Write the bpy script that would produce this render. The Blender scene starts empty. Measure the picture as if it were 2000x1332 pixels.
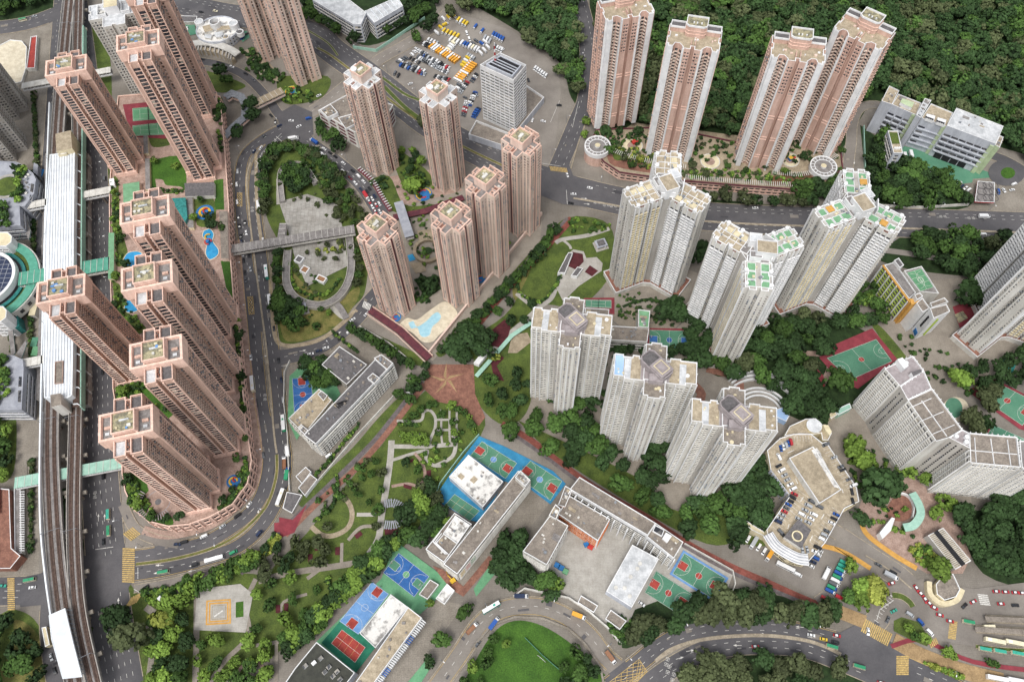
import bpy, math, random
import numpy as np
from mathutils import Vector, Matrix
random.seed(7); rng = np.random.default_rng(7)
S = bpy.context.scene; COL = S.collection
# ---------------------------------------------------------------- camera: 500 m up, looking steeply down
F, CX, CY, H = 1554.0, 1000.0, 666.0, 500.0
R3 = np.array([[0.999396, 0.03475118, 0.0], [-0.03061602, 0.88047447, -0.47310397], [-0.01644092, 0.47281821, 0.8810066]])
def G(p, z=0.0):
    """survey: point of the plan (metres) seen at photo point p on level z"""
    v = R3 @ np.array([p[0]-CX, -(p[1]-CY), -F]); t = (z-H)/v[2]
    return (float(v[0]*t), float(v[1]*t))
def hfrom(r, b):
    a, c = G(r), G(b); return H*(1-math.hypot(*c)/math.hypot(*a))
def GL(pts, z=0.0): return [G(p, z) for p in pts]
cam = bpy.data.cameras.new('camera'); co = bpy.data.objects.new('camera', cam); COL.objects.link(co)
cam.sensor_width = 36; cam.lens = 36*F/2000; cam.clip_end = 6000; cam.clip_start = 1
co.matrix_world = Matrix.Translation((0, 0, H)) @ Matrix([[float(c) for c in r] for r in R3]).to_4x4()
S.camera = co
# ---------------------------------------------------------------- light
SUN_EL, SUN_AZ = math.radians(62), math.radians(205)     # azimuth clockwise from north(+y)
w = bpy.data.worlds.new("World"); S.world = w; w.use_nodes = True
nt = w.node_tree; bg = nt.nodes['Background']
sky = nt.nodes.new('ShaderNodeTexSky'); sky.sky_type = 'NISHITA'; sky.sun_disc = False
sky.sun_elevation = SUN_EL; sky.sun_rotation = SUN_AZ; sky.dust_density = 3; sky.air_density = 1.0
hs = nt.nodes.new('ShaderNodeHueSaturation'); hs.inputs['Saturation'].default_value = 0.22
nt.links.new(sky.outputs[0], hs.inputs['Color']); nt.links.new(hs.outputs[0], bg.inputs[0]); bg.inputs[1].default_value = 0.2
sl = bpy.data.lights.new('sun', 'SUN'); sl.energy = 1.75; sl.angle = math.radians(22); sl.color = (1, .96, .9)
so = bpy.data.objects.new('sun', sl); COL.objects.link(so); so.location = (0, 0, 700)
d = Vector((math.sin(SUN_AZ)*math.cos(SUN_EL), math.cos(SUN_AZ)*math.cos(SUN_EL), math.sin(SUN_EL)))
so.rotation_euler = d.to_track_quat('Z', 'Y').to_euler()
S.view_settings.view_transform = 'Standard'; S.view_settings.look = 'None'; S.view_settings.exposure = 0
S.cycles.max_bounces = 5; S.cycles.diffuse_bounces = 3; S.cycles.glossy_bounces = 2; S.cycles.transparent_max_bounces = 4
# ---------------------------------------------------------------- materials
def lin(c):
    if isinstance(c, str): c = tuple(int(c[i:i+2], 16)/255 for i in (0, 2, 4))
    return tuple((x/12.92 if x <= .04045 else ((x+.055)/1.055)**2.4) for x in c)
MATS = {}
def mat(name, c1, c2=None, scale=.12, rough=.85, zs=1.0, detail=4, fine=.25, sharp=(.38, .62), cell=0, spec=.3, metal=0, tile=0, obv=.05, tcon=.12):
    """c1/c2 sRGB; large mottling between them + fine grain; zs<1 stretches the mottling vertically (rain streaks)"""
    if name in MATS: return MATS[name]
    m = bpy.data.materials.new(name); m.use_nodes = True; n = m.node_tree.nodes; L = m.node_tree.links
    b = n['Principled BSDF']; b.inputs['Roughness'].default_value = rough; b.inputs['Specular IOR Level'].default_value = spec
    b.inputs['Metallic'].default_value = metal
    c1 = lin(c1); c2 = lin(c2) if c2 else tuple(x*.82 for x in c1)
    g = n.new('ShaderNodeNewGeometry'); mp = n.new('ShaderNodeMapping'); mp.inputs['Scale'].default_value = (1, 1, zs)
    L.new(g.outputs['Position'], mp.inputs[0])
    if cell:
        t = n.new('ShaderNodeTexVoronoi'); t.inputs['Scale'].default_value = cell; L.new(mp.outputs[0], t.inputs['Vector'])
        sp = n.new('ShaderNodeSeparateColor'); L.new(t.outputs['Color'], sp.inputs[0]); fac = sp.outputs[0]
    else:
        t = n.new('ShaderNodeTexNoise'); t.inputs['Scale'].default_value = scale; t.inputs['Detail'].default_value = detail
        t.inputs['Roughness'].default_value = .65; L.new(mp.outputs[0], t.inputs['Vector']); fac = t.outputs[0]
    r = n.new('ShaderNodeMapRange'); r.inputs[1].default_value = sharp[0]; r.inputs[2].default_value = sharp[1]; L.new(fac, r.inputs[0])
    mx = n.new('ShaderNodeMix'); mx.data_type = 'RGBA'; mx.inputs['A'].default_value = (*c1, 1); mx.inputs['B'].default_value = (*c2, 1)
    L.new(r.outputs[0], mx.inputs['Factor'])
    t2 = n.new('ShaderNodeTexNoise'); t2.inputs['Scale'].default_value = 1.3; t2.inputs['Detail'].default_value = 3; L.new(g.outputs['Position'], t2.inputs['Vector'])
    r2 = n.new('ShaderNodeMapRange'); r2.inputs[1].default_value = .25; r2.inputs[2].default_value = .75
    r2.inputs[3].default_value = 1-fine; r2.inputs[4].default_value = 1+fine; L.new(t2.outputs[0], r2.inputs[0])
    mu = n.new('ShaderNodeMix'); mu.data_type = 'RGBA'; mu.blend_type = 'MULTIPLY'; mu.inputs['Factor'].default_value = 1
    L.new(mx.outputs['Result'], mu.inputs['A'])
    oi = n.new('ShaderNodeObjectInfo'); r3 = n.new('ShaderNodeMapRange'); r3.inputs[3].default_value = 1-obv; r3.inputs[4].default_value = 1+obv; L.new(oi.outputs['Random'], r3.inputs[0])
    k1 = n.new('ShaderNodeMath'); k1.operation = 'MULTIPLY'; L.new(r2.outputs[0], k1.inputs[0]); L.new(r3.outputs[0], k1.inputs[1]); last = k1.outputs[0]
    # broad grime
    t4 = n.new('ShaderNodeTexNoise'); t4.inputs['Scale'].default_value = .035; t4.inputs['Detail'].default_value = 6; L.new(g.outputs['Position'], t4.inputs['Vector'])
    r4 = n.new('ShaderNodeMapRange'); r4.inputs[1].default_value = .3; r4.inputs[2].default_value = .7; r4.inputs[3].default_value = .9; r4.inputs[4].default_value = 1.08; L.new(t4.outputs[0], r4.inputs[0])
    k2 = n.new('ShaderNodeMath'); k2.operation = 'MULTIPLY'; L.new(last, k2.inputs[0]); L.new(r4.outputs[0], k2.inputs[1]); last = k2.outputs[0]
    if tile:
        bt = n.new('ShaderNodeTexBrick'); bt.inputs['Scale'].default_value = 1/tile; bt.inputs['Color1'].default_value = (1, 1, 1, 1); bt.inputs['Color2'].default_value = (1-tcon*.6,)*3+(1,); bt.inputs['Mortar'].default_value = (1-tcon*1.3,)*3+(1,); bt.inputs['Mortar Size'].default_value = .02; bt.offset = 0
        L.new(g.outputs['Position'], bt.inputs['Vector']); sx = n.new('ShaderNodeSeparateColor'); L.new(bt.outputs['Color'], sx.inputs[0])
        k3 = n.new('ShaderNodeMath'); k3.operation = 'MULTIPLY'; L.new(last, k3.inputs[0]); L.new(sx.outputs[0], k3.inputs[1]); last = k3.outputs[0]
    L.new(last, mu.inputs['B']); L.new(mu.outputs['Result'], b.inputs['Base Color'])
    MATS[name] = m; return m
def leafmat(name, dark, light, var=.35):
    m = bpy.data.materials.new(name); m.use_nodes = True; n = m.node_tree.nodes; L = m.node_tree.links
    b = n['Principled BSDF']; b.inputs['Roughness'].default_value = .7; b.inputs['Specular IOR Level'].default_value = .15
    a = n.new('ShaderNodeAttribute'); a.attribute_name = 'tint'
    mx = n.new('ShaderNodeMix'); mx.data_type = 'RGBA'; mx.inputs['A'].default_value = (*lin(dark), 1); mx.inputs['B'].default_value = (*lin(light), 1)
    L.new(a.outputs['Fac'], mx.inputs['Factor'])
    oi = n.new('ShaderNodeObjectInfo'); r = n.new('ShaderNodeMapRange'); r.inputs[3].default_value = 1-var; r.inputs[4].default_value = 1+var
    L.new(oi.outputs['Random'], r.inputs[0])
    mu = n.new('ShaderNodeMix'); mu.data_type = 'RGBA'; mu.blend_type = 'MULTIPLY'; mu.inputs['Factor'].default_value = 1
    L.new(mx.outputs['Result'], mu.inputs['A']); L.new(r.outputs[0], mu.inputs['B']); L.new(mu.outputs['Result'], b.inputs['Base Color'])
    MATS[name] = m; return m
M = lambda k: MATS[k]
mat('concrete', '948d83', '7f786e', .05, tile=5); mat('ground', '89837b', '746e66', .03, fine=.15, tile=5)
mat('paving', '9b9388', '857d73', .07, tile=3, fine=.16); mat('plaza_white', 'b3afa8', 'a39f97', .15, tile=4, fine=.12); mat('footway_tan', 'a48a66', '8f7858', .2); mat('star_tan', '94685a', '865e50', .3)
mat('brick_red', '946a5a', '7b564a', .3, tile=3); mat('brick_pink', 'ae968a', '967e72', .25, tile=2); mat('cycle_red', '8a5148', '734238', .3)
mat('asphalt', '605e60', '535255', .04, fine=.1); mat('asphalt_dark', '4a494c', '434246', .2, fine=.1); mat('asphalt_light', '8a847d', '77716b', .03, fine=.1); mat('track_grey', '6f6768', '5f5858', .3)
mat('kerb', 'a79c8a', '8d8373', .3); mat('paint_white', 'e4e2dc', 'b9b7b2', 1.5); mat('paint_yellow', 'cdb070', 'a88f5c', 1.0)
mat('grass', '58672e', '445326', .12, fine=.4); mat('grass_dry', '7b7444', '5c6030', .12, fine=.35); mat('grass_bright', '466a24', '34541c', .06, fine=.4, detail=8)
mat('soil', '7c5c42', '654a36', .3); mat('undergrowth', '2c4020', '1e2e16', .2, fine=.4)
mat('court_green', '4e8068', '5a8870', .1, fine=.14); mat('court_lgreen', '6a9c76', '5a8e6a', .1, fine=.14); mat('court_blue', '3a6aa6', '2e5a94', .1, fine=.16)
mat('court_lblue', '7099c8', '5f88bb', .15, fine=.1); mat('court_red', 'a8483f', '903c38', .2, fine=.15); mat('court_sky', '3a88b0', '2f769c', .15, fine=.08)
mat('court_dkred', '8f3f48', '7d363f', .2, fine=.08); mat('rubber_maroon', '5b2b30', '4b2227', .3); mat('court_deep', '1e5f4c', '2f7a60', .08, fine=.1)
mat('pool', 'a6ccd8', '93bfce', .3, rough=.15, fine=.05); mat('pool_blue', '3d9ac8', '2f86b8', .3, rough=.15, fine=.05); mat('pool_deck', 'd6cdb8', 'c4b9a2', .3, fine=.1)
mat('pink', 'd2b2a2', 'bb9b8b', .3, zs=.12); mat('pink_light', 'dfc8bb', 'd0b7aa', .3, zs=.15, fine=.12); mat('pink_trim', 'eccbbb', 'd8b6a6', .4, zs=.3, fine=.1)
mat('salmon', 'd2b3a5', 'bc9c8e', .3, zs=.15, fine=.12); mat('tan_pink', 'dccbbf', 'c9b5a8', .25, zs=.12, fine=.12); mat('maroon', '6c3b41', '58303a', .3)
mat('white_wall', 'd6d4ce', 'bebbb4', .2, zs=.12, fine=.1); mat('white_clean', 'e6e6e6', 'd5d6d7', .2, fine=.06); mat('grey_wall', 'b8b4ae', 'a5a09a', .25, zs=.12, fine=.12)
mat('cool_white', 'c3c7cf', 'adb1ba', .2, zs=.15, fine=.1); mat('cream', 'd8cdae', 'c6ba9b', .2, fine=.1); mat('pale_green', 'b9c8a4', 'a9b895', .3, fine=.08)
mat('roof_brown', '8f867c', '776f67', .25, fine=.3); mat('roof_grey', '8e8a88', '767270', .3, fine=.25); mat('roof_white', 'd6d8da', 'b4b7ba', .2, fine=.1, tile=4)
mat('roof_stain', 'dcdad6', '8d8b88', .16, fine=.1, sharp=(.5, .62)); mat('roof_mottle', 'a39c7e', '757262', .35, fine=.3, sharp=(.45, .55)); mat('roof_green', '7aa783', '6d9874', .3, fine=.1)
mat('roof_beige', 'b3a690', '968a76', .3, fine=.2); mat('roof_dark', '45463f', '3a3b36', .3, fine=.1); mat('roof_mauve', 'a29a9b', '8f8788', .4, fine=.1); mat('roof_slate', '6d6a6b', '5a5859', .6, fine=.2)
mat('panel_grey', 'a5a8b0', '92959e', .2, fine=.08); mat('orange_y', 'cf9f56', 'bd8f48', .5, fine=.05); mat('orange', 'dd8d62', 'cc7e56', .5, fine=.08); mat('lime', 'a9bc55', '9bb04a', .4, fine=.1)
mat('teal', '5fa38d', '52937f', .3, fine=.08); mat('teal_light', '9fc4b4', '8fb5a5', .3, fine=.08); mat('teal_glass', '3f8a86', '2d6f6c', .5, rough=.2); mat('blue_panel', '2f62b0', '274f94', .5)
mat('shade_blue', 'a9c4e6', '93b2da', .1, fine=.05); mat('red_sign', 'b23a3a', '9c3030', .5); mat('steel', '8c9096', '74787e', .5, rough=.5); mat('white_metal', 'e6ebee', 'd8dde2', .1, fine=.04, rough=.5)
mat('curtain', 'a8a195', '807c76', cell=.5, fine=.1, sharp=(.2, .9)); mat('plaza_tiled', 'b4b1ab', '9a968f', .12, tile=6, fine=.12, tcon=.3); mat('glass', '44464a', 'a19c92', cell=.42, rough=.25, fine=.1, sharp=(.45, 1.0), spec=.5); mat('glass_dark', '33353b', '6e6c6a', cell=.4, rough=.2, fine=.1, sharp=(.5, 1)); mat('glass_warm', '54443f', 'a08c80', cell=.42, rough=.3, fine=.1, sharp=(.4, 1.0))
mat('track_bed', '5c4a42', '483a34', .5, fine=.3); mat('rail', '7a6a60', '6a5c54', .5, rough=.5); mat('dark', '2b2b2e', '222225', .5); mat('trunk', '6d5a48', '54453a', 2.0)
mat('wood', 'a07a5c', '88664c', .5); mat('play_red', 'c2413a', 'a8352f', .5); mat('play_yellow', 'd9b13a', 'c6a032', .5); mat('play_blue', '3476b4', '2b649a', .5)
mat('solar', '39425c', '2d3448', .5, rough=.3); mat('deck_stone', 'aa9c86', '938671', .2, tile=2)
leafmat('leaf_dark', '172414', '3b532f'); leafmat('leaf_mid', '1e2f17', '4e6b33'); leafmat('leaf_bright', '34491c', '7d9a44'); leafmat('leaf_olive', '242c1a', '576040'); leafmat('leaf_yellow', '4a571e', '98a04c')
# ---------------------------------------------------------------- mesh builder
class MB:
    def __init__(s): s.v = []; s.f = []; s.m = []; s.mats = []
    def mi(s, m):
        if m not in s.mats: s.mats.append(m)
        return s.mats.index(m)
    def face(s, pts, m):
        i = len(s.v); s.v += [tuple(p) for p in pts]; s.f.append(tuple(range(i, i+len(pts)))); s.m.append(s.mi(m))
    def ring(s, poly, z0, z1, m):
        for a, b in zip(poly, poly[1:]+poly[:1]): s.face([(a[0], a[1], z0), (b[0], b[1], z0), (b[0], b[1], z1), (a[0], a[1], z1)], m)
    def cap(s, poly, z, m, up=True):
        p = [(x, y, z) for x, y in poly]; s.face(p if up else p[::-1], m)
    def prism(s, poly, z0, z1, m, mt=None, bottom=False):
        poly = ccw(poly); s.ring(poly, z0, z1, m); s.cap(poly, z1, mt or m)
        if bottom: s.cap(poly, z0, m, False)
    def box(s, c, sx, sy, z0, z1, ang, m, mt=None):
        ca, sa = math.cos(ang), math.sin(ang)
        s.prism([(c[0]+x*ca-y*sa, c[1]+x*sa+y*ca) for x, y in ((-sx/2, -sy/2), (sx/2, -sy/2), (sx/2, sy/2), (-sx/2, sy/2))], z0, z1, m, mt, True)
    def cyl(s, c, r, z0, z1, m, mt=None, n=20): s.prism(circ(c, r, n), z0, z1, m, mt)
    def wall(s, pts, z0, z1, t, m, closed=False):
        """thin wall strip along a polyline, mitred"""
        l, r = offs(pts, t/2, closed), offs(pts, -t/2, closed); n = len(pts)
        for i in range(n if closed else n-1):
            j = (i+1) % n
            s.face([(*l[i], z1), (*r[i], z1), (*r[j], z1), (*l[j], z1)], m)
            s.face([(*r[i], z0), (*r[j], z0), (*r[j], z1), (*r[i], z1)], m); s.face([(*l[j], z0), (*l[i], z0), (*l[i], z1), (*l[j], z1)], m)
        if not closed:
            for a, b in ((l[0], r[0]), (r[-1], l[-1])): s.face([(*a, z0), (*b, z0), (*b, z1), (*a, z1)], m)
    def strip(s, pts, t, z, m, closed=False):
        l, r = offs(pts, t/2, closed), offs(pts, -t/2, closed); n = len(pts)
        for i in range(n if closed else n-1):
            j = (i+1) % n; s.face([(*l[i], z), (*r[i], z), (*r[j], z), (*l[j], z)], m)
    def tube(s, a, b, r, m, n=6, r2=None):
        a, b = Vector(a), Vector(b); q = (b-a).to_track_quat('Z', 'Y'); r2 = r if r2 is None else r2
        ra = [a+q@Vector((math.cos(t)*r, math.sin(t)*r, 0)) for t in [2*math.pi*i/n for i in range(n)]]
        rb = [b+q@Vector((math.cos(t)*r2, math.sin(t)*r2, 0)) for t in [2*math.pi*i/n for i in range(n)]]
        for i in range(n): j = (i+1) % n; s.face([ra[i], ra[j], rb[j], rb[i]], m)
        s.face(rb, m)
    def mesh(s, name, off=(0, 0, 0)):
        me = bpy.data.meshes.new(name); o = off
        me.from_pydata([(x-o[0], y-o[1], z-o[2]) for x, y, z in s.v], [], s.f)
        for k in s.mats: me.materials.append(M(k))
        me.polygons.foreach_set('material_index', s.m); me.update(); return me
    def build(s, name, parent=None):
        if not s.f: return None
        off = parent.location if parent else (0, 0, 0)
        p = parent
        while p is not None and p.parent is not None: p = p.parent; off = Vector(off)+p.location
        o = bpy.data.objects.new(name, s.mesh(name, off)); COL.objects.link(o); o.parent = parent; return o
def area(p): return sum(a[0]*b[1]-b[0]*a[1] for a, b in zip(p, p[1:]+p[:1]))/2
def ccw(p): p = [tuple(q) for q in p]; return p if area(p) > 0 else p[::-1]
def circ(c, r, n=24, a0=0, a1=2*math.pi, ry=None):
    full = abs(a1-a0-2*math.pi) < 1e-6; k = n if full else n+1
    return [(c[0]+r*math.cos(a0+(a1-a0)*i/n), c[1]+(ry or r)*math.sin(a0+(a1-a0)*i/n)) for i in range(k)]
def offs(pts, d, closed=False):
    out = []; n = len(pts)
    for i in range(n):
        a = pts[i-1] if (i or closed) else None; b = pts[i]; c = pts[(i+1) % n] if (i < n-1 or closed) else None
        ns = []
        for p, q in ((a, b), (b, c)):
            if p is None or q is None: continue
            dx, dy = q[0]-p[0], q[1]-p[1]; L = math.hypot(dx, dy) or 1e-9; ns.append((-dy/L, dx/L))
        if len(ns) == 1: nx, ny = ns[0]; k = 1
        else:
            nx, ny = ns[0][0]+ns[1][0], ns[0][1]+ns[1][1]; L = math.hypot(nx, ny) or 1e-9; nx /= L; ny /= L
            k = 1/max(.35, nx*ns[0][0]+ny*ns[0][1])
        out.append((b[0]+nx*d*k, b[1]+ny*d*k))
    return out
def inside(p, poly):
    x, y = p; c = False; j = len(poly)-1
    for i in range(len(poly)):
        xi, yi = poly[i]; xj, yj = poly[j]
        if (yi > y) != (yj > y) and x < (xj-xi)*(y-yi)/(yj-yi)+xi: c = not c
        j = i
    return c
def smooth(pts, k=6):
    out = []; n = len(pts)
    for i in range(n-1):
        p0 = pts[max(i-1, 0)]; p1 = pts[i]; p2 = pts[i+1]; p3 = pts[min(i+2, n-1)]
        for j in range(k):
            t = j/k; out.append(tuple(.5*((2*p1[a])+(-p0[a]+p2[a])*t+(2*p0[a]-5*p1[a]+4*p2[a]-p3[a])*t*t+(-p0[a]+3*p1[a]-3*p2[a]+p3[a])*t**3) for a in (0, 1)))
    out.append(tuple(pts[-1])); return out
def tag(o, label=None, cat=None, group=None, kind=None):
    if label: o['label'] = label
    if cat: o['category'] = cat
    if group: o['group'] = group
    if kind: o['kind'] = kind
    return o
def empty(name, loc, label, cat, group=None, rz=0):
    o = bpy.data.objects.new(name, None); COL.objects.link(o); o.location = loc; o.rotation_euler = (0, 0, rz); o.empty_display_size = 1
    return tag(o, label, cat, group)
def structure(name, mb):
    o = mb.build(name); o['kind'] = 'structure'; return o
def local(center, ang, pts):
    ca, sa = math.cos(ang), math.sin(ang); return [(center[0]+x*ca-y*sa, center[1]+x*sa+y*ca) for x, y in pts]
def strip_between(a, b): return a+b[::-1]
SHEET = [0]
def lay(z=None):
    SHEET[0] += 1; return z if z is not None else .02+.004*SHEET[0]
FOOT = []      # footprints of buildings, kept free of trees
ROADS = []     # road outlines, kept free of trees and kerbs
# ---------------------------------------------------------------- windows (shared by all buildings)
# style: glass w,h,z-offset of centre, projection; ledge w,h,z-offset,depth ; glass material, ledge material
def wstyle(gw, gh, gz, gp, lw, lh, lz, ld, gm, lm, rails=0): return dict(gw=gw, gh=gh, gz=gz, gp=gp, lw=lw, lh=lh, lz=lz, ld=ld, gm=gm, lm=lm)
WMESH = {}; VARS = {}
def wgeom(s):
    """one window in its own frame: x along the wall, y outwards, z up"""
    V = []; Fs = []; Ms = []
    def quad(p, m): i = len(V); V.extend(p); Fs.append((i, i+1, i+2, i+3)); Ms.append(m)
    a, b = s['gw']/2, s['gh']/2; z, p = s['gz'], s['gp']
    quad([(-a, p, z-b), (a, p, z-b), (a, p, z+b), (-a, p, z+b)][::-1], 0)
    if p > .1:
        for q in ([(-a, 0, z+b), (-a, p, z+b), (a, p, z+b), (a, 0, z+b)], [(a, 0, z-b), (a, 0, z+b), (a, p, z+b), (a, p, z-b)], [(-a, 0, z+b), (-a, 0, z-b), (-a, p, z-b), (-a, p, z+b)]): quad(q, 1)
    a, b, z, p = s['lw']/2, s['lh']/2, s['lz'], s['ld']
    if p > 0:
        for q in ([(-a, p, z-b), (-a, p, z+b), (a, p, z+b), (a, p, z-b)], [(-a, 0, z+b), (a, 0, z+b), (a, p, z+b), (-a, p, z+b)][::-1], [(a, 0, z-b), (a, 0, z+b), (a, p, z+b), (a, p, z-b)], [(-a, 0, z+b), (-a, 0, z-b), (-a, p, z-b), (-a, p, z+b)]): quad(q, 1)
    return np.array(V, float), np.array(Fs), np.array(Ms)
SPLIT = {'roof_equipment': 'roof_unit', 'roof_walls': 'roof_wall', 'roof_opening': 'roof_opening', 'machine_room': 'machine_room'}
def split_build(b, name, parent, cap=95):
    key = {}; par = list(range(len(b.f))); first = None
    def find(i):
        while par[i] != i: par[i] = par[par[i]]; i = par[i]
        return i
    for i, f in enumerate(b.f):
        for v in f:
            k = tuple(round(c, 2) for c in b.v[v])
            if k in key: par[find(i)] = find(key[k])
            else: key[k] = i
    gr = {}
    for i in range(len(b.f)): gr.setdefault(find(i), []).append(i)
    gs = sorted(gr.values(), key=lambda g: -len(g))
    if len(gs) > cap: gs = gs[:cap-1]+[sum(gs[cap-1:], [])]
    for g in gs:
        c = MB(); c.mats = b.mats
        for i in g: j = len(c.v); c.v += [b.v[v] for v in b.f[i]]; c.f.append(tuple(range(j, j+len(b.f[i])))); c.m.append(b.m[i])
        q = c.build(name, parent); first = first or q
    return first
class Bld:
    def __init__(s, name, label, cat, c, z0=0, group=None):
        s.root = empty(name, (c[0], c[1], z0), label, cat, group); s.w = MB(); s.r = MB(); s.z0 = z0; s.wins = []; s.x = {}
    def part(s, name):
        s.x.setdefault(name, []); b = MB(); s.x[name].append(b); return b
    def block(s, poly, z0, z1, wm, rm, par=1.1, pt=.45, parm=None, foot=True):
        poly = ccw(poly)
        if foot: FOOT.append(poly)
        s.w.ring(poly, z0, z1+par, wm)
        if par > 0:
            inn = offs(poly, pt, True); n = len(poly)
            for i in range(n):
                j = (i+1) % n; s.w.face([(*poly[i], z1+par), (*poly[j], z1+par), (*inn[j], z1+par), (*inn[i], z1+par)], parm or wm)
                s.w.face([(*inn[j], z1), (*inn[i], z1), (*inn[i], z1+par), (*inn[j], z1+par)], parm or wm)
            s.r.cap(inn, z1, rm)
        else: s.r.cap(poly, z1+.003, rm)
        return poly
    def edge(s, a, b, z0, z1, fh, pitch, st, pat=None, margin=.8, skipf=()):
        L = math.hypot(b[0]-a[0], b[1]-a[1]); n = int((L-2*margin)/pitch+.3)
        if n < 1: return
        dx, dy = (b[0]-a[0])/L, (b[1]-a[1])/L; nx, ny = dy, -dx; fl = int((z1-z0)/fh)
        step = (L-2*margin)/n
        for c in range(n):
            if pat and not pat[c % len(pat)]: continue
            t = margin+step*(c+.5)
            for f in range(fl):
                if f in skipf: continue
                u = random.random(); s_ = st
                if u < (.24 if st['lw'] < 1.7 else .12) and pitch < 3.6:
                    k = (id(st), u < .12)
                    if k not in VARS: VARS[k] = dict(st, gm='curtain') if u < .12 else dict(st, lw=max(.8, st['lw']*.7), lh=st['lh']+.15, ld=st['ld']+.3, lm='steel')
                    s_ = VARS[k]
                s.wins.append((a[0]+dx*t, a[1]+dy*t, z0+fh*(f+.5), nx, ny, s_))
    def face_all(s, poly, z0, z1, fh, pitch, st, pat=None, minl=2.5, margin=.8):
        poly = ccw(poly)
        for a, b in zip(poly, poly[1:]+poly[:1]):
            if math.hypot(b[0]-a[0], b[1]-a[1]) >= minl: s.edge(a, b, z0, z1, fh, pitch, st, pat, margin)
    def fin(s, a, b, t0, t1, z0, z1, d, m, mb=None):
        """proud vertical strip on the wall a->b between distances t0,t1 (m)"""
        L = math.hypot(b[0]-a[0], b[1]-a[1]); dx, dy = (b[0]-a[0])/L, (b[1]-a[1])/L; nx, ny = dy, -dx
        if t1 < 0: t1 = L+t1
        if t0 < 0: t0 = L+t0
        p = [(a[0]+dx*t+nx*e, a[1]+dy*t+ny*e) for t, e in ((t0, -.1), (t0, d), (t1, d), (t1, -.1))]
        (mb or s.w).prism(p, z0, z1, m, bottom=True)
    def done(s, keep=100, wname='window'):
        r = s.root; split_build(s.w, 'wall', r, 40) if r['category'] == 'shopping centre' else s.w.build('wall', r); ro = (split_build(s.r, 'roof', r, 14) if s.r.f else None) or r
        for k, l in s.x.items():
            for b in l:
                if k in SPLIT: split_build(b, SPLIT[k], ro)
                else: b.build(k, r)
        if not s.wins: return s
        W = s.wins; P = np.array([w[:3] for w in W]); N = np.array([[w[3], w[4], 0] for w in W])
        D = np.array([0, 0, H])-P; dist = np.linalg.norm(D, axis=1); cosv = (D*N).sum(1)/dist
        ar = np.array([w[5]['gw']*w[5]['gh'] for w in W]); score = ar*np.maximum(cosv, 0)/dist**2
        order = np.argsort(-score); single = set(order[:keep].tolist()); L = r.location
        for i in order[:keep]:
            x, y, z, nx, ny, st = W[i]; key = id(st)
            if key not in WMESH:
                V, Fs, Ms = wgeom(st); me = bpy.data.meshes.new('window'); me.from_pydata(V.tolist(), [], Fs.tolist())
                me.materials.append(M(st['gm'])); me.materials.append(M(st['lm'])); me.polygons.foreach_set('material_index', Ms.tolist()); me.update(); WMESH[key] = me
            o = bpy.data.objects.new(wname, WMESH[key]); COL.objects.link(o); o.parent = r
            o.location = (x-L[0], y-L[1], z-L[2]); o.rotation_euler = (0, 0, math.atan2(ny, nx)-math.pi/2)
        rest = [i for i in range(len(W)) if i not in single]
        if rest:
            mats = []; AV = []; AF = []; AM = []; off = 0; byst = {}
            for i in rest: byst.setdefault(id(W[i][5]), []).append(i)
            for k, idx in byst.items():
                st = W[idx[0]][5]; V, Fs, Ms = wgeom(st); n = len(idx)
                mi = []
                for m in (st['gm'], st['lm']):
                    if m not in mats: mats.append(m)
                    mi.append(mats.index(m))
                nx = N[idx, 0]; ny = N[idx, 1]
                # local x axis = (ny... ) so that y axis = (nx,ny)
                X = V[None, :, 0]*ny[:, None]+V[None, :, 1]*nx[:, None]+P[idx, 0][:, None]-L[0]
                Y = -V[None, :, 0]*nx[:, None]+V[None, :, 1]*ny[:, None]+P[idx, 1][:, None]-L[1]
                Z = V[None, :, 2]+P[idx, 2][:, None]-L[2]
                AV.append(np.stack([X, Y, Z], -1).reshape(-1, 3)); ff = Fs[None]+(np.arange(n)*len(V))[:, None, None]+off
                AF.append(ff.reshape(-1, 4)); AM.append(np.tile(np.array(mi)[Ms], n)); off += n*len(V)
            o = fastmesh('windows', np.concatenate(AV), np.concatenate(AF), np.concatenate(AM), mats); o.parent = r; o['kind'] = 'stuff'
        return s
def fastmesh(name, V, Fq, mi, mats, tint=None):
    me = bpy.data.meshes.new(name); k = Fq.shape[1]
    me.vertices.add(len(V)); me.vertices.foreach_set('co', V.astype(np.float32).ravel())
    me.loops.add(len(Fq)*k); me.loops.foreach_set('vertex_index', Fq.astype(np.int32).ravel())
    me.polygons.add(len(Fq)); me.polygons.foreach_set('loop_start', np.arange(len(Fq), dtype=np.int32)*k)
    me.polygons.foreach_set('loop_total', np.full(len(Fq), k, np.int32))
    for m in mats: me.materials.append(M(m))
    me.polygons.foreach_set('material_index', mi.astype(np.int32))
    if tint is not None:
        a = me.attributes.new('tint', 'FLOAT', 'FACE'); a.data.foreach_set('value', tint.astype(np.float32))
    me.update(calc_edges=True); o = bpy.data.objects.new(name, me); COL.objects.link(o); return o
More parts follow.
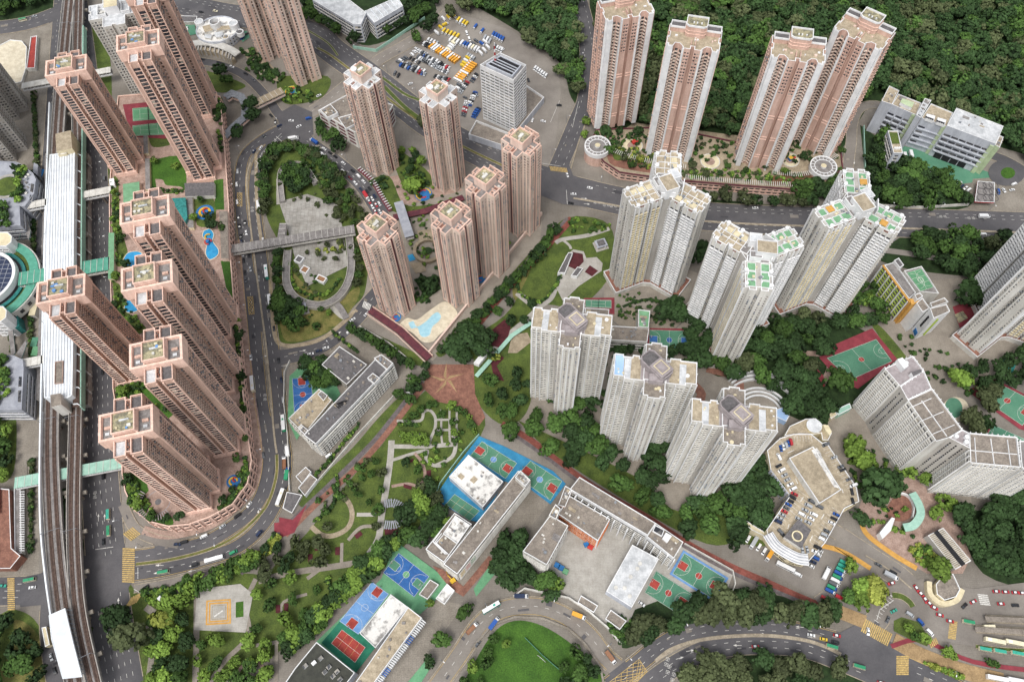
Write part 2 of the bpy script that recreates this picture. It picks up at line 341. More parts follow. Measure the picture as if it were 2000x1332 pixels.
def clutter(mb, poly, z, n, mats=('white_wall', 'steel', 'roof_grey'), smax=2.6, hmax=1.8):
    xs = [p[0] for p in poly]; ys = [p[1] for p in poly]; k = 0; t = 0; inn = offs(ccw(poly), 1.6, True)
    while k < n and t < 400:
        t += 1; p = (random.uniform(min(xs), max(xs)), random.uniform(min(ys), max(ys)))
        if not inside(p, inn): continue
        ang = math.atan2(poly[1][1]-poly[0][1], poly[1][0]-poly[0][0])
        if random.random() < .2: mb.cyl(p, random.uniform(.5, 1.2), z-.1, z+random.uniform(.6, hmax), random.choice(mats), n=10)
        else: mb.box(p, random.uniform(.6, smax), random.uniform(.6, smax*.7), z-.1, z+random.uniform(.4, hmax), ang, random.choice(mats))
        k += 1
# ================================================================ ground
g = MB(); g.cap([(-2600, -1500), (2600, -1500), (2600, 4200), (-2600, 4200)], 0, 'ground'); structure('ground', g)
def sheet(name, px, m, zl=None, sm=0, z=0, closed=True):
    pts = GL(px)
    if sm: pts = smooth(pts+[pts[0]], sm)[:-1]
    b = MB(); b.cap(ccw(pts), z+lay(zl), m); return structure(name, b), pts
def ell(cx, cy, rx, ry=None, n=28, rot=0):
    ry = ry or rx*.9; r = math.radians(rot)
    return [(cx+rx*math.cos(t)*math.cos(r)-ry*math.sin(t)*math.sin(r), cy+rx*math.cos(t)*math.sin(r)+ry*math.sin(t)*math.cos(r)) for t in [2*math.pi*i/n for i in range(n)]]
# paved areas
for nm, m, px in [
 ('pavement', 'concrete', [(-60, -40), (140, -40), (120, 300), (85, 780), (75, 1140), (-60, 1140)]),
 ('pavement', 'asphalt_light', [(760, 130), (830, 55), (905, 30), (1000, 60), (1090, 130), (1095, 180), (1080, 330), (1000, 330), (890, 240), (780, 190)]),
 ('school_yard', 'plaza_white', [(1131, 932), (1340, 1060), (1432, 1120), (1418, 1158), (1300, 1205), (1250, 1240), (1200, 1235), (1110, 1165), (1020, 1090), (1075, 1000)]),
 ('school_yard', 'concrete', [(640, 690), (700, 640), (815, 700), (780, 770), (690, 870), (575, 985), (560, 900), (565, 710)]),
 ('school_yard', 'concrete', [(1035, 945), (1080, 975), (1010, 1060), (900, 1150), (850, 1120)]),
 ('school_yard', 'concrete', [(700, 1332), (830, 1180), (850, 1170), (905, 1180), (800, 1332)]),
 ('estate_paving', 'paving', [(1180, 545), (1330, 520), (1520, 600), (1560, 700), (1700, 640), (1860, 700), (1900, 1000), (1750, 1000), (1420, 960), (1300, 1000), (1120, 900), (1000, 830), (1010, 760), (1180, 640)]),
 ('estate_paving', 'paving', [(1700, 560), (1900, 540), (2060, 420), (2060, 720), (1860, 760), (1740, 700)]),
 ('fire_station_yard', 'court_green', [(1665+95, 280), (1762, 285), (1830, 300), (1945, 342), (1935, 352), (1860, 362), (1760, 335), (1742, 318)]),
 ('garden_paving', 'deck_stone', [(1155, 290), (1240, 240), (1640, 290), (1655, 340), (1600, 372), (1330, 350), (1200, 335)]),
 ('garden_paving', 'paving', [(690, 420), (760, 330), (905, 360), (1060, 420), (1055, 470), (845, 705), (720, 620)]),
 ('garden_paving', 'brick_pink', [(736, 350), (850, 330), (905, 372), (800, 400), (770, 400)]),
 ('shopping_plaza', 'brick_pink', [(1690, 960), (1780, 930), (1860, 990), (1910, 1060), (1880, 1120), (1810, 1120), (1700, 1050), (1670, 1010)]),
 ('depot_yard', 'asphalt_light', [(1420, 1060), (1480, 1020), (1600, 1080), (1640, 1030), (1700, 1060), (1760, 1110), (1700, 1200), (1640, 1190), (1560, 1150)]),
 ('petrol_forecourt', 'concrete', [(1900, 350), (2040, 340), (2040, 420), (1890, 408)]),
 ('sports_paving', 'concrete', [(0, 60), (85, 60), (60, 175), (0, 170)]),
]: sheet(nm, px, m)
# grass
PARKG = [
 ('lawn', 'grass', [(510, 330), (530, 300), (575, 285), (640, 330), (690, 390), (720, 440), (715, 560), (690, 600), (640, 650), (560, 672), (542, 640), (538, 540), (545, 480), (520, 420)]),
 ('lawn', 'grass_dry', [(560, 520), (640, 590), (700, 560), (690, 600), (640, 648), (570, 668), (548, 640), (542, 540)]),
 ('lawn', 'grass_dry', [(1000, 560), (1080, 475), (1112, 480), (1115, 500), (1065, 590), (1010, 590)]),
 ('lawn', 'grass', [(1060, 470), (1110, 425), (1190, 440), (1195, 530), (1130, 600), (1050, 600), (930, 700), (925, 660), (1000, 600)]),
 ('lawn', 'grass', [(925, 700), (1010, 600), (1035, 590), (1045, 640), (1035, 790), (985, 830), (930, 780)]),
 ('lawn', 'grass', [(745, 870), (835, 760), (900, 790), (948, 830), (860, 960), (810, 1040), (740, 1120), (650, 1190), (590, 1245), (500, 1260), (520, 1130), (600, 1040), (690, 930)]),
 ('lawn', 'grass', [(640, 640), (700, 640), (830, 700), (808, 712), (700, 652)]),
 ("lawn", "grass", [(580, 978), (640, 920), (690, 873), (745, 810), (790, 768), (810, 775), (745, 845), (700, 895), (640, 950), (596, 990)]),
 ("lawn", "grass", [(850, 690), (900, 655), (960, 580), (1030, 500), (1080, 445), (1095, 440), (1040, 508), (985, 570), (930, 632), (868, 694)]),
 ('lawn', 'grass', [(275, 1150), (360, 1128), (395, 1120), (520, 1125), (600, 1180), (560, 1260), (430, 1332), (290, 1332), (255, 1260)]),
 ('lawn', 'grass_bright', [(905, 1332), (960, 1240), (1005, 1212), (1060, 1222), (1120, 1260), (1160, 1300), (1170, 1332)]),
 ('lawn', 'grass', [(0, 1200), (30, 1190), (75, 1220), (110, 1332), (0, 1332)]),
 ('lawn', 'grass_dry', [(-10, 1332), (100, 1332), (75, 1240), (30, 1210), (25, 1260)]),
 ('lawn', 'grass', [(0, 780), (30, 800), (27, 920), (-10, 930)]),
 ('lawn', 'undergrowth', [(40, 0), (120, -20), (118, 10), (85, 25), (0, 45), (-20, 20)]),
 ('lawn', 'grass', [(1010, 820), (1240, 930), (1330, 1000), (1480, 970), (1500, 1060), (1440, 1060), (1350, 1050), (1100, 900)]),
 ('lawn', 'undergrowth', [(1640, 620), (1760, 700), (1700, 780), (1560, 820), (1480, 740), (1390, 730), (1400, 650), (1520, 620)]),
 ('lawn', 'grass', [(1700, 632), (1722, 640), (1775, 705), (1758, 715)]),
 ('lawn', 'undergrowth', [(1680, 245), (1760, 300), (1870, 360), (1890, 405), (1740, 418), (1700, 400)]),
 ('lawn', 'undergrowth', [(1330, 385), (1500, 400), (1600, 420), (1600, 440), (1380, 440), (1340, 420)]),
 ('lawn', 'undergrowth', [(1770, 455), (2060, 470), (2060, 520), (1900, 540), (1720, 510)]),
 ('lawn', 'grass', [(370, 130), (440, 150), (480, 170), (420, 180)]),
 ('lawn', 'grass', [(540, 150), (640, 150), (630, 190), (570, 205), (545, 190)]),
 ('lawn', 'undergrowth', [(600, 20), (670, 60), (720, 90), (820, 50), (850, 10), (760, -60), (560, -60)]),
 ('lawn', 'undergrowth', [(1240, 1190), (1330, 1160), (1450, 1150), (1640, 1195), (1600, 1215), (1400, 1205), (1300, 1235), (1215, 1265)]),
 ('lawn', 'undergrowth', [(1330, 1332), (1380, 1300), (1500, 1275), (1650, 1310), (1680, 1345), (1400, 1360)]),
 ('lawn', 'undergrowth', [(1870, 1000), (2060, 1000), (2060, 1140), (1920, 1120)]),
 ('lawn', 'grass', [(715, 355), (760, 345), (790, 400), (850, 400), (830, 420), (760, 410)]),
 ('lawn', 'grass', [(775, 290), (830, 330), (845, 360), (800, 380), (770, 320)]),
 ('lawn', 'grass', [(160, 0), (162, 60), (200, 300), (205, 345), (214, 345), (214, 100)]),
 ('lawn', 'undergrowth', [(158, 800), (178, 800), (178, 940), (165, 1060), (158, 1060)]),
 ('lawn', 'undergrowth', [(110, 960), (135, 960), (140, 1060), (118, 1060)]),
 ('lawn', 'grass', [(172, 1205), (190, 1205), (222, 1340), (190, 1340)]),
 ('lawn', 'grass', [(225, 1110), (240, 1200), (262, 1340), (290, 1340), (285, 1200), (262, 1150)]),
 ('hillside', 'undergrowth', [(870, -20), (1000, 55), (1090, 120), (1115, 190), (1135, 190), (1120, -20)]),
]
for nm, m, px in PARKG: sheet(nm, px, m, sm=5)
b = MB(); b.cap(ccw(GL([(1150, -30), (1165, 300), (1240, 320), (1640, 300), (1700, 200), (1960, 290), (2100, 330), (2400, 300), (2400, -700), (1100, -700), (820, -60)])), .03, 'undergrowth'); structure('hillside', b)
# ================================================================ roads
RD = {}
def road(name, px, w, m='asphalt', marks=(), yellow=False, kerb=True, sm=6, z=None):
    pts = smooth(GL(px), sm); zz = z if z is not None else .25+.004*len(RD)
    b = MB(); b.strip(pts, w, zz, m); structure('road', b)
    l, r = offs(pts, w/2), offs(pts, -w/2); ROADS.append(l+r[::-1]); RD[name] = (pts, w, kerb, marks, yellow, zz)
road('highway_west', [(140, -30), (160, 120), (178, 300), (187, 500), (190, 700), (193, 888), (200, 1000), (208, 1100), (217, 1200), (240, 1345)], 24, marks=(-7, -3.5, 0, 3.5, 7))
road('highway_under', [(118, -30), (105, 150), (95, 300), (80, 500)], 9, marks=(0,))
road('west_arm', [(-40, 1155), (60, 1152), (130, 1140), (215, 1130)], 17, marks=(-4, 0, 4))
road('south_slip', [(110, 1100), (95, 1180), (95, 1250), (110, 1345)], 9, marks=())
road('ring_inner', [(215, 1088), (267, 1088), (333, 1077), (400, 1060), (450, 1032), (490, 1000), (515, 960), (527, 905), (523, 860), (510, 780), (502, 700), (497, 640), (488, 560), (478, 470), (470, 400), (470, 340), (482, 300), (520, 268), (562, 246)], 10.5, marks=(0,), yellow=True)
road('ring_outer', [(215, 1122), (267, 1119), (333, 1108), (400, 1091), (450, 1075), (495, 1045), (530, 1000), (550, 950), (557, 900), (550, 844), (543, 760), (532, 680), (520, 590), (510, 500), (500, 420), (498, 350), (510, 310), (535, 280), (568, 256)], 10.5, marks=(0,), yellow=True)
road('northeast_link', [(568, 247), (600, 225), (640, 198), (680, 165), (740, 118), (790, 90), (850, 52), (880, 20)], 12, 'asphalt_light', marks=(0,))
road('highway_north', [(300, -10), (400, 20), (520, 42), (610, 67), (650, 100), (720, 150), (790, 205), (850, 250), (950, 305), (1067, 355), (1150, 379), (1207, 392), (1330, 418), (1500, 430), (1767, 436), (2060, 445)], 27, marks=(-9.5, -6, 6, 9.5))
road('hill_road', [(1080, 350), (1100, 305), (1127, 240), (1146, 190), (1150, 117), (1143, 50), (1126, -20), (1110, -120)], 15, marks=(-3.5, 3.5))
road('centre_road', [(568, 247), (600, 277), (650, 312), (700, 355), (730, 395), (752, 440), (755, 500), (745, 560), (722, 590), (690, 628), (643, 667), (600, 688), (540, 700)], 12, marks=(0,))
road('school_road', [(850, 1345), (900, 1275), (935, 1222), (968, 1196), (1005, 1185), (1055, 1185), (1105, 1203), (1150, 1240), (1185, 1285), (1215, 1310)], 11, 'asphalt_light', marks=(0,), yellow=True)
road('south_upper', [(1190, 1340), (1240, 1300), (1283, 1266), (1333, 1240), (1400, 1226), (1500, 1225), (1567, 1235), (1667, 1261), (1767, 1298), (1850, 1335), (1900, 1360)], 11, marks=(-1.8, 1.8), yellow=True)
road('south_lower', [(1250, 1350), (1300, 1311), (1367, 1274), (1433, 1260), (1500, 1258), (1567, 1264), (1633, 1287), (1700, 1315), (1780, 1350)], 11, marks=(-1.8, 1.8))
road('station_road', [(1600, 1180), (1640, 1150), (1690, 1110), (1660, 1060), (1620, 1030)], 9, 'asphalt_light')
road('interchange_loop', [(1690, 1240), (1720, 1200), (1735, 1180), (1790, 1170), (1830, 1200), (1880, 1230), (2060, 1250)], 12, 'asphalt_light')
road('interchange_upper', [(1640, 1050), (1700, 1090), (1760, 1130), (1800, 1170), (1850, 1195), (1900, 1190), (1960, 1175), (2060, 1170)], 14, 'asphalt_light')
road('fire_road', [(1655, 330), (1662, 280), (1665, 240), (1680, 212), (1710, 205), (1740, 215)], 8, 'asphalt_light')
road('fire_road_lower', [(1655, 330), (1650, 380), (1640, 430)], 8, 'asphalt_light', kerb=False)
road('turning_road', [(1900, 290), (1940, 305), (1975, 320), (2040, 360)], 9)
road('podium_slip', [(240, 985), (262, 1030), (300, 1052), (350, 1062)], 6, 'asphalt_light')
road('park_lane', [(262, 1150), (330, 1138), (370, 1128), (410, 1122)], 4.5, 'asphalt_light')
road('east_gate_road', [(1060, 342), (1080, 360)], 16)
road('northwest_road', [(-40, 60), (60, 45), (150, 10)], 18, marks=(-3.5, 3.5))
road('drop_off_road', [(372, 118), (430, 128), (480, 150), (520, 190), (545, 225), (568, 247)], 8)
for nm, m, px in [('junction', 'asphalt', [(80, 1120), (120, 1090), (165, 1085), (240, 1085), (258, 1100), (262, 1130), (250, 1150), (232, 1150), (228, 1190), (170, 1200), (120, 1190), (100, 1180), (40, 1185), (40, 1128)]),
                  ('junction', 'asphalt', [(540, 225), (575, 205), (610, 220), (612, 262), (590, 285), (555, 275)]),
                  ('junction', 'asphalt', [(1045, 335), (1110, 320), (1120, 345), (1205, 385), (1200, 410), (1100, 400), (1050, 380)]),
                  ('interchange_apron', 'asphalt_light', [(1715, 1150), (1800, 1130), (1900, 1150), (2060, 1130), (2060, 1270), (1900, 1262), (1830, 1250), (1780, 1230), (1735, 1215), (1705, 1215), (1700, 1170)]),
                  ('junction', 'asphalt', [(1640, 1235), (1680, 1215), (1725, 1240), (1780, 1290), (1800, 1340), (1700, 1330), (1640, 1270)])]:
    pts = ccw(GL(px)); b = MB(); b.cap(pts, .40+lay(0)+.004*len(ROADS)-.004*24, m); structure('road_junction', b); ROADS.append(pts)
b = MB(); b.cap(ccw(GL(ell(1966, 338, 36, 26))), .46, 'asphalt'); structure('turning_circle', b); ROADS.append(GL(ell(1966, 338, 36, 26)))
o, _ = sheet('grass_island', ell(1968, 339, 14, 11), 'grass_bright', .5)
ZM = .52   # painted markings lie on the asphalt
MK = {'paint_white': MB(), 'paint_yellow': MB()}
def cum(pts):
    c = [0]
    for a, q in zip(pts, pts[1:]): c.append(c[-1]+math.hypot(q[0]-a[0], q[1]-a[1]))
    return c
def at(pts, c, s):
    s = min(max(s, 0), c[-1]-1e-6); i = max(0, int(np.searchsorted(c, s))-1); i = min(i, len(pts)-2)
    t = (s-c[i])/((c[i+1]-c[i]) or 1); a, q = pts[i], pts[i+1]; L = (c[i+1]-c[i]) or 1
    return (a[0]+(q[0]-a[0])*t, a[1]+(q[1]-a[1])*t), ((q[0]-a[0])/L, (q[1]-a[1])/L)
junctions = ROADS[len(RD):]
def near_other(p, me):
    for k, rd in enumerate(ROADS):
        if k != me and inside(p, rd): return True
    return False
kerbs = MB()
for k, (nm, (pts, wd, kb, marks, yel, zz)) in enumerate(RD.items()):
    c = cum(pts)
    for off_ in marks:
        s = 3
        while s < c[-1]-3:
            p, t = at(pts, c, s); q = (p[0]-t[1]*off_, p[1]+t[0]*off_)
            if not near_other(q, k):
                MK['paint_white'].strip([(q[0]-t[0]*1.2, q[1]-t[1]*1.2), (q[0]+t[0]*1.2, q[1]+t[1]*1.2)], .22, ZM, 'paint_white')
            s += 7
    for sgn in (-1, 1):
        run = []; s = 0
        def flush(run):
            if len(run) > 1:
                if kb: kerbs.wall(run, .0, zz+.15, .45, 'kerb')
                if yel:
                    inner = offs(run, -sgn*.9); MK['paint_yellow'].strip(inner, .25, ZM, 'paint_yellow')
        while s <= c[-1]:
            p, t = at(pts, c, s); e = wd/2+.22; q = (p[0]-t[1]*e*sgn, p[1]+t[0]*e*sgn)
            if near_other(q, k): flush(run); run = []
            else: run.append(q)
            s += 4
        flush(run)
structure('kerb', kerbs)
pt_ = MB()
for k, (nm, (pts, wd, kb, marks, yel, zz)) in enumerate(RD.items()):
    c = cum(pts); s = 8
    while s < c[-1]-8:
        p, t = at(pts, c, s); o_ = random.uniform(-wd*.35, wd*.35); q = (p[0]-t[1]*o_, p[1]+t[0]*o_); L_ = random.uniform(1, 7)
        if not near_other(q, k): pt_.strip([q, (q[0]+t[0]*L_, q[1]+t[1]*L_)], random.choice((.7, 1.2, 2.6, 3.0)), ZM-.02+.0005*(len(pt_.f) % 20), random.choice(('asphalt_dark', 'asphalt_dark', 'asphalt_light')) if 'highway' in nm or 'ring' in nm or 'south' in nm else random.choice(('asphalt', 'concrete')))
        s += random.uniform(9, 30)
structure('road_patches', pt_)
def zebra(p0, p1, wpx, n, m='paint_yellow'):
    """ladder crossing from p0 to p1, each bar crossing the walking line; wpx = bar vector in pixels"""
    for i in range(n):
        t = (i+.5)/n; x = p0[0]+(p1[0]-p0[0])*t; y = p0[1]+(p1[1]-p0[1])*t
        a, q = G((x-wpx[0]/2, y-wpx[1]/2)), G((x+wpx[0]/2, y+wpx[1]/2)); MK[m].strip([a, q], .75, ZM+.004, m)
zebra((252, 1070), (251, 1138), (24, 1), 17); zebra((22, 1128), (23, 1192), (14, 0), 16); zebra((248, 1050), (268, 1036), (16, 14), 6); zebra((250, 1178), (275, 1165), (14, -22), 7)
zebra((1685, 1220), (1738, 1250), (-10, 24), 15); zebra((1762, 1280), (1762, 1318), (24, 0), 11); zebra((1074, 330), (1108, 334), (3, 9), 12); zebra((1862, 1212), (1858, 1248), (15, 3), 11)
zebra((709, 594), (724, 602), (-4, 12), 6, 'paint_white'); zebra((1918, 1160), (1924, 1182), (20, 2), 6, 'paint_white'); zebra((1815, 1260), (1830, 1250), (5, 12), 5)
def hatch(quad, nx, ny, m='paint_yellow', tpx=.28):
    a, b_, c_, d_ = GL(quad)
    L = lambda u, v: (a[0]*(1-u)*(1-v)+b_[0]*u*(1-v)+c_[0]*u*v+d_[0]*(1-u)*v, a[1]*(1-u)*(1-v)+b_[1]*u*(1-v)+c_[1]*u*v+d_[1]*(1-u)*v)
    MK[m].strip([L(0, 0), L(1, 0), L(1, 1), L(0, 1)], tpx, ZM+.008, m, True)
    n = nx+ny
    for i in range(1, n):
        t0 = i/n*(nx+ny)/nx
        for fl in (0, 1):
            u0, v0 = (min(i/nx, 1), max(0, (i-nx)/ny)); u1, v1 = (max(0, (i-ny)/nx), min(i/ny, 1))
            if fl: u0, u1 = 1-u0, 1-u1
            MK[m].strip([L(u0, v0), L(u1, v1)], tpx, ZM+.012+.004*fl, m)
hatch([(464, 378), (473, 378), (473, 404), (464, 404)], 2, 5); hatch([(484, 581), (494, 580), (497, 614), (487, 615)], 2, 5); hatch([(1248, 1287), (1264, 1311), (1235, 1340), (1190, 1332)], 4, 5)
for q in [((1093, 198), (1075, 240)), ((1130, 200), (1118, 250))]: MK['paint_white'].strip(GL(q), .25, ZM+.004, 'paint_white')
# white chevrons of the split carriageway and the merging islands
for i in range(11):
    t = i/11; x = 505+45*t; y = 318-52*t; MK['paint_white'].strip(GL([(x-6, y-3), (x+5, y+7)]), .3, ZM+.004, 'paint_white')
for px in [[(500, 330), (512, 300), (550, 262)], [(510, 345), (520, 310), (552, 280)], [(187, 1073), (222, 1068)], [(270, 1108), (270, 1130)], [(262, 1150), (278, 1160)], [(1106, 372), (1108, 400)], [(1095, 326), (1058, 320)],
           [(735, 1332), (870, 1332)], [(1707, 1172), (1735, 1160), (1742, 1166)], [(1712, 1210), (1718, 1190), (1745, 1172)]]: MK['paint_white'].strip(GL(px), .3, ZM+.008, 'paint_white')
for i in range(9):
    t = i/8; x = 1710+32*t; y = 1212-48*t**.8; MK['paint_white'].strip(GL([(x-3, y-2), (x+5, y+4)]), .3, ZM+.012, 'paint_white')
def arrow(px, py, dx, dy, L=5):
    a = G((px, py)); b_ = G((px+dx, py+dy)); l = math.hypot(b_[0]-a[0], b_[1]-a[1]); t = ((b_[0]-a[0])/l, (b_[1]-a[1])/l); n = (-t[1], t[0])
    e = (a[0]+t[0]*L*.6, a[1]+t[1]*L*.6); MK['paint_white'].strip([a, e], .3, ZM+.004, 'paint_white')
    MK['paint_white'].face([(e[0]+n[0]*.7, e[1]+n[1]*.7, ZM+.004), (e[0]-n[0]*.7, e[1]-n[1]*.7, ZM+.004), (e[0]+t[0]*L*.4, e[1]+t[1]*L*.4, ZM+.004)], 'paint_white')
for a in [(320, 1104, -1, 0), (316, 1117, -1, .2), (385, 1103, -1, .2), (384, 1113, -1, .2), (193, 1018, 0, -1), (205, 1018, 0, -1), (1320, 1287, 1, -.3), (1340, 1272, 1, -.2), (1475, 1213, -1, .1), (1478, 1238, 1, 0), (1448, 1260, -1, 0), (1570, 1225, -1, -.1), (1575, 1250, -1, -.1),
          (550, 715, 1, 0), (585, 687, 1, -.2), (655, 655, 1, -.6), (1135, 388, 1, .1), (1140, 399, 1, .1), (1668, 313, 0, 1), (505, 1010, 0, -1), (232, 1183, 0, -1), (1330, 1217, 1, -.2)]: arrow(*a)
# worn words painted on the lanes: stacked strokes the size of the characters
def glyph(px, py, dx, dy, s=2.2, n=2):
    a = G((px, py)); b_ = G((px+dx, py+dy)); l = math.hypot(b_[0]-a[0], b_[1]-a[1]); t = ((b_[0]-a[0])/l, (b_[1]-a[1])/l); nn = (-t[1], t[0])
    for k in range(n):
        o = (a[0]+t[0]*s*1.4*k, a[1]+t[1]*s*1.4*k); P = lambda u, v: (o[0]+nn[0]*u*s+t[0]*v*s, o[1]+nn[1]*u*s+t[1]*v*s)
        for q in ([(-.5, .0), (.5, .0)], [(-.5, .35), (.5, .35)], [(-.4, .75), (.4, .75)], [(0, -.1), (0, .9)], [(-.45, .35), (-.45, .8)], [(.45, .35), (.45, .8)]):
            MK['paint_white'].strip([P(*q[0]), P(*q[1])], .2, ZM+.004+.004*k, 'paint_white')
for a in [(1300, 1300, .3, -1), (1303, 1315, .3, -1), (1312, 1330, .3, -1), (1415, 1214, 1, 0), (1160, 397, 1, 0), (1178, 402, 1, 0), (1192, 404, 1, 0), (505, 540, 0, 1), (518, 770, 0, 1), (493, 405, 0, 1), (1835, 424, 1, 0), (1890, 427, 1, 0), (186, 960, 0, 1), (550, 555, 0, 1)]: glyph(*a)
for k, mb in MK.items(): o = structure('road_markings', mb)
# medians and islands
def island(px, w, m='grass', h=.15, name='median'):
    pts = smooth(GL(px), 5); b = MB(); b.wall(pts, 0, .5+h, w, 'kerb'); b.strip(pts, w-.8, .5+h+.02, m); structure(name, b)
island([(266, 1102), (333, 1093), (400, 1076), (450, 1054), (490, 1023), (523, 984), (540, 930), (541, 888)], 2.4, 'grass_dry')
island([(541, 885), (536, 850), (528, 761), (520, 677), (510, 600), (498, 510), (486, 410), (482, 350), (490, 318)], 1.3, 'kerb')
island([(620, 95), (650, 112), (720, 165), (800, 225), (860, 262)], 2.5, 'grass_dry'); island([(880, 275), (950, 310), (1040, 350)], 2.5, 'grass_dry')
island([(1120, 388), (1200, 402), (1330, 428), (1500, 440), (1767, 447), (2060, 458)], 1.6, 'kerb')
island([(1280, 1291), (1310, 1268), (1365, 1250), (1433, 1242), (1500, 1241), (1567, 1249), (1610, 1262), (1642, 1278)], 2.0, 'kerb')
island([(1115, 330), (1128, 285), (1148, 230)], 1.0, 'kerb'); island([(750, 170), (790, 210), (830, 240)], 4, 'grass', name='verge'); island([(700, 150), (740, 150), (800, 190), (880, 210)], 3, 'grass', name='verge')
island([(600, 60), (640, 85), (660, 110)], 2, 'grass', name='verge')
# footpaths
def path(px, w, m='paving', name='footpath', sm=5, z=None): 
    pts = smooth(GL(px), sm) if sm else GL(px); b = MB(); b.strip(pts, w, lay(z), m); return structure(name, b)
path([(1117, 427), (1060, 490), (1000, 553), (940, 625), (885, 690)], 5.5, 'cycle_red', 'cycle_track'); path([(1108, 427), (1050, 490), (990, 553), (930, 625), (873, 693)], 2.6, 'track_grey', 'cycle_track')
path([(830, 750), (780, 815), (733, 874), (690, 920), (650, 955), (610, 991), (557, 1045)], 4.2, 'brick_red', 'footpath'); path([(822, 745), (770, 812), (722, 870), (640, 950), (597, 990), (548, 1040), (500, 1090), (470, 1120)], 3.2, 'track_grey', 'cycle_track')
path([(980, 828), (1030, 855), (1080, 893), (1140, 938), (1200, 975), (1260, 1008), (1340, 1060), (1420, 1103), (1500, 1138), (1560, 1165), (1620, 1190)], 4.2, 'cycle_red', 'cycle_track')
path([(985, 836), (1060, 888), (1130, 940), (1200, 985), (1300, 1045), (1420, 1113), (1500, 1148), (1600, 1190)], 2.4, 'track_grey', 'cycle_track')
path([(560, 1030), (545, 1030), (545, 1020)], 6, 'court_dkred', 'cycle_track', 0)
sheet('star_plaza', [(838, 712), (925, 712), (928, 770), (948, 815), (935, 832), (890, 792), (855, 785), (826, 758)], 'brick_red')
sheet('cycle_junction', [(545, 1010), (572, 1015), (600, 985), (575, 1040), (548, 1050)], 'court_dkred')
sb = MB(); cc = G((872, 742)); 
for i in range(5):
    a = math.radians(90+72*i); tip = (cc[0]+13*math.cos(a), cc[1]+13*math.sin(a)); l = (cc[0]+3.6*math.cos(a+.62), cc[1]+3.6*math.sin(a+.62)); r = (cc[0]+3.6*math.cos(a-.62), cc[1]+3.6*math.sin(a-.62))
    sb.face([(*cc, .53), (*r, .53), (*tip, .53)], 'star_tan'); sb.face([(*cc, .53), (*tip, .53), (*l, .53)], 'footway_tan')
structure('star_paving', sb)
PW = 'plaza_white'
